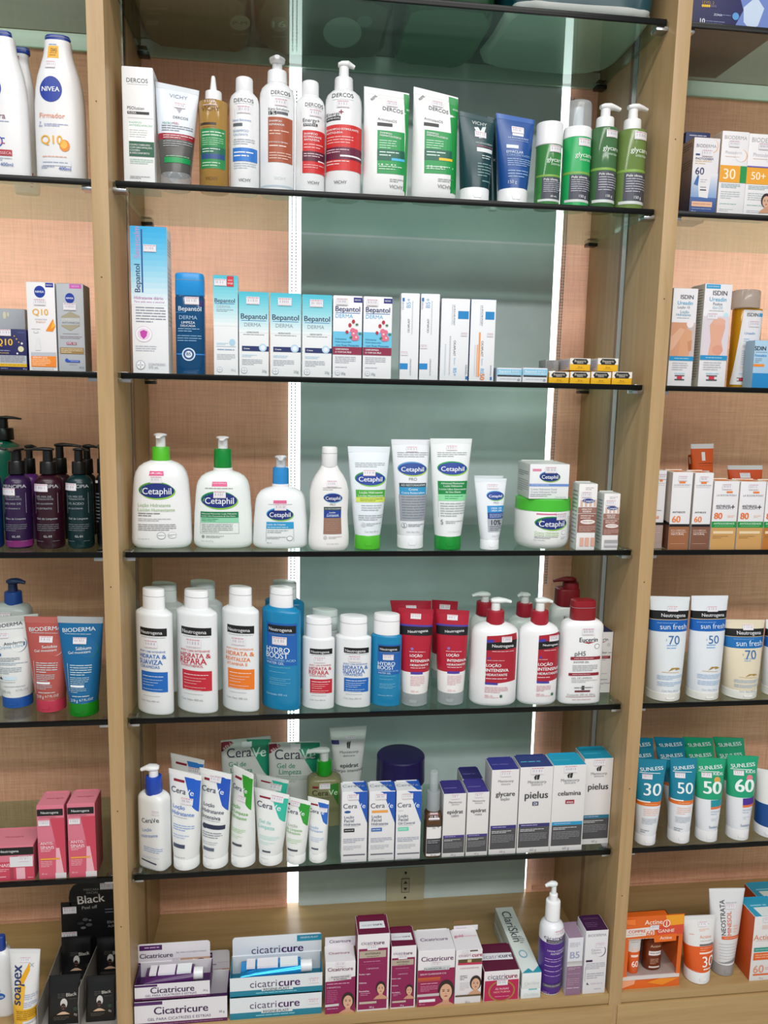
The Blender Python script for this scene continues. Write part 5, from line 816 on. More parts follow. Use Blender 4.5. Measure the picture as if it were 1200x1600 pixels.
# ================================================================== MIDDLE BAY, wooden base shelf
Z(190, 1380, 3.75)
P_, P2 = '#4a1c5c', '#3a1a48'
def display(q, header, Y, zb, kind, lab, hd=True, d=.055):
    """open carton with a tube lying in it and a raised header card at its back"""
    x0, x1, yt, yb = q; A = measure(Q(q), Y); w = A[1].x-A[0].x; h = A[0].z-zb; xc = (A[0].x+A[1].x+A[2].x+A[3].x)/4
    root = thing('display_carton', lab, 'box', (xc, Y+d/2, zb)); t = .0012
    col, sidec = ('#e6e3e8', P_) if kind == 'gel' else ('#e3e8ec', '#1c7c98')
    mb = MB(); mb.box(-w/2, w/2, -d/2, d/2, 0, t, mat(sidec, 'c')); mb.box(-w/2, w/2, -d/2, -d/2+t, t, h, mat(col, 'c')); mb.box(-w/2, w/2, d/2-t, d/2, t, h, mat(col, 'c'))
    mb.box(-w/2, -w/2+t, -d/2+t, d/2-t, t, h, mat(sidec, 'c')); mb.box(w/2-t, w/2, -d/2+t, d/2-t, t, h, mat(sidec, 'c')); mb.build('tray', root)
    X = lambda f: x0+(x1-x0)*f; V = lambda f: yb-(yb-yt)*f
    if kind == 'gel': it = [R(x0, X(.3), V(1), V(.86), P_), T('Cicatricure', X(.5), V(.62), (x1-x0)*.58, P2, .025), R(x0, x1, V(.14), V(0), '#5a2050'), T('GEL PARA CICATRIZES E ESTRIAS', X(.48), V(.28), (x1-x0)*.68, '#6a5a74', .006), T('30 g', X(.94), V(.4), (x1-x0)*.06, '#6a5a74'), L(X(.1), X(.95), V(.1), V(.03), 1, '#a880a8')]
    else: it = [T('cicatri', X(.36), V(.63), (x1-x0)*.29, '#5a4a6a', .004), T('cure', X(.64), V(.63), (x1-x0)*.23, '#4a1c5c', .028), R(x0, x1, V(.3), V(0), '#1c7f98'), R(X(.34), X(.68), V(.38), V(.22), '#d7dde0'), T('REGENE-PLAST', X(.5), V(.3), (x1-x0)*.28, '#2a3a44', .012), L(X(.28), X(.72), V(.18), V(.06), 1, '#8fd0dc'), S(X(.91), V(.62), 66)]
    prints(Face(q, lambda u, v, o: ((u-.5)*w, -d/2-o, v*h), w, h, False), it, root)
    if hd:
        hx0, hx1, hy0, hy1 = header; hz = atY(*pp(hx0, hy0), Y+d).z-zb; B0 = atY(*pp(hx0, hy0), Y+d).x-xc; B1 = atY(*pp(hx1, hy0), Y+d).x-xc
        mb = MB(); n = 6; r = .006; out = [(B0, h*.5), (B1, h*.5)] + [(B1-r+r*math.cos(a*math.pi/2/n), hz-r+r*math.sin(a*math.pi/2/n)) for a in range(n+1)] + [(B0+r-r*math.sin(a*math.pi/2/n), hz-r+r*math.cos(a*math.pi/2/n)) for a in range(n+1)]
        k = len(out); mb.add([(x, d/2, z) for x, z in out]+[(x, d/2+t, z) for x, z in out], [list(range(k)), list(range(2*k-1, k-1, -1))]+[(i, (i+1) % k, k+(i+1) % k, k+i) for i in range(k)], mat(col, 'c')); ho = mb.build('header_card', root, smooth=False)
        wv = B1-B0; hx = lambda f: hx0+(hx1-hx0)*f; hy = lambda f: hy1-(hy1-hy0)*f; hb = atY(*pp(hx0, hy1), Y+d).z-zb
        if kind == 'gel': it = [R(hx(.03), hx(.34), hy(.96), hy(.8), P_), L(hx(.1), hx(.3), hy(.93), hy(.83), 1, '#c9a8cc'), T('Cicatricure', hx(.26), hy(.63), (hx1-hx0)*.45, P2, .022), T('GEL PARA CICATRIZES E ESTRIAS', hx(.74), hy(.68), (hx1-hx0)*.42, '#8a7a94'), R(hx(0), hx(.5), hy(.42), hy(.36), P_), R(hx(0), hx(.5), hy(.34), hy(0), P_), L(hx(.04), hx(.46), hy(.32), hy(.06), 5, '#7a5088'), R(hx(.5), hx(1), hy(.5), hy(0), '#c9a48e'), E(hx(.7), hy(.2), (hx1-hx0)*.06, 34, '#3a2c34'), E(hx(.87), hy(.25), (hx1-hx0)*.1, 38, '#5a4240'), E(hx(.95), hy(.2), (hx1-hx0)*.06, 24, '#c99a80'), R(hx(.76), hx(.785), hy(.45), hy(0), '#e6e3e8'), S(hx(.53), hy(.46), 50)]
        else: it = [T('cicatri', hx(.37), hy(.56), (hx1-hx0)*.32, '#5a4a6a', .004), T('cure', hx(.67), hy(.56), (hx1-hx0)*.24, '#4a1c5c', .03), G(hx(.72), hx(1), hy(.96), hy(.76), '#1a7f9c', '#2a8fac'), T('REGENE-PLAST', hx(.86), hy(.88), (hx1-hx0)*.2, '#cfe6ee', .01), G(hx(.02), hx(.98), hy(.38), hy(0), '#11426a', '#1f6fa0'), L(hx(.08), hx(.4), hy(.3), hy(.12), 3, '#6fa8c8'), L(hx(.64), hx(.9), hy(.3), hy(.16), 2, '#a9d0e4'), R(hx(.1), hx(.26), hy(.08), hy(.02), '#c9dce6')]
        prints(Face(header, lambda u, v, o: (B0+u*wv, d/2-o, hb+v*(hz-hb)), wv, hz-hb, False), it, ho, 'header_print')
        # the tube lying in the tray
        lt = w*.78; tb = thing('boxed_tube', ('purple and white ointment tube' if kind == 'gel' else 'shiny blue foil ointment tube') + ' lying in the open display carton, ' + ('at the back' if 'peeking' in lab else 'on top of the stack'), 'tube', (xc, Y+d/2, zb+t))
        mb = MB(); mb.loft([(-lt/2, .002, d*.36, 2.4, 0, 0), (-lt*.3, .009, d*.36, 2.2, 0, 0), (lt*.25, .013, d*.32, 2, 0, 0), (lt*.34, .013, d*.3, 2, 0, 0)], mat('s#2a9ae0' if kind != 'gel' else '#4a1c5c'), 24)
        mb.loft([(lt*.34, .011, .011, 2, 0, 0), (lt*.5, .0105, .0105, 2, 0, 0)], mat('#eceef0'), 20)
        z0 = h-.006
        mb.v = [(z, y, max(.0006, z0-t+x)) for x, y, z in mb.v]; mb.build('body', tb)
        mb = MB()
        for kx0, kx1, c in ((-.42, -.3, '#e6e3e8'), (-.27, .02, '#e9e6ee'), (.05, .3, '#e9eef0')):
            mb.box(lt*kx0, lt*kx1, -d*.2, d*.18, z0-t+.0092, z0-t+.0135, mat(c, 'i'))
        mb.build('wrap_band', tb)
    return root, h
Yd = -.018
r, hA = display((74, 620, 702, 832), None, Yd, ZB, 'gel', 'long white and purple gel carton at the bottom of its stack', hd=False, d=.07)
display((76, 518, 602, 702), (90, 518, 362, 545), Yd+.004, ZB+hA+.0006, 'gel', 'open white and purple gel display carton on top of its stack', d=.06)
q = (520, 632, 622, 705); display((470, 632, 640, 720), (480, 632, 400, 610), Yd+.05+.025, ZB, 'gel', 'white and purple gel display carton peeking out behind its stack', d=.05)
r, hB = display((634, 1172, 680, 815), None, Yd, ZB, 'blue', 'long white and teal cream carton at the bottom of its stack', hd=False, d=.07)
display((634, 1176, 562, 680), (650, 1172, 322, 500), Yd+.004, ZB+hB+.0006, 'blue', 'open white and teal cream display carton on top of its stack', d=.06)
Z(490, 1360, 4.444)
MG = '#8a1450'
def cic(q, items, lab, top='#e6e2e6', d=.035, tp=None, side='#c9c4c9', Y=None, col='#e6e3e6', h2=None):
    r = carton(q, 6, d, col, items, lab, top=top, side=side, tp=tp, Y=Y, flap=h2 is None)
    return r
def standflap(root, q, y0, y1, d, col, items, name='hang_card'):
    """tall card or open lid rising above the back of a carton"""
    qq = Q(q); h = root['_h']; zb = ZB; Yb = root.location.y+d/2-.001; a = atY(*pp(qq.TL.x, y0), Yb); b = atY(*pp(qq.TR.x, y0), Yb); w = (b.x-a.x)*.98; hz = a.z-zb; xo = (a.x+b.x)/2-root.location.x
    mb = MB(); mb.box(xo-w/2, xo+w/2, d/2-.001, d/2+.0004, h-.002, hz, mat(col, 'c')); o = mb.build(name, root)
    prints(Face((qq.TL.x, qq.TR.x, y0, y1), lambda u, v, of: (xo+(u-.5)*w, d/2-.001-of, h+(hz-h)*v), w, hz-h, False), items, o, 'card_print')
qa = (78, 640, 292, 632, 290, 1000, 80, 1016)
r = cic(qa, [PG([(78, 780), (292, 740), (292, 1004), (80, 1016)], MG), PG([(100, 745), (262, 724), (262, 760), (100, 778)], '#d3d0d2'), T('Cicatricure', 184, 686, 180, '#6a1c48', .02), T('RUGAS INICIAIS', 184, 742, 128, '#5a4a54', .01), T('& OLHEIRAS', 184, 758, 92, '#5a4a54', .01), L(90, 248, 784, 800, 1, '#d9a0bc'), T('4 BENEFÍCIOS', 138, 818, 98, '#e6b9cf', .01), L(92, 166, 836, 930, 7, '#b9608c'), FACE(240, 920, 72), PG([(80, 945), (176, 935), (176, 952), (80, 962)], '#cfc9cc'), L(92, 170, 968, 980, 1, '#d9a0bc'), S(184, 648, 70)],
   'white and magenta eye cream carton beside the teal display', tp=((78, 550, 292, 545, 292, 632, 78, 640), [T('Cicatricure', 180, 590, 150, '#8a3a68', .015)]), d=.045)
standflap(r, qa, 470, 550, .045, '#e3e2e6', [T('Cicatricure', 184, 506, 150, '#5a3a68', .015)])
for q, y0, lab, s in (((302, 445, 536, 440, 518, 985, 298, 990), 334, 'tall magenta cream carton with maroon top', 1), ((540, 528, 718, 522, 706, 962, 528, 968), 436, 'shorter magenta cream carton with maroon top', .8)):
    x0, x1, yt, yb = q[6]+4, q[4], q[1], q[5]; w = x1-x0; X = lambda t: x0+w*t; V = lambda t: yb-(yb-yt)*t
    r = cic(q, [R(X(.03), X(.97), V(.82), V(.02), MG), T('cicatri', X(.34), V(.895), w*.44, '#7a6a80', .004), T('cure', X(.72), V(.895), w*.34, '#5a1c4c', .028), R(X(.06), X(.94), V(.79), V(.70), '#b3a794'), T('ANTISINAIS', X(.5), V(.755), w*.52, '#3a3028', .012), L(X(.3), X(.7), V(.725), V(.705), 1, '#5a4c40'), L(X(.2), X(.75), V(.66), V(.64), 1, '#cf8fb0'), T('5 BENEFÍCIOS', X(.5), V(.56), w*.4, '#e0b0c8', .008), R(X(.06), X(.84), V(.62), V(.617), '#b05080'), R(X(.84), X(.843), V(.62), V(.13), '#b05080'), T('Reduz rugas', X(.24), V(.49), w*.36, '#efd9e4', .008), T('Hidrata', X(.18), V(.375), w*.24, '#efd9e4', .008), T('Revitaliza', X(.22), V(.265), w*.32, '#efd9e4', .008), L(X(.1), X(.42), V(.245), V(.2), 2, '#cf8fb0'), FACE(X(.76), V(.29), 56*s), R(X(.06), X(.62), V(.125), V(.095), '#bfb3a3'), T('50 g', X(.46), V(.05), w*.15, '#efd9e4'), S(X(.5), V(.84), w*.36)],
      lab, side='#7a1848', d=.055, top='#6a1038', tp=((q[0]-2, y0, q[2]-14, y0-4, q[2], q[3], q[0], q[1]), [PG([(x0+w*.1, y0+(yt-y0)*.34), (x1-w*.1, y0+(yt-y0)*.32), (x1-w*.06, y0+(yt-y0)*.68), (x0+w*.08, y0+(yt-y0)*.7)], '#e6e6ea'), T('cicatri', X(.36), y0+(yt-y0)*.52, w*.38, '#9a8fa8', .004), T('cure', X(.7), y0+(yt-y0)*.5, w*.28, '#4a2a54', .028)]))
cic((724, 564, 985, 548, 975, 946, 716, 964), [PG([(716, 700), (984, 676), (975, 946), (716, 964)], '#94164e'), T('Cicatricure', 858, 612, 226, '#5a1c50', .02), PG([(762, 676), (952, 662), (940, 692), (766, 700)], '#c9cfd2'), T('CLAREADOR', 826, 686, 124, '#4a4a4e', .012), T('vit c', 912, 680, 50, '#8d9094'), T('SERUM CLAREADOR C10', 828, 722, 184, '#efd9e4', .008), G(722, 880, 748, 778, '#c8632c', '#a83a40'), L(740, 860, 786, 800, 1, '#e0a8c0'), L(740, 862, 806, 850, 4, '#d08aa8'), FACE(920, 850, 92), PG([(716, 872), (872, 860), (872, 880), (716, 890)], '#c3b9bd'), R(730, 844, 906, 926, '#e9e6ea'), T('30 mL', 752, 942, 44, '#d9a0bc'), S(852, 650, 66)],
   'wide white and magenta serum carton with woman portrait', tp=((724, 476, 968, 462, 985, 548, 724, 564), [T('Cicatricure', 850, 512, 190, '#6a3a70', .018)]), d=.06)
qg = (985, 560, 1172, 548, 1164, 942, 976, 954)
r = cic(qg, [R(985, 1172, 548, 562, '#e9e6e6'), PG([(1082, 548), (1138, 544), (1138, 560), (1082, 564)], '#4a3a2c'), T('cicatri', 1046, 590, 84, '#9a6a80', .004), T('cure', 1134, 586, 72, '#b01c50', .03), PG([(1000, 624), (1168, 612), (1168, 640), (1000, 650)], '#5a4628'), R(1066, 1094, 622, 642, '#c9b88a'), PG([(998, 650), (1168, 640), (1168, 656), (998, 664)], '#c02a54'), T('5 ANOS DE JUVENTUDE', 1080, 684, 132, '#c0607c', .01), L(1014, 1066, 738, 776, 3, '#6a6a70'), L(1014, 1080, 790, 850, 5, '#c9c6c9'), FACE(1126, 800, 66), PG([(982, 888), (1166, 876), (1166, 890), (982, 900)], '#5a4a2c'), T('50 g', 1070, 936, 34, '#8d8a8d'), S(1052, 556, 60)],
   'white and gold cream carton with open top flaps', tp=((970, 460, 1140, 448, 1172, 548, 985, 560), [T('gold', 1020, 490, 60, '#c04a74', .02), T('luminous', 1100, 486, 84, '#dfa8bc', .01)]), d=.06)
standflap(r, (972, 448, 1142, 440, 1142, 950, 972, 950), 390, 448, .06, '#e3e0e4', [L(985, 1060, 416, 428, 1, '#b080a8')])
mb = MB(); mb.box(-.02, .02, .0285, .031, r['_h']+.012, r['_h']+.02, mat('#7d5f38', 'c')); mb.build('gold_flap', r)
Z(720, 1360, 4.615)
carton((164, 735, 430, 712, 416, 950, 162, 966), 6, .075, '#e6e2e4', [PG([(170, 806), (420, 786), (412, 946), (166, 962)], '#b8184e'), E(294, 880, 98, 82, '#a07838'), E(294, 880, 86, 72, '#b01450'), T('cicatri', 254, 768, 130, '#6a6a80', .004), T('cure', 366, 760, 88, '#8a1c4c', .03), L(230, 340, 784, 796, 1, '#8d7d88'), T('ÁS RUGAS', 296, 862, 100, '#f2c9d8', .012), T('NOCTURNA', 296, 886, 120, '#f2b0a0', .01), L(244, 348, 916, 930, 1, '#e08aa8'), S(298, 812, 80), ],
   'squat magenta and white jar carton with gold ring', top='#5c0f34', side='#5c0f34', tp=((160, 560, 350, 538, 430, 712, 164, 735), [PG([(164, 620), (366, 604), (382, 648), (168, 664)], '#e6e4ea'), T('cicatri', 226, 638, 120, '#8a8098', .004), T('cure', 330, 626, 84, '#3a2a48', .03)]))
ra = carton((432, 862, 580, 845, 572, 946, 428, 954), 6, .2, '#e3e8e8', [T('ClariSkin', 506, 910, 110, '#c3c9cc'), G(488, 552, 850, 866, '#2a9aa8', '#cfe6e6')], 'white and turquoise ointment carton lying under its twin', d and None or 'carton', side='#cfd9d6', top='#d9e2df', flap=False)
carton((440, 745, 584, 735, 580, 848, 436, 856), 6, .2, '#e6eaea', [T('ClariSkin', 512, 812, 110, '#c3c9cc'), L(460, 480, 830, 838, 1, '#c9cfd2')], 'white and turquoise ointment carton lying lengthwise on its twin', zb=ZB+ra['_h']+.0005, top='#dfe8e4', side='#d0dad6', flap=False, Y=ra.location.y-.1,
   tp=((285, 410, 405, 395, 584, 735, 440, 745), [T('ClariSkin', 395, 510, 170, '#4a5458', .01, -90), E(462, 652, 30, 20, '#7fb0c4'), E(462, 652, 22, 14, '#dfe8e8'), PG([(440, 745), (584, 735), (566, 705), (520, 735), (490, 720)], '#2a9aae'), L(440, 480, 560, 600, 4, '#8d9698')]))
bottle((558, 728, 345, 915), 6, '#e9ebf0', [('cap', 622, 724, 215, 330, W_, 'collar', 1, .06), ('pump', 646, 706, 165, 225, W_, 612, 714, 86, 170, '#e6ecec', 'L')], [T('cicatri', 622, 444, 96, '#5a4a7a', .006), T('cure', 706, 444, 70, '#4a2a6a', .028), R(586, 745, 460, 484, '#4a4650'), L(596, 735, 466, 478, 1, '#b0acb8'), T('CREME CORPORAL', 664, 545, 140, '#e0d3ea', .012), T('ANTIESTRIAS', 672, 566, 116, '#e0d3ea', .012), L(584, 710, 604, 640, 2, '#b090c8'), L(584, 690, 660, 676, 1, '#c0a8d4'), L(584, 710, 700, 720, 1, '#b090c8'), L(584, 690, 740, 756, 1, '#b090c8'), R(580, 705, 815, 842, '#5a5662'), L(590, 695, 822, 836, 1, '#a8a4b0'), T('240 g', 600, 882, 36, '#b090c8'), S(678, 410, 84)],
   'white and purple body cream pump bottle on the wooden base', 'pump_bottle', prof='round', zones=((488, 898, '#4a1f86'),))
carton((774, 490, 892, 484, 860, 910, 750, 916), 6, .045, '#dcdce2', [R(742, 895, 690, 916, '#8a6a84'), G(742, 895, 660, 696, '#b0acae', '#d3d3d3'), T('B5', 822, 612, 70, '#9aa0c0', .02), L(784, 864, 520, 556, 3, '#b0b0c0'), L(770, 860, 704, 724, 2, '#c9b0c4'), L(768, 858, 746, 760, 1, '#b090a8'), L(764, 850, 784, 840, 4, '#b090a8'), L(760, 850, 850, 868, 1, '#c9b0c4')],
   'slim mauve and white serum carton beside the purple pump bottle', top='#9a8298', tp=((760, 430, 870, 420, 896, 484, 768, 490), []))
standflap(bpy.data.objects['carton.%03d' % max(int(o.name.split('.')[1]) for o in bpy.data.objects if o.name.startswith('carton.'))], (766, 430, 846, 420, 846, 910, 766, 910), 376, 425, .045, '#8f7890', [L(790, 860, 395, 415, 1, '#b3a3b3')])
carton((902, 436, 1072, 430, 1036, 886, 874, 892), 6, .045, '#e2e0e4', [T('BIODERMA', 986, 466, 138, '#8d8f98', .004), E(1010, 580, 38, 42, '#4a4454'), E(1004, 578, 38, 42, '#e2e0e4'), T('Cicabio', 976, 572, 70, '#9a98a8'), T('Crème+', 980, 592, 76, '#9a98a8'), R(900, 948, 644, 658, '#3a1c44'), L(900, 1040, 664, 712, 4, '#a3a3ac'), R(893, 895, 690, 800, '#7d7d88'), L(904, 1030, 736, 782, 3, '#a3a3ac'), PG([(902, 822), (908, 806), (922, 824)], '#4a4a54'), L(934, 1020, 808, 826, 1, '#c9b8cc'), L(960, 1010, 850, 860, 1, '#a3a3ac'), S(1008, 536, 66)],
   'white cream carton with dark purple top, against the right upright', top='#3a1440', tp=((862, 364, 1030, 354, 1072, 430, 902, 436), [T('BIODERMA', 956, 376, 110, '#6a4a70'), L(906, 1000, 394, 420, 3, '#6a4a70')]))

# ================================================================== LEFT BAY
def niv(x, y, r): return [E(x, y, r, r*1.06, '#16379c'), T('NIVEA', x, y, r*1.55, '#eef2fa', .03)]
Z(0, 0, 5.16)
NV = '#eeeef0'
bottle((90, 300, 430, 1440), 1, NV, [('cap', 94, 232, 384, 440, '#1b3a94', 'flip_cap', .66, .2)], [R(110, 178, 465, 505, '#c0404c'), R(236, 264, 1296, 1335, '#b03040'), L(238, 262, 1360, 1410, 2, '#8d9ac0')], 'white body lotion bottle half hidden behind the two with blue caps', prof='nivea', dr=.62, n=2.5, Y=.11)
bottle((-130, 232, 320, 1440), 1, NV, [('cap', -60, 82, 252, 330, '#1b3a94', 'flip_cap', .66, .2)], [R(-40, 20, 340, 380, '#c0404c'), *niv(-42, 735, 92), T('extra', -28, 905, 120, '#4a6fb4', .008), T('para', 20, 948, 108, '#8a5a70', .008), L(-60, 100, 985, 1000, 1, '#8d9ac0'), E(0, 1150, 46, 46, '#3a5fb0'), E(0, 1150, 36, 36, '#e6c9cc'), E(-6, 1146, 24, 24, '#b9486a'), R(36, 62, 1120, 1128, '#3a5fb0'), R(36, 62, 1160, 1168, '#b9486a'), R(-80, 114, 1214, 1262, '#b02c3a'), T('EXTRASSECA', 18, 1240, 180, '#f0c9cc', .01), L(-40, 110, 1275, 1305, 2, '#9aa8c0'), T('400ml', 68, 1330, 96, '#4a6fb4', .012)], 'white body lotion bottle with red band, blue cap and round blue emblem', prof='nivea', dr=.6, n=2.5, Y=.02)
bottle((285, 690, 352, 1455), 1, NV, [('cap', 356, 560, 290, 362, '#1b3a94', 'flip_cap', .66, .2)], [L(390, 510, 385, 402, 1, '#7d9ad0'), R(382, 525, 402, 498, '#f0b020'), T('DIAS', 462, 435, 84, '#5a3a10', .02), L(410, 500, 452, 486, 2, '#8a5a10'), *niv(443, 745, 95), T('Firmador', 450, 948, 200, '#e89a7c', .01), T('7', 354, 1008, 14, '#3a5fb0', .02), T('dias', 356, 1028, 30, '#3a5fb0', .02), L(386, 572, 1010, 1036, 2, '#8d9ac8'), T('Q10', 440, 1135, 168, '#ecb02c', .012), E(540, 1178, 40, 46, '#e88a1c'), E(534, 1170, 28, 32, '#f4b848'), L(362, 552, 1260, 1276, 1, '#e0a080'), R(358, 586, 1292, 1338, '#dfe3ea'), L(366, 560, 1304, 1326, 1, '#9aa3b4'), L(350, 455, 1342, 1366, 2, '#6a80b4'), T('400ml', 536, 1358, 92, '#2f4fa8', .015), S(432, 550, 100)],
   'white firming lotion bottle with orange lettering and round blue emblem', prof='nivea', dr=.6, n=2.5, Y=.018)
Z(0, 420, 6)
carton((-200, 240, 374, 640), 2, .03, '#a9aeb4', [T('1x EM 7 DIAS*', 80, 480, 240, '#3a5a84', .006), L(0, 190, 525, 550, 1, '#6a8ab0'), E(46, 402, 16, 16, '#d9d4b4'), E(80, 398, 10, 10, '#d9d4b4')], 'silver grey cream carton behind the navy blue one', Y=.075)
carton((-130, 565, 250, 568, 262, 965, -130, 965), 2, .05, '#1c1f5c', [PG([(-130, 820), (252, 820), (254, 900), (-130, 900)], '#b4b8bf'), T('Q10', 40, 690, 160, '#e8b83c', .03), T('POWER', 40, 798, 90, '#b9a06a', .01), L(0, 96, 765, 785, 1, '#9aa0c0'), L(0, 240, 825, 890, 4, '#6a6e78'), PG([(-130, 900), (254, 900), (255, 930), (-130, 930)], '#e8b820'), L(0, 250, 906, 924, 1, '#a87c10'), E(200, 756, 28, 28, '#d9d3b0'), E(210, 702, 11, 11, '#d9d9d9'), E(165, 800, 9, 9, '#dfe0e4'), T('NOVO', 206, 598, 60, '#5a7ac0', .01), E(160, 660, 8, 8, '#c9a040'), E(182, 690, 7, 7, '#c9a040'), E(140, 632, 7, 7, '#c9a040'), T('50 g', 236, 948, 36, '#b9bdd0'), L(0, 70, 940, 956, 1, '#9aa0c0'), S(48, 598, 120)], 'navy blue cream carton with gold lettering', top='#2a2f6c', Y=.012)
carton((240, 124, 512, 130, 545, 970, 272, 968), 2, .045, '#eceaec', [*niv(372, 215, 53), R(426, 502, 132, 172, '#22309a'), T('NOVO', 462, 152, 56, W_, .02), T('Q10', 378, 405, 150, '#e8b040', .02), T('HYDRATION', 384, 476, 112, '#a9a3a8', .006), T('ENERGY', 384, 500, 92, '#d8a888', .006), PG([(500, 470), (524, 540), (500, 590), (430, 585)], '#ee8c1c'), PG([(505, 480), (518, 540), (480, 565)], '#f8b840'), L(290, 380, 560, 575, 1, '#c3c3c8'), E(335, 595, 26, 10, '#c3c3c8'), E(335, 595, 20, 7, '#eceaec'), PG([(345, 650), (368, 650), (384, 770), (330, 770)], '#dfe0e4'), PG([(288, 790), (530, 790), (532, 826), (290, 826)], '#b9bec8'), PG([(290, 826), (532, 826), (534, 930), (292, 928)], '#f08a2c'), T('SÉRUM Q10', 376, 840, 140, '#fbe8d4', .02), L(300, 480, 855, 920, 4, '#fbd8b4'), L(300, 510, 940, 956, 1, '#b9bec8'), S(372, 312, 110)], 'white serum carton with orange slice and orange block', Y=.012, side='#cfd0d6')
carton((520, 134, 782, 146, 808, 972, 550, 970), 2, .045, '#b6bac0', [R(650, 766, 146, 185, '#cf5cb8'), T('NOVO', 708, 166, 70, '#f0c9ea', .015), *niv(654, 275, 45), PG([(660, 400), (752, 445), (752, 535), (660, 582), (572, 535), (572, 445)], '#a39c84'), PG([(572, 460), (752, 460), (752, 525), (572, 525)], '#b6bac0'), T('LUMINOUS', 664, 478, 170, '#d9d6c9', .008), T('ANTI-MARCAS', 664, 506, 170, '#6d6f74', .01), L(588, 740, 606, 616, 1, '#7d6a70'), L(560, 776, 630, 660, 2, '#9a8a90'), R(624, 720, 690, 714, '#a04a64'), T('FPS 50', 672, 702, 80, '#e6d3d8', .02), R(560, 790, 742, 800, '#9a7c4c'), L(570, 780, 748, 794, 3, '#e0d3b4'), E(626, 862, 17, 17, '#2b4fb0'), R(630, 752, 862, 882, '#2b4fb0'), L(660, 745, 866, 878, 1, '#a9bce4'), L(650, 725, 898, 908, 1, '#8d9098'), T('40 ml', 768, 928, 46, '#6a7a9a'), S(654, 355, 122)], 'silver serum carton with gold hexagon and pink corner', rp=((782, 835, 150, 972), [L(790, 828, 300, 800, 18, '#7d7c78')]), Y=.012, side='#8f8d88')
Z(0, 630, 6.316)
BK = '#0e0e10'
def princ(q, collar, head, hd, col, items, lab, Y, top=True):
    bottle(q, 3, col, [('pump', *collar, BK, *head, BK, hd)], items, lab, 'pump_bottle', prof='round', Y=Y)
def plab(x0, x1, code, a, b_, c3, d1, d2):
    X = lambda t: x0+(x1-x0)*t
    return [T('PRINCIPIA', X(.5), 812, (x1-x0)*.86, '#b9bcc0', .008), R(X(.06), X(.065)+2, 880, 1095, '#8d9094'), R(X(.9), X(.905)+2, 880, 1090, '#8d9094'), T(a, X(.42), 918, (x1-x0)*.58, '#9aa0a6', .012), T('TENSOATIVOS', X(.46), 944, (x1-x0)*.62, '#9aa0a6', .012), T(b_, X(.44), 990, (x1-x0)*.62, '#9aa0a6', .012), T(c3, X(.42), 1040, (x1-x0)*.58, '#9aa0a6', .012), T(d1, X(.5), 1145, (x1-x0)*.74, '#a9aeb4', .012), L(X(.1), X(.9), 1200, 1280, 4, '#6d7278'), T(code, X(.52), 1330, (x1-x0)*.3, '#b9bcc0', .012), L(X(.06), X(.36), 1376, 1390, 1, '#6d7278'), L(X(.7), X(.9), 1374, 1388, 1, '#6d7278')]
princ((-200, 222, 360, 1400), (-60, 136, 240, 358), (-80, 206, 126, 165, BK)[:4], 'R', '#10604c', [S(60, 425, 130)], 'tall dark green pump bottle towering behind the black capped bottles', .21)
princ((205, 420, 690, 1400), (235, 350, 540, 690), (210, 360, 412, 450), 'R', '#5a2470', [], 'violet pump bottle behind the purple and wine bottles', .12)
princ((500, 720, 690, 1400), (530, 665, 535, 690), (580, 796, 396, 440), 'R', '#2a1020', [], 'dark pump bottle behind the wine and teal bottles', .12)
princ((790, 960, 690, 1400), (820, 940, 545, 690), (830, 960, 410, 450), 'R', '#101418', [], 'black pump bottle behind the teal one', .16)
princ((-240, 26, 665, 1455), (-150, -20, 560, 670), (-140, 60, 425, 470), 'R', '#0c2a5c', [T('CIF', 20, 700, 60, '#8d9094')], 'dark blue pump bottle beside the purple one', .03)
princ((950, 1090, 690, 1440), (970, 1070, 545, 690), (980, 1060, 410, 450), 'F', '#0e0f12', [S(962, 772, 50), L(945, 1000, 880, 1200, 9, '#6d7278')], 'black pump bottle squeezed against the left upright', .05)
princ((48, 322, 700, 1462), (78, 250, 562, 695), (80, 260, 440, 478), 'F', '#2c1440', plab(62, 312, 'GL-05', '5% ÓLEO DE', '10% MIX DE', '1% VITAMINA E', 'Óleo de Limpeza', '')+[R(70, 345, 1372, 1440, '#7a2468'), S(134, 868, 132)], 'dark purple cleansing pump bottle with magenta foot', .03)
princ((354, 634, 700, 1465), (376, 546, 570, 695), (245, 515, 436, 478), 'L', '#2e0a1c', plab(368, 624, 'GL-03', '10% MIX DE', '30% GLICERINA', '1% EXTRATO', 'Gel de Limpeza', '')+[S(448, 828, 140)], 'dark wine red cleansing pump bottle', .028)
princ((664, 926, 700, 1465), (692, 836, 570, 695), (702, 870, 442, 478), 'R', '#072a2e', plab(676, 918, 'GL-01', '10% MIX DE', '2% ÁCIDO', '3% GLICERINA', 'Gel de Limpeza', '')+[S(728, 820, 132)], 'dark teal cleansing pump bottle with black pump', .028)
Z(0, 890, 6.316)
bottle((-90, 332, 318, 1380), 4, '#b9bfbe', [('pump', 42, 220, 212, 352, '#1b4a94', 50, 246, 92, 160, '#1f3560', 'R')], [L(50, 170, 415, 470, 2, '#6d5a60'), S(105, 440, 120)], 'grey white cream pump bottle with blue pump behind the tubes', 'pump_bottle', prof='rect', n=3.4, dr=.62, Y=.12)
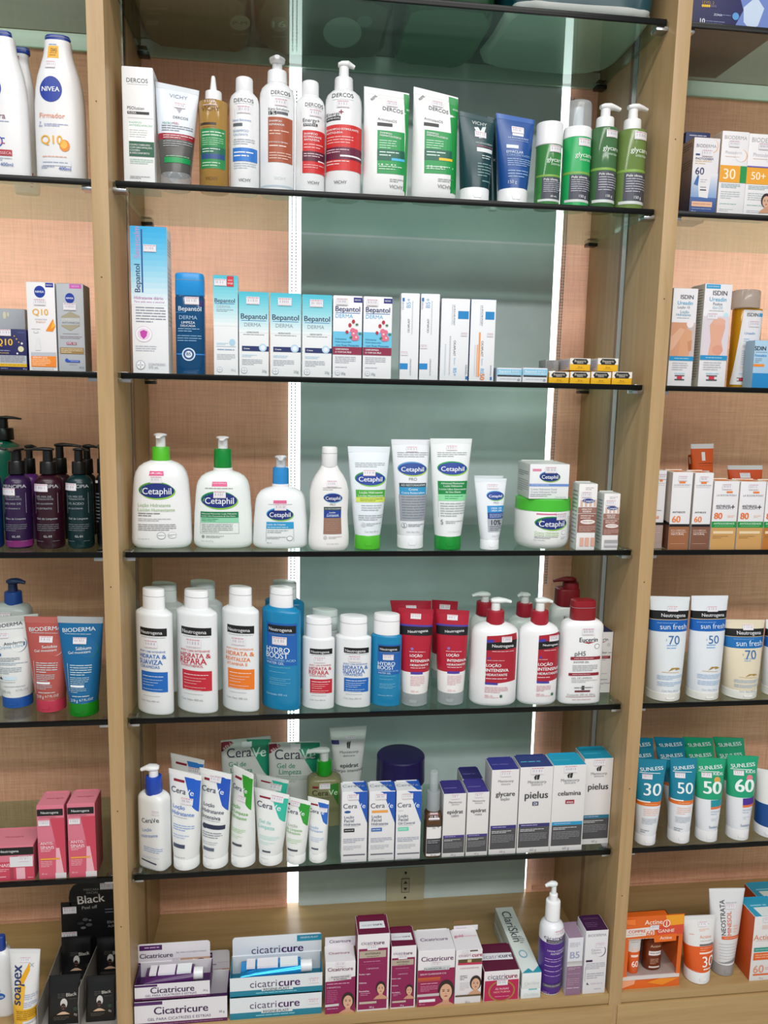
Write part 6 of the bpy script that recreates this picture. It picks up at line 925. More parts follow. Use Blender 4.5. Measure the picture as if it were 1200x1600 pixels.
tube((-120, 480, 378, 436, 336, 1500, 42, 1500), 4, '#e3e5e4', 1370, '#184f9a', [T('BIODERMA', 80, 552, 300, '#33404c', .012, 5), L(-40, 240, 590, 604, 1, '#8d9aa0'), T('Atoderm', 154, 748, 184, '#5a6a74', .01, 5), T('Crème Ultra', 130, 790, 240, '#9fc0d4', .01, 5), E(215, 765, 72, 84, '#4a6f90'), E(206, 762, 74, 86, '#e3e5e4'), T('Atoderm', 154, 748, 184, '#5a6a74', .01, 5), T('Crème Ultra', 130, 790, 240, '#9fc0d4', .01, 5), R(-40, 44, 872, 902, '#1f5f94'), L(16, 230, 910, 960, 3, '#6d7a84'), L(16, 300, 965, 1000, 2, '#7f9ab0'), L(20, 250, 1020, 1100, 4, '#8d9aa4'), PG([(36, 1160), (50, 1130), (74, 1165)], '#33404c'), R(80, 205, 1126, 1165, '#c9e0ec'), L(40, 200, 1180, 1200, 1, '#a9b3b8'), L(80, 290, 1228, 1250, 1, '#a9b3b8'), T('200 mL', 110, 1298, 100, '#9aa3a8'), T('6.7 FL.OZ', 262, 1278, 104, '#9aa3a8'), S(48, 668, 110)], 'white cream tube with royal blue cap', Y=.06, crimp=(60, '#cfd3d0'))
def bio(q, cap, capc, body, crimp, l1, l2, yy, lab, Y, x, ring):
    tube(q, 4, body, cap, capc, [T('BIODERMA', x+50, yy, 330, '#d7e2e6', .012, 5), L(x-90, x+180, yy+40, yy+54, 1, '#c9d4d8'), E(x+170, yy+190, 80, 90, ring), E(x+158, yy+186, 84, 94, body), T(l1, x+110, yy+182, 150, '#dfe6e8', .008, 5), T(l2, x+72, yy+226, 224, '#dfe6e8', .008, 5), R(x-32, x-28, yy+350, yy+640, '#c9d3d6'), L(x-10, x+200, yy+350, yy+470, 5, '#c9d8dc'), L(x-6, x+180, yy+480, yy+560, 4, '#b9ccd2'), R(x-2, x+140, yy+566, yy+590, '#e6ecee'), L(x, x+160, yy+596, yy+650, 3, '#b0c3ca'), L(x+20, x+190, yy+672, yy+696, 1, '#c9d3d6'), T('219 g', x+44, yy+728, 78, '#dfe6e8', .008), T('6.7 FL.OZ', x+160, yy+718, 120, '#dfe6e8'), S(x+70, yy+110, 132)], lab, Y=Y, crimp=(60, crimp), rz=-.12)
bio((228, 492, 720, 446, 660, 1500, 372, 1500), 1362, '#b8344c', '#b4564f', '#b8655c', 'Sensibio', 'Gel moussant', 588, 'salmon pink face gel tube with raspberry cap', .036, 410, '#e0b0a8')
bio((556, 488, 1026, 448, 980, 1500, 690, 1500), 1352, '#0b7a14', '#12679c', '#a9aeb0', 'Sébium', 'Gel moussant', 590, 'bright blue face gel tube with green cap', .012, 740, '#1f7a5c')
Z(0, 1220, 4.21)
PK = '#d9788c'
def pinkbox(q, wide, lab, ty, d, sx):
    x0, x1, yt, yb = q[0], q[2], (q[1]+q[3])/2, (q[5]+q[7])/2; w = x1-x0; qq = Q(q); P = lambda u, v: tuple(qq.P(u, v)); pg = lambda u0, u1, v1, v0, c: PG([P(u0, v0), P(u1, v0), P(u1, v1), P(u0, v1)], c)
    if not wide: it = [PG([P(.48, .83), P(1, .83), P(1, .08), P(.8, .08), P(.72, .35)], '#c8445a'), pg(0, 1, .5, 0, '#d05a70'), PG([P(.48, .83), P(1, .83), P(1, .0), P(.8, .0), P(.72, .35)], '#c8445a'), PG([P(.66, .42), P(.78, .42), P(.92, .06), P(.62, .06)], '#e8b0bc'), pg(.6, 1, .075, 0, '#dcd3d6'), pg(.02, .96, .955, .865, '#121214'), T('Neutrogena', *P(.48, .91), w*.64, '#dfe2e4', .012), L(P(.1, .84)[0], P(.7, .84)[0], P(.5, .85)[1], P(.5, .835)[1], 1, '#8a4a58'), T('ANTIS-', *P(.34, .49), w*.5, '#f0d3da', .03), T('SINAIS', *P(.34, .435), w*.5, '#f0d3da', .03), L(P(.1, .39)[0], P(.5, .39)[0], P(.3, .41)[1], P(.3, .37)[1], 2, '#f0c9d0'), pg(.08, .78, .285, .262, '#e8a040'), L(P(.08, .22)[0], P(.5, .22)[0], P(.3, .25)[1], P(.3, .16)[1], 4, '#f0b9c4'), T('30 ml', *P(.2, .07), w*.2, '#f0c9d0'), S(*P(.26, .77), 76)]
    else: it = [pg(0, 1, .55, 0, '#c8445a'), pg(0, 1, .96, .74, '#121214'), T('Neutrogena', *P(.52, .86), 128, '#dfe2e4', .012), L(80, 200, 492, 500, 1, '#8a4a58'), R(64, 218, 498, 565, '#dfe0e4'), T('ANTISSINAIS', -30, 556, 190, '#f0d3da', .03), L(-60, 60, 578, 600, 2, '#f0b9c4'), R(66, 92, 570, 645, '#a83a50'), R(110, 170, 570, 645, '#e8b0bc'), L(-60, 50, 624, 640, 1, '#f0b9c4'), L(190, 225, 630, 640, 1, '#f0c9d0'), S(160, 512, 76)]
    carton(q, 5, d, PK, it, lab, top='#dc8494', side='#a8505f', tp=((x0+20, x1+10, ty, yt), [T('Neutrogena', (x0+x1)/2+24, (ty+yt)/2, w*.58 if not wide else 120, '#b04a5c', .004)]))
pinkbox((236, 166, 420, 162, 442, 640, 255, 646), 0, 'tall pink serum carton next to the squat pink one', 92, .05, 0)
pinkbox((440, 154, 630, 148, 636, 632, 450, 638), 0, 'tall pink serum carton next to the left upright', 82, .05, 0)
pinkbox((-120, 436, 216, 428, 236, 650, -110, 662), 1, 'squat pink cream carton with black brand strip', 275, .06, 0)
bottle((-60, 104, 1105, 1640), 6, '#e6e8ea', [('cap', -40, 22, 1020, 1120, '#1c3f94', 'cap', .8, .1)], [T('Nutri', -10, 1410, 60, '#5a8ac8'), E(10, 1460, 40, 28, '#1f5fb0'), T('derm', 6, 1460, 60, '#e6eef8', .02)], 'white lotion bottle with blue cap beside the yellow striped tube', prof='round', dr=.6, n=2.4, Y=.03)
bottle((-30, 84, 1090, 1500), 6, '#dfe0e0', [('cap', 0, 60, 1070, 1095, '#e3e4e4', 'cap', 1, .2)], [], 'plain white bottle hidden behind the blue capped lotion', prof='round', Y=.11)
tube((56, 1112, 270, 1104, 252, 1655, 100, 1655), 6, '#e6e6e6', 1590, '#e9e9e9', [PG([(150, 1290), (205, 1180), (212, 1230), (170, 1330), (150, 1330)], '#e8a818'), PG([(104, 1480), (150, 1290), (190, 1330), (180, 1600), (108, 1600)], '#eeb83a'), T('soapex', 126, 1325, 250, '#27386a', .03, 90), R(130, 262, 1480, 1560, '#e0a820'), L(138, 254, 1488, 1552, 5, '#8a6a14'), T('X', 220, 1196, 30, '#9aa3b4'), L(184, 260, 1380, 1420, 3, '#9aa8c8'), L(184, 260, 1430, 1470, 3, '#9aa8c8'), L(150, 250, 1570, 1590, 1, '#b0b4bc'), S(176, 1165, 72)], 'white soap tube with yellow swoosh and vertical navy lettering', Y=-.016, crimp=(22, '#dfe0e2'), rz=-.1)
# counter display of black face mask sachets
Z(60, 1370, 6.957)
Yp = .16; zt = lambda y, Y: atY(*pp(400, y), Y).z-ZB; xt = lambda x, y, Y: atY(*pp(x, y), Y).x
X0 = xt(225, 690, Yp)+.006; X1 = XL-TH-.004; ms = thing('sachet_display', 'black counter display with shaped header for face mask sachets', 'display', ((X0+X1)/2, Yp, ZB)); xm = (X0+X1)/2
hw = (X1-X0)/2; zp0, zp1 = .02, zt(280, Yp); zh = zt(45, Yp); xh0 = xt(325, 150, Yp)-xm
mb = MB(); mb.box(-hw, hw, 0, .003, 0, zp1, mat('#131315', 'c')); out = [(xh0+.004, zp1-.001), (hw, zp1-.001), (hw, zh*.985), (hw-.03, zh), (xh0+.03, zh*.99)] + [(xh0+.016-.016*math.sin(a), zh*.955-.03+.03*math.cos(a)) for a in (0, .5, 1, 1.5, 2, 2.5)]
k = len(out); mb.add([(x, 0, z) for x, z in out]+[(x, .003, z) for x, z in out], [list(range(k)), list(range(2*k-1, k-1, -1))]+[(i, (i+1) % k, k+(i+1) % k, k+i) for i in range(k)], mat('#131315', 'c')); mb.build('header_panel', ms, smooth=False)
f = Face((225, 840, 30, 690), lambda u, v, o: ((u-.5)*2*hw, -.0004-o, zt(690, Yp)+v*(zh-zt(690, Yp))), 2*hw, zh-zt(690, Yp), False)
def lady(x, y, s): return [PG([(x-s*1.3, y+s*1.7), (x+s*1.3, y+s*1.7), (x+s*.9, y+s*1.45), (x+s*.3, y+s*1.2), (x-s*.3, y+s*1.2), (x-s*.9, y+s*1.45)], '#cfae92'), E(x+s*.12, y-s*.3, s*.68, s*.9, '#c9c6c2'), E(x, y+s*.35, s*.5, s*.68, '#2a1e1a'), E(x-s*.18, y+s*.25, s*.09, s*.06, '#b98468'), E(x+s*.2, y+s*.25, s*.09, s*.06, '#b98468'), E(x, y+s*.68, s*.14, s*.06, '#a86a58')]
prints(f, [*lady(780, 130, 78), T('MÁSCARA', 490, 130, 130, '#a3a09c', .004), T('FACIAL', 500, 165, 100, '#a3a09c', .004), T('Black', 485, 232, 230, '#d9d4cc', .02, 4), T('Peel off', 470, 325, 130, '#a9a59f', .01, 3), L(600, 830, 345, 410, 2, '#6d7280'), T('Efeito Detox', 712, 496, 190, '#a3a09c', .004, 4), T('Ação Purificante', 730, 540, 220, '#a3a09c', .004, 4), E(430, 460, 24, 18, '#5a5a5c'), E(390, 500, 30, 16, '#3a3a3c'), E(460, 520, 28, 18, '#5a5a5c'), E(410, 550, 22, 14, '#77777a'), E(470, 470, 12, 10, '#77777a'), S(620, 100, 110), S(300, 345, 115), S(290, 628, 130)], ms, 'header_print')
xdv = xt(590, 760, .1)-xm-.002; gm = mat('#8f8a84', 'c')
for nm, xx in (('side_wall', -hw), ('divider', xdv), ('side_wall', hw-.001)):
    mb = MB(); a = [(-.17, 0), (0, 0), (0, zt(690, Yp)), (-.02, zt(690, Yp)), (-.16, .05 if nm == 'side_wall' else .075), (-.17, .05)]
    mb.add([(xx, y, z) for y, z in a]+[(xx+.0014, y, z) for y, z in a], [list(range(6)), list(range(11, 5, -1))]+[(i, (i+1) % 6, 6+(i+1) % 6, 6+i) for i in range(6)], gm); mb.build(nm, ms, smooth=False)
mb = MB(); mb.box(-hw, hw, -.17, 0, 0, .0012, gm); mb.build('tray_floor', ms)
sach = [((235, 560, 700, 1110), .115, 'black face mask sachet against the display panel, in the compartment away from the upright', (400, 930, 50)), ((624, 860, 700, 1110), .112, 'black face mask sachet against the display panel, in the compartment by the upright', (770, 920, 50)),
        ((85, 432, 1150, 1640), .002, 'black face mask sachet standing forward, in the compartment away from the upright', (255, 1440, 56)), ((500, 868, 1150, 1640), .002, 'black face mask sachet standing forward, in the compartment by the upright', (670, 1420, 58))]
for q, Y, lab, (lx, ly, ls) in sach:
    a = measure(Q(q), Y); w = min(a[1].x-a[0].x, X1-.006-a[0].x) if q[1] > 800 else a[1].x-a[0].x; h = a[0].z-ZB; xc = a[0].x+w/2; so = thing('mask_sachet', lab, 'sachet', (xc, Y, ZB+.0016))
    so.rotation_euler = (-.12 if Y > .1 else -.2, 0, 0)
    rs = [(t*h, w/2, b, 3, 0, 0) for t, b in ((0, .0008), (.06, .0012), (.1, .003), (.5, .005), (.9, .003), (.94, .0012), (1, .0008))]
    mb = MB(); mb.loft(rs, mat('#111113'), 40); mb.build('body', so)
    prints(Face(q, surf_of(rs, h), w, h, True), [*lady(lx, ly, ls), T('Black', lx+85, ly-105 if Y < .1 else ly-75, 110, '#bdb8b0', .015, 4), L(lx-60, lx+20, ly-120 if Y < .1 else ly-95, ly-70 if Y < .1 else ly-55, 3, '#55534f'), L(lx+60, lx+150, ly-70, ly-50, 1, '#4a4845'), E(lx+130, ly+45, 24, 22, '#1f3a28'), T('8g', lx+130, ly+100, 34, '#a9a59f'), L(lx-100, lx+60, ly+110, ly+150, 3, '#55534f')], so)

# ================================================================== RIGHT BAY
Z(1000, 0, 4.57)
carton((384, -170, 1010, -150, 1000, 200, 372, 190), 0, .2, '#1f1d56', [PG([(680, 178), (740, 60), (700, -60), (880, -120), (1000, -120), (1000, 192), (760, 186)], '#6f86c8'), PG([(745, 140), (740, 40), (830, -40), (890, 40), (850, 160), (790, 188)], '#c9d8ee'), T('LEVEL 2', 483, 22, 84, '#a98a4c', .01), *[E(446+15*i, 46, 8, 10, '#e8c020' if i < 4 else '#5a5470') for i in range(7)], T('ZONA', 556, 104, 60, '#cfd6ea', .02), L(585, 650, 98, 110, 1, '#8d98c0'), E(684, 106, 24, 26, '#5a9ad8'), T('10', 446, 152, 34, '#e9edf6', .03), L(470, 612, 146, 172, 2, '#8d98c0')], 'navy blue hygiene pack standing on the topmost glass shelf', 'hygiene_pack', 'pack', Y=.012, flap=False, side='#16153e')
def bord(q, n, oc, lab, lq=None, sp=0):
    x0, x1, yt, yb = q[0], q[2], q[1], q[5]; w = x1-x0; qq = Q(q); P = lambda u, v: tuple(qq.P(u, v)); pg = lambda u0, u1, v1, v0, c: PG([P(u0, v0), P(u1, v0), P(u1, v1), P(u0, v1)], c)
    it = [T('BIODERMA', *P(.5, .93), w*.84, '#b3b0b4', .004), E(*P(.78, .72), 40, 42, '#ecb088'), E(*P(.74, .72), 40, 42, '#edeaec'), T('Photoderm', *P(.46, .755), w*.62, '#c9c4cc', .004), L(P(.16, .7)[0], P(.7, .7)[0], P(.4, .71)[1], P(.4, .695)[1], 1, '#dcb8a0'), pg(0, .78, .6, .4, '#eca42c'), pg(.76, 1, .6, .4, oc), T(n, *P(.36, .5), w*.46, '#fbeed4', .012), L(*sorted((P(.08, .36)[0], P(.8, .36)[0])), P(.4, .385)[1], P(.4, .33)[1], 3, '#8fb3ba'), L(P(.08, .3)[0], P(.8, .3)[0], P(.4, .3)[1], P(.4, .2)[1], 4, '#c3cdd0'), L(P(.08, .15)[0], P(.7, .15)[0], P(.4, .16)[1], P(.4, .13)[1], 1, '#b9d0cc'), L(P(.08, .08)[0], P(.6, .08)[0], P(.4, .09)[1], P(.4, .05)[1], 2, '#cfd3d6'), S(*P(.46, .855), 74)]
    if sp: it += [FACE(*P(.66, .2), 62), pg(0, 1, .615, .6, '#6a5ab0')]
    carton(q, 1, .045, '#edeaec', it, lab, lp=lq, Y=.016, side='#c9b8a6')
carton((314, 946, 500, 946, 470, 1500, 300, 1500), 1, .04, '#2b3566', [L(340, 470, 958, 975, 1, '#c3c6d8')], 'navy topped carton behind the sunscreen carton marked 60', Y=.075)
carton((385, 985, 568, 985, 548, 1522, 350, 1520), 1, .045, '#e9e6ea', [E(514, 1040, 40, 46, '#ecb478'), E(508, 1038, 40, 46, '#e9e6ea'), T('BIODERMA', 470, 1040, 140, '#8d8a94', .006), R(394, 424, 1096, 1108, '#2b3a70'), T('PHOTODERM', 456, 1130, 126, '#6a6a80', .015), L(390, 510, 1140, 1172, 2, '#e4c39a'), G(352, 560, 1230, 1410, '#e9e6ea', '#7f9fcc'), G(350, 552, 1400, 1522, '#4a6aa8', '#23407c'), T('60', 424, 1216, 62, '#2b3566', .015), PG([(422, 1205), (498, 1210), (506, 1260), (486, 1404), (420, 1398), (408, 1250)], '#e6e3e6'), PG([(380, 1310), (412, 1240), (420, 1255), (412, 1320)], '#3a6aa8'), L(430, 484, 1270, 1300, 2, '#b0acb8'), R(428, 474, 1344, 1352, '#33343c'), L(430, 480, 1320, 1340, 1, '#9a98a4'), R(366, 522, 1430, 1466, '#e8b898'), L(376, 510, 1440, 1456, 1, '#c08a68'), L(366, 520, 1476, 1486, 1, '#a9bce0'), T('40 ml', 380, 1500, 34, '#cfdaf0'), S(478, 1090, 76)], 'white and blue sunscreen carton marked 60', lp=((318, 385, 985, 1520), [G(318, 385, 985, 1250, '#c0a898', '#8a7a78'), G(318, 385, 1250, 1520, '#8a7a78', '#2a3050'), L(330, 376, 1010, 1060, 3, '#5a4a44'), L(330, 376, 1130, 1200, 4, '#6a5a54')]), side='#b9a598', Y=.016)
bord((585, 936, 774, 942, 750, 1535, 548, 1528), '30', '#12924a', 'white sunscreen carton with orange band marked 30', ((530, 585, 936, 1530), [L(540, 575, 1000, 1480, 12, '#d9cfc6')]))
bord((782, 955, 1010, 965, 985, 1548, 732, 1540), '50+', '#f0b890', 'white sunscreen carton with orange band marked 50 and portrait', None, 1)
Z(1000, 420, 6)
def isd(q, items, lab, lp=None):
    qq = Q(q); P = lambda u, v: tuple(qq.P(u, v)); w = q[2]-q[0]; pg = lambda u0, u1, v1, v0, c: PG([P(u0, v0), P(u1, v0), P(u1, v1), P(u0, v1)], c)
    it = [T('ISDIN', *P(.56, .915), w*.52, '#4a4a50', .02), T('Ureadin', *P(.5, .855), w*.62, '#4fb0d8', .012)] + items(P, pg, w) + [pg(0, 1, .31, .265, '#1f8fc4'), L(P(.14, .2)[0], P(.8, .2)[0], P(.5, .25)[1], P(.5, .16)[1], 4, '#b9bcc0'), L(P(.26, .13)[0], P(.74, .13)[0], P(.5, .145)[1], P(.5, .12)[1], 1, '#a9d3e4'), pg(.28, .68, .115, .105, '#4a4a50'), pg(.28, .68, .075, .063, '#4a4a50'), pg(.38, .58, .105, .075, '#cc3040'), L(P(.2, .29)[0], P(.8, .29)[0], P(.5, .295)[1], P(.5, .278)[1], 1, '#bfe0ee')]
    carton(q, 2, .05, '#eae8ec', it, lab, lp=lp, Y=.014, side='#c3bfb4')
isd((310, 182, 542, 186, 492, 1105, 256, 1103), lambda P, pg, w: [T('Loção 10', *P(.45, .81), w*.5, '#6a7a84', .006), T('Loção', *P(.5, .765), w*.36, '#7fb4cc', .008), T('Hidratante', *P(.46, .735), w*.6, '#7fb4cc', .008), L(P(.2, .7)[0], P(.7, .7)[0], P(.4, .71)[1], P(.4, .69)[1], 1, '#b0b4b8'), pg(0, 1, .655, .31, '#c9b8b8'), pg(0, .66, .655, .31, '#d39a78'), PG([P(0, .5), P(.36, .6), P(.62, .58), P(.5, .53), P(.12, .38), P(0, .36)], '#deae90'), PG([P(.36, .31), P(.4, .5), P(.6, .6), P(.86, .57), P(.86, .42), P(.78, .31)], '#d8a07c'), PG([P(.7, .46), P(.88, .48), P(.88, .37), P(.76, .36)], '#c98c68'), E(*P(.76, .645), 34, 40, '#eee4e6')], 'white lotion carton with hands on skin picture and blue stripe')
isd((602, 140, 862, 146, 806, 1108, 546, 1108), lambda P, pg, w: [pg(.04, .56, .995, .955, '#3aa0d0'), T('NOVO FORMATO', *P(.3, .975), w*.4, '#e6f2f8', .01), T('Podos', *P(.5, .81), w*.34, '#8d939a', .008), T('Gel Oil', *P(.5, .775), w*.36, '#9fc9dc', .008), L(P(.2, .74)[0], P(.74, .74)[0], P(.5, .75)[1], P(.5, .735)[1], 1, '#b0b4b8'), E(*P(.84, .7), 24, 26, '#bfe0ea'), pg(.02, .98, .69, .31, '#d9d0d8'), PG([P(.28, .31), P(.34, .45), P(.26, .6), P(.4, .66), P(.62, .67), P(.82, .64), P(.84, .58), P(.74, .45), P(.82, .36), P(.72, .31)], '#dfa890'), E(*P(.6, .64), 62, 34, '#e2ae98'), E(*P(.62, .365), 50, 46, '#d99a84'), S(*P(.34, .69), 96)], 'white foot gel carton with foot sole picture', ((530, 602, 140, 1108), [L(545, 595, 180, 1050, 34, '#8d8a80')]))
bottle((852, 1105, 368, 1112), 2, 't#d8a21c', [('cap', 866, 1112, 200, 372, 'g#d3d3d0', 'cap', 1, .1)], [PG([(900, 392), (1092, 396), (1040, 1085), (850, 1080)], '#e6e4e8'), T('ISDIN', 980, 436, 100, '#5a5a60', .02), PG([(1042, 420), (1090, 420), (1086, 452), (1038, 452)], '#3fa4dc'), T('Ureadin', 966, 605, 92, '#7fa8d0', .01), L(918, 970, 650, 690, 2, '#a9c4dc'), L(912, 1030, 712, 740, 2, '#c3c6cc'), L(910, 1010, 760, 900, 7, '#b3c3d4'), L(900, 1010, 915, 930, 1, '#e0c9b8'), L(900, 990, 972, 988, 1, '#a9d3e4'), R(888, 958, 1016, 1022, '#4a4a50'), R(890, 956, 1044, 1050, '#4a4a50'), R(905, 938, 1022, 1044, '#cc3040'), S(1000, 520, 94)], 'amber shower oil bottle with clear cap and white label', prof='cylflat', n=2.6, dr=.66, Y=.05)
carton((1078, 675, 1300, 675, 1262, 1128, 1040, 1128), 2, .03, '#a9cbe4', [T('ISDIN', 1120, 748, 120, '#23262c', .03), L(1080, 1190, 780, 790, 1, '#5a6a7a'), T('Fotoultra', 1130, 815, 110, '#2f8fd0', .02), L(1075, 1140, 840, 890, 3, '#7f8fa0'), R(1060, 1162, 898, 922, '#ee8a2c'), PG([(1050, 985), (1275, 985), (1262, 1128), (1040, 1128)], '#1f86c4')], 'short light and dark blue sunscreen carton', Y=.014)
Z(1000, 680, 6)
tube((450, 180, 660, 150, 620, 900, 470, 900), 3, '#c4501c', 840, '#e6e6e6', [R(458, 470, 190, 260, '#e6d9d0')], 'orange sunscreen tube leaning behind the upright orange one', Y=.16, crimp=(20, '#c4501c'))
tube((474, 84, 690, 80, 650, 900, 500, 900), 3, '#d9591c', 830, '#e6e6e6', [R(566, 598, 150, 224, '#e9e4e4'), T('LA ROCHE-POSAY', 602, 246, 130, '#7d3a20', .01), L(540, 660, 262, 274, 1, '#a84a20'), S(596, 324, 56)], 'upright orange sunscreen tube behind the cartons marked 60', Y=.12, crimp=(38, '#d9d6d6'))
tube((816, 284, 1148, 284, 1090, 940, 880, 940), 3, '#cf5020', 870, '#e6e6e6', [T('LA ROCHE-POSAY', 985, 420, 180, '#7d3a20', .01), S(966, 372, 92)], 'wide orange sunscreen tube behind the cartons marked 80', Y=.12, crimp=(36, '#d3d0d0'))
def anth(q, n, band, low, lab, lq=None, grp=None):
    qq = Q(q); P = lambda u, v: tuple(qq.P(u, v)); w = q[2]-q[0]; pg = lambda u0, u1, v1, v0, c: PG([P(u0, v0), P(u1, v0), P(u1, v1), P(u0, v1)], c)
    it = [pg(0, 1, .34 if n == '80' else .31, 0, low)]
    if n == '80': it += [pg(0, 1, .415, .325, '#128c3c'), T('ANTIOLEOSIDADE', *P(.5, .385), w*.86, '#d3ecd9', .02), L(P(.12, .35)[0], P(.88, .35)[0], P(.5, .355)[1], P(.5, .34)[1], 1, '#9fd3ac'), T('LA ROCHE-POSAY', *P(.52, .8), w*.8, '#8d8d92', .004), T('ANTHELIOS', *P(.4, .645), w*.58, '#33333a', .015), T('AIRLICIUM', *P(.42, .615), w*.6, '#7d7d84', .01), T('+', *P(.8, .63), w*.15, '#23232a', .01), T(n, *P(.24, .5), w*.32, '#e8701c', .03), L(P(.6, .5)[0], P(.9, .5)[0], P(.7, .51)[1], P(.7, .47)[1], 2, '#f0c0a8'), pg(.08, .9, .275, .235, '#e6cfa8'), L(P(.08, .2)[0], P(.7, .2)[0], P(.4, .21)[1], P(.4, .16)[1], 2, '#a87c44'), pg(.5, .74, .86, .835, '#ee8030')]
    else: it += [pg(0, 1, .335, .3, '#191518'), T('LA ROCHE-POSAY', *P(.5, .84), w*.8, '#8d8d92', .004), L(P(.1, .81)[0], P(.85, .81)[0], P(.5, .82)[1], P(.5, .808)[1], 1, '#b3b3b8'), T('ANTHELIOS', *P(.42, .49), w*.6, '#4a4a50', .015), T(n, *P(.32, .4), w*.38, '#ee8030', .03), pg(.34, .64, .885, .862, '#ee8030'), T('ALTA COBERTURA', *P(.45, .255), w*.68, '#ecd3c6', .02), T('COM ACABAMENTO', *P(.48, .23), w*.72, '#ecd3c6', .02), T('NATURAL', *P(.44, .205), w*.6, '#ecd3c6', .02), L(P(.1, .08)[0], P(.85, .08)[0], P(.5, .085)[1], P(.5, .072)[1], 1, '#d0a48c')]
    it += [S(*P(.5, .925), 90)]
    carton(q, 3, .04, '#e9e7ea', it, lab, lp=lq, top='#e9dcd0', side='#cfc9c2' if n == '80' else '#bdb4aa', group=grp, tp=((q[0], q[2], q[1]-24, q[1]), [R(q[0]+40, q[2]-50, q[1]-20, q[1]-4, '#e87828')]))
anth((150, 335, 246, 330, 216, 1058, 110, 1056), '60', 0, '#b09a94', 'white sunscreen carton with pale beige foot, beside the upright')
anth((296, 346, 500, 352, 450, 1080, 266, 1080), '60', 0, '#9a6340', 'white sunscreen carton with caramel brown foot marked 60', ((246, 296, 340, 1080), [PG([(246, 835), (296, 850), (296, 1080), (246, 1070)], '#6a4028'), PG([(246, 800), (296, 820), (296, 850), (246, 832)], '#191518')]))
anth((512, 352, 694, 358, 642, 1086, 466, 1084), '60', 0, '#7d5340', 'white sunscreen carton with dark brown foot marked 60')
anth((696, 430, 930, 438, 892, 1090, 650, 1087), '80', 0, '#c99a5c', 'white sunscreen carton with tan foot and green band, one of two alike', None, 'tan foot sunscreen cartons')
anth((946, 434, 1186, 442, 1136, 1092, 890, 1090), '80', 0, '#c99a5c', 'white sunscreen carton with tan foot and green band, one of two alike', None, 'tan foot sunscreen cartons')
anth((1192, 440, 1420, 446, 1370, 1094, 1134, 1092), '80', 0, '#b8742c', 'white sunscreen carton with orange brown foot and green band')
Z(980, 910, 5.4545)
def sunf(q, cap, n, blue, body, lab, by, Y=None):
    qq = Q(q); P = lambda u, v: tuple(qq.P(u, v)); w = q[2]-q[0]; yb = (q[5]+q[7])/2; yt = (q[1]+q[3])/2; y = lambda v: yb-(yb-yt)*v
    z = ((y(by[0]), y(by[1]), '#121214'), (y(by[1]), y(by[1]-.006), '#c9b48c'), (y(by[1]-.006), y(by[2]), blue))
    tube(q, 4, body, cap, '#e6e6e0', [T('Neutrogena', *P(.56, (by[0]+by[1])/2), w*.6, '#dfe2e6', .01), L(P(.2, 0)[0]+20, P(.9, 0)[0], y(by[1]-.025), y(by[1]-.04), 1, '#7fb0e4'), T('sun fresh', *P(.56, (by[1]+by[2])/2-.008), w*.66, '#d7e6f4', .006), T(n, *P(.56, by[2]-.075), w*.27, '#2a6aa8', .006), T('FPS', *P(.36, by[2]-.075), w*.05, '#6a8ab0', 0, 90), L(P(.34, 0)[0]+40, P(.8, 0)[0]+10, y(by[2]-.115), y(by[2]-.165), 2, '#7fb0dc'), PG([P(.4, .3), P(.5, .335), P(.68, .335), P(.78, .318), P(.62, .31), P(.6, .325)], '#a8843c'), PG([P(.24, .295), P(.72, .29), P(.72, .285), P(.24, .29)], '#c9ac74'), *[L(P(.14, .2)[0], P(.92, .2)[0], y(.262-.063*k), y(.215-.063*k), 3, '#8fb3d8') for k in range(2)], T('Cont. Neto 200 mL', *P(.5, .11), w*.4, '#8fa3b8'), S(*P(.54, by[0]+.02), 86)], lab, Y=Y, zones=z, crimp=((yb-yt)*.03, body))
sunf((196, 118, 536, 126, 424, 1035, 160, 1032), 955, '70', '#1560b4', '#e2e8ec', 'tall white sunscreen tube marked 70 beside the upright', (.872, .79, .675))
sunf((548, 116, 862, 114, 750, 1030, 502, 1028), 955, '50', '#1560b4', '#e3e8ee', 'tall white sunscreen tube marked 50', (.862, .788, .67))
sunf((834, 318, 1174, 320, 1070, 1022, 805, 1018), 940, '70', '#1a6cb0', '#e2d6bc', 'short cream coloured sunscreen tube marked 70', (.895, .80, .655))
sunf((1182, 318, 1520, 318, 1410, 1016, 1145, 1012), 935, '50', '#1560b4', '#e3e8ee', 'short white sunscreen tube beside the cream coloured one', (.885, .79, .645))
Z(970, 1130, 5.217)
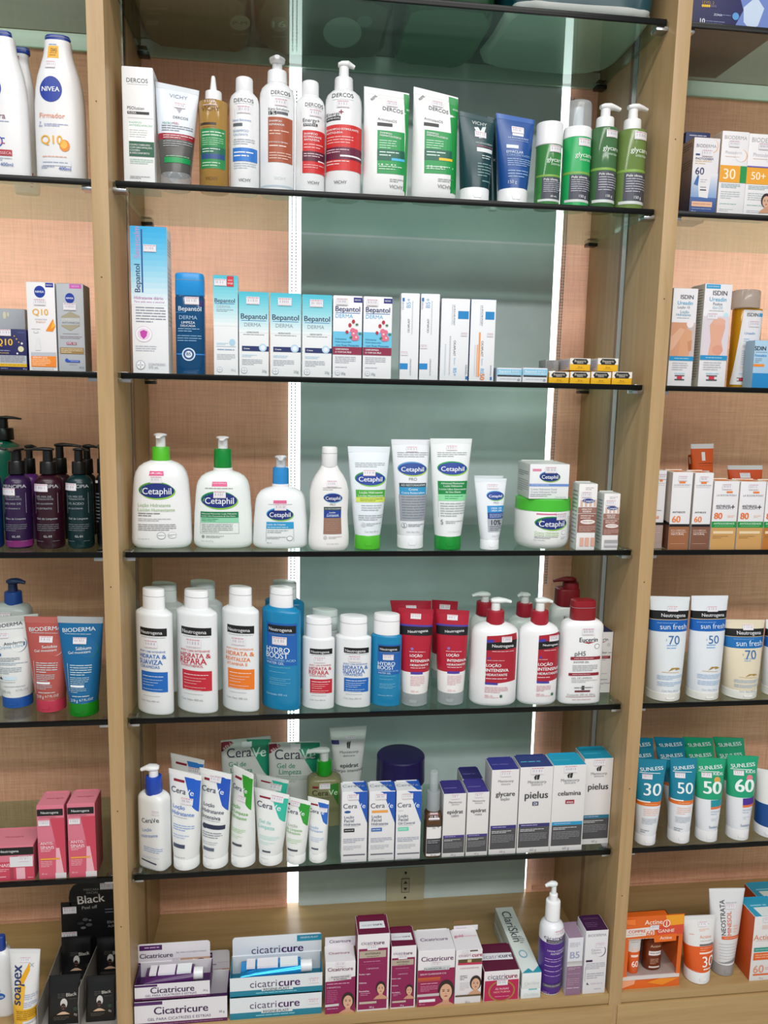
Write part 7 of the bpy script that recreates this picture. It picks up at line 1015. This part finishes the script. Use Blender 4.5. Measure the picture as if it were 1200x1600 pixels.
def sunl(q, cap, n, kids, lab, Y=None, back=False, stripe='#1c8f9c', grp=None):
    qq = Q(q); P = lambda u, v: tuple(qq.P(u, v)); w = q[2]-q[0]; yb = (q[5]+q[7])/2; yt = (q[1]+q[3])/2; y = lambda v: yb-(yb-yt)*v
    top = '#1b9f74' if kids else '#15809c'
    z = [(y(1.05), y(.525), top)]
    if not kids: z.append((y(.525), y(.475), '#e07020'))
    sl = 8
    it = [T('SUNLESS', *P(.5, .9), w*.74, '#e3eef0', .02, sl), PG([P(.1, .855), P(.8, .855), P(.8, .848), P(.1, .848)], '#e3eef0')]
    if not back:
        it += [S(*P(.36, .81), 74), T(n, *P(.56, .67), w*.56, '#e9f2f2', .012 if not kids else .04)]
        if kids: it += [T('KIDS', *P(.74, .83), w*.3, '#e3eef0', .03), E(*P(.72, .755), 24, 28, '#d9a050' if n == '50' else '#d9808c'), PG([P(.5, .52), P(1, .53), P(1, .45), P(.5, .44)], stripe), PG([P(.5, .44), P(1, .45), P(1, .425), P(.5, .412)], '#e07040'), L(P(.52, .3)[0], P(.9, .3)[0], y(.4), y(.34), 2, '#b0bcd0'), L(P(.52, .3)[0], P(.8, .3)[0], y(.31), y(.27), 2, '#c3cad8'), T('Sunless', *P(.64, .2), w*.3, '#6a8ab0', .01)]
        else: it += [PG([P(.04, .532), P(.5, .532), P(.5, .518), P(.04, .518)], '#e9eef0'), L(P(.3, .5)[0], P(.8, .5)[0], y(.505), y(.488), 1, '#f0c09a'), L(P(.26, .4)[0], P(.84, .4)[0], y(.45), y(.36), 4, '#ecb8a8'), L(P(.2, .3)[0], P(.84, .3)[0], y(.335), y(.26), 5, '#a3adb8'), L(P(.16, .2)[0], P(.5, .2)[0], y(.2), y(.155), 2, '#7d8894')]
    tube(q, 5, '#e4e7ec', cap, '#e6e6e8', it, lab, Y=Y, zones=z, crimp=((yb-yt)*.04, top), rz=-.18, group=grp)
for j, (dx, dy, Y) in enumerate(((-95 if False else -70, -165, .165), (-70, -85, .09))):
    rw = 'in the rearmost row' if j == 0 else 'in the middle row'
    for k, (x, kids) in enumerate(((232, 0), (488, 0), (712, 1), (962, 1))):
        dxx = dx*(1.25 if j == 0 else 1)-(10 if k < 2 else 0)+(0 if j else 12)
        sunl((x-120+dxx+(8 if j else 0), 288+dy+14, x+110+dxx, 288+dy-6, x+66+dxx+40, 905+dy*.5, x-70+dxx+40, 905+dy*.5), 840+dy*.5, '', kids, ('green and white kids' if kids else 'turquoise and white') + ' sunscreen tube ' + rw + ', ' + ['nearest the upright', 'away from the upright', 'next to the turquoise ones', 'far from the turquoise ones'][k], Y=Y, back=True)
sunl((138, 298, 366, 290, 266, 1028, 110, 1022), 935, '30', 0, 'turquoise and white sunscreen tube marked 30, beside the upright')
sunl((410, 298, 616, 272, 540, 1015, 378, 1012), 905, '50', 0, 'turquoise and white sunscreen tube marked 50, next to the green ones')
sunl((615, 298, 845, 274, 765, 995, 605, 990), 892, '50', 1, 'green and white kids sunscreen tube marked 50')
sunl((875, 280, 1112, 254, 1018, 980, 855, 975), 878, '60', 1, 'green and white kids sunscreen tube marked 60 with purple stripe', stripe='#4a2a90')
tube((1140, 395, 1330, 390, 1300, 970, 1085, 970), 5, '#e4e4e2', 870, '#e6e6e8', [], 'white tube with wide dark blue band', zones=((670, 870, '#164a8c'),), crimp=(24, '#e4e4e2'), rz=-.5)
Z(940, 1360, 4.615)
# gift kit carton with open window
q = (176, 330, 580, 326, 566, 862, 134, 882); A = measure(Q(q), -.018); kw = ((A[1].x-A[0].x)+(A[2].x-A[3].x))/2; kh = (A[0].z+A[1].z)/2-ZB; kd = .075; kx = (A[0].x+A[1].x+A[2].x+A[3].x)/4
kx = max(kx, XR+TH+kw/2+.002)
kit = thing('gift_kit_carton', 'orange gift kit carton with open window showing two small products', 'box', (kx, -.018+kd/2, ZB)); OC = mat('#e2661c', 'c'); IW = mat('#a8948c', 'c')
qk = Q(q); wu0, wv0 = qk.uv(165, 780); wu1, wv1 = qk.uv(550, 510)
mb = MB(); t = .0016; X = lambda u: (u-.5)*kw; Vz = lambda v: v*kh; a, b, c0, c1 = X(.08), X(.93), Vz(.17), Vz(.7)
mb.box(-kw/2, kw/2, -kd/2, -kd/2+t, 0, c0, OC); mb.box(-kw/2, kw/2, -kd/2, -kd/2+t, c1, kh, OC); mb.box(-kw/2, a, -kd/2, -kd/2+t, c0, c1, OC); mb.box(b, kw/2, -kd/2, -kd/2+t, c0, c1, OC)
kb = c1+.004; mb.box(-kw/2, -kw/2+t, -kd/2+t, kd/2, 0, kb, OC); mb.box(kw/2-t, kw/2, -kd/2+t, kd/2, 0, kb, OC); mb.box(-kw/2, kw/2, kd/2-t, kd/2, 0, kb, OC); mb.box(-kw/2, kw/2, -kd/2+t, kd/2, kb-t, kb, OC); mb.box(-kw/2+t, kw/2-t, -kd/2+t, kd/2-t, 0, t, OC); mb.build('shell', kit)
mb = MB(); mb.box(-kw/2+t, kw/2-t, -kd/2+t, kd/2-t, c0-.002, c0, IW); mb.box(-kw/2+t, kw/2-t, -kd/2+.0004-t*1.2, -kd/2+t, c0-.006, c0+.0006, mat('#dcd3d0', 'c')); mb.build('window_ledge', kit)
mb = MB(); mb.box(-kw/2+t+.0005, kw/2-t-.0005, kd/2-.004, kd/2-t-.0002, c0, c1, IW); mb.build('inner_card', kit)
prints(Face(q, lambda u, v, o: ((u-.5)*kw, -kd/2-o, v*kh), kw, kh, False), [PG([(450, 330), (578, 328), (574, 410), (470, 410)], '#f0a020'), PG([(174, 420), (372, 408), (372, 470), (170, 482)], '#e6dcd6'), T('COMPRE', 252, 438, 118, '#c84a1c', .02), T('60', 340, 456, 48, '#e2661c', .02), L(180, 300, 456, 470, 1, '#c9a090'), PG([(372, 412), (578, 400), (576, 470), (400, 480)], '#d84a30'), T('GANHE', 456, 442, 112, '#f6e0d4', .02), PG([(366, 476), (530, 466), (528, 520), (374, 528)], '#e86a14'), T('Actine', 454, 494, 84, '#f8e4d4', .015), T('Actine', 366, 372, 122, '#fbe8d8', .015), E(456, 388, 26, 28, '#f8e6d8'), E(456, 388, 20, 22, '#d84a30'), T('1', 456, 388, 5, '#f8e6d8', .03), PG([(140, 800), (240, 806), (230, 840), (136, 872)], '#eca078'), PG([(320, 830), (420, 800), (560, 800), (440, 852)], '#ee8a1c'), L(186, 368, 488, 500, 1, '#f0c0a0'), PG([(180, 345), (240, 345), (240, 390), (180, 380)], '#ec7a2c'), S(372, 412, 62)], kit, 'kit_print')
def mini(name, x, w, h, col, capc, lab, its):
    o = thing(name, lab, 'tube' if 'tube' in name else 'bottle', (kx+x, .0 if 'tube' in name else .008, ZB+c0+.0006)); mb = MB(); ch = h*.14
    if 'tube' in name: rs = [(ch*.1, w*.36, w*.36, 2, 0, 0), (ch, w*.37, w*.37, 2, 0, 0), (h*.6, w*.45, w*.24, 2, 0, 0), (h, w*.5, .0012, 2.4, 0, 0)]
    else: rs = [(0, w*.44, w*.36, 2.4, 0, 0), (h*.04, w*.5, w*.4, 2.4, 0, 0), (h*.8, w*.5, w*.4, 2.4, 0, 0), (h*.92, w*.4, w*.32, 2.4, 0, 0), (h, w*.2, w*.2, 2, 0, 0)]
    mb.loft(rs, mat(col), 30, (lambda z: mat('#dcdad8') if z > h*.78 else mat(col)) if 'tube' in name else None); mb.build('body', o)
    if 'tube' in name: mb = MB(); mb.loft([(0, w*.36, w*.36, 2, 0, 0), (ch, w*.37, w*.37, 2, 0, 0)], mat(capc), 30); mb.build('cap', o)
    else: mb = MB(); mb.loft([(h, w*.24, w*.24, 2, 0, 0), (h*1.15, w*.23, w*.23, 2, 0, 0)], mat(capc), 24); mb.build('cap', o)
    prints(Face((0, 100, 0, 100), surf_of(rs, h), w, h, True), its, o)
mini('sample_tube', X(.24), kw*.25, (c1-c0)*.9, '#dc5a1c', '#dc5a1c', 'little orange tube marked 60 inside the gift kit window', [L(25, 80, 30, 42, 3, '#f0b08c'), R(22, 78, 48, 54, '#f2d9c9'), T('60', 52, 72, 52, '#f8ece4', .015), L(25, 75, 12, 18, 1, '#b9b4b0')])
mini('sample_bottle', X(.6), kw*.3, (c1-c0)*.86, 't#8a3a14', '#8a3a14', 'little amber bottle inside the gift kit window', [T('Actine', 50, 24, 56, '#e0b898', .01), R(16, 84, 40, 53, '#e2dcda'), L(22, 78, 43, 50, 1, '#9a8a84'), L(25, 70, 62, 80, 4, '#d0a080'), R(20, 80, 86, 91, '#d9c9c0')])
tube((584, 332, 826, 322, 758, 838, 590, 838), 6, '#e4e3e2', 738, '#e6e6e6', [T('Actine', 722, 466, 84, '#e09a7c', .006), L(684, 760, 375, 384, 1, '#8d8d90'), L(684, 760, 410, 430, 2, '#f0a888'), L(616, 644, 446, 456, 1, '#d9805c'), L(680, 766, 490, 504, 1, '#b9b4b0'), R(672, 776, 518, 532, '#6a6664'), L(672, 770, 540, 570, 2, '#f0a080'), R(664, 772, 578, 590, '#f2ddd0'), T('30', 722, 648, 88, '#f8ece4', .012), T('FPS', 700, 612, 22, '#f2c9b0'), R(682, 762, 702, 714, '#f2ddd0'), L(600, 650, 726, 734, 1, '#f0a080'), S(718, 378, 66)], 'white and orange sunscreen tube marked 30', zones=((536, 738, '#e05c1c'),), crimp=(22, '#dcdcdb'))
tube((774, 134, 1034, 130, 930, 770, 785, 770), 6, '#dfe0e2', 680, 't#b9b6b4', [T('NEOSTRATA', 850, 330, 250, '#3f3f48', .012, 90), T('MINESOL', 890, 370, 170, '#dc6a3c', .012, 90), L(880, 960, 220, 232, 1, '#a9a9ac'), R(830, 958, 462, 486, '#d8602c'), L(846, 950, 468, 480, 1, '#f0c0a4'), *[R(810, 950, 520+22*k, 523+22*k, '#b0b2b6') for k in range(6)], PG([(800, 668), (945, 628), (942, 655), (860, 672)], '#8d8f94'), PG([(800, 672), (942, 660), (940, 680), (800, 680)], '#e6e6e6'), L(915, 950, 380, 440, 3, '#e0b8a4'), S(910, 250, 66)], 'silver white sunscreen tube with vertical lettering', crimp=(18, '#e3e4e6'))
for q, Y, z, lab in (((1140, 200, 1400, 205, 1340, 700, 1090, 700), .14, 0, 'orange and white carton with blue top, behind its twin'), ((1100, 332, 1340, 325, 1290, 818, 1064, 822), None, 1, 'orange and white sunscreen carton with blue top marked 60')):
    qq = Q(q); P = lambda u, v: tuple(qq.P(u, v)); pg = lambda u0, u1, v1, v0, c: PG([P(u0, v0), P(u1, v0), P(u1, v1), P(u0, v1)], c)
    carton(q, 6, .06, '#e2e0df', [T('Actine', *P(.34, .68), 150, '#dc8a68', .01), L(P(.1, .62)[0], P(.6, .62)[0], P(.4, .63)[1], P(.4, .61)[1], 1, '#c9b4a8'), pg(.06, 1, .52, .455, '#2f8f84'), L(P(.1, .5)[0], P(.9, .5)[0], P(.4, .5)[1], P(.4, .475)[1], 1, '#a9d3cc'), pg(.06, 1, .44, .325, '#dc6224'), L(P(.12, .4)[0], P(.9, .4)[0], P(.4, .42)[1], P(.4, .35)[1], 2, '#f0b898'), T('60', *P(.26, .185), 74, '#e08a64', .006), L(P(.46, .2)[0], P(.8, .2)[0], P(.6, .21)[1], P(.6, .16)[1], 2, '#c9b0a4'), pg(.1, 1, .11, .085, '#dc6224'), T('40 g', *P(.36, .04), 30, '#c9b0a4'), L(P(.24, .86)[0], P(.6, .86)[0], P(.4, .87)[1], P(.4, .8)[1], 3, '#e4b09a'), S(*P(.4, .95), 70)], lab, Y=Y, side='#c85018', top='#2a9cc0', tp=((q[0]-60, q[2]-20, q[1]-110, q[1]), [L(q[0]-20, q[0]+120, q[1]-70, q[1]-50, 1, '#8fd0e4'), PG([(q[0]-10, q[1]-50), (q[2], q[1]-50), (q[2], q[1]), (q[0], q[1])], '#dfe6e6')]))

# ================================================================== TOPMOST SHELF: soft plastic packs, seen from below through the glass
Z(0, 0, 1)
def softpack(x0, x1, y0, y1, h, col, bottom, lab, items=(), rim=None, seed=1):
    rr = random.Random(seed); w, d = x1-x0, y1-y0; root = thing('plastic_pack', lab, 'pack', ((x0+x1)/2, (y0+y1)/2, ztop(0)+.0015))
    mb = MB(); rs = []; zs = [0, .004, .012, .03, .07, h*.6, h*.9, h]; fs = [.9, .955, .985, 1, 1, .99, .93, .5]
    seg = 64; pts = []
    for z, f in zip(zs, fs):
        for k in range(seg):
            t = 2*math.pi*k/seg; c, s = math.cos(t), math.sin(t); n = 5
            j = 1+.02*math.sin(5*t+seed)+.012*math.sin(13*t+seed*2+z*40)+rr.uniform(-.006, .006)
            pts.append((w/2*f*j*math.copysign(abs(c)**(2/n), c), d/2*f*j*math.copysign(abs(s)**(2/n), s), z))
    fl = []
    for i in range(len(zs)-1):
        for k in range(seg): fl.append((i*seg+k, i*seg+(k+1) % seg, (i+1)*seg+(k+1) % seg, (i+1)*seg+k))
    mb.add(pts, fl[2*seg:] if rim else fl, mat(col))
    if rim: mb.add(pts, fl[:2*seg], mat(rim))
    mb.add(pts[:seg], [list(range(seg))[::-1]], mat(bottom)); mb.add(pts[-seg:], [list(range(seg))], mat(col)); mb.build('wrapper', root)
    if items:
        A = [atZ(*p, ztop(0)) for p in ((0, 0), (1, 0))]
        def sf(u, v, o): p = atZ(200+u*500, 130-v*130, ztop(0)); return (p.x-(x0+x1)/2, p.y-(y0+y1)/2, -.0002-o*.3)
        prints(Face((200, 700, 0, 130), sf, .6, .3, False), list(items), root, 'base_print')
    return root
softpack(.012, .205, .02, .275, .2, '#3f342c', '#6a5c50', 'dark brown plastic pack lying on the topmost glass above the hair cartons', [L(232, 262, 12, 26, 2, '#8a7c70'), R(228, 248, 33, 41, '#8a7c70')], seed=3)
softpack(.215, .45, .012, .262, .2, '#3a332e', '#5e544a', 'brown plastic pack with round number badges on its base', [E(375, 37, 16, 12, '#a49a90'), T('P-M', 375, 37, 22, '#5a5048', .03), E(436, 39, 14, 12, '#8d8278'), T('16', 436, 39, 20, '#c9c0b8', .03), L(362, 392, 52, 58, 1, '#8a7c70'), L(426, 448, 56, 62, 1, '#8a7c70')], seed=5)
softpack(.465, .62, .02, .27, .2, '#24452c', '#4a7a50', 'green plastic pack with pale round window on its base', [E(535, 52, 30, 24, '#a9b0a4'), E(570, 35, 12, 9, '#7d8a80')], seed=8)
softpack(.628, .892, -.004, .258, .2, '#0e3f48', '#c9d6d0', 'glossy dark teal plastic pack with white underside', [], rim='#dfe3e0', seed=13)
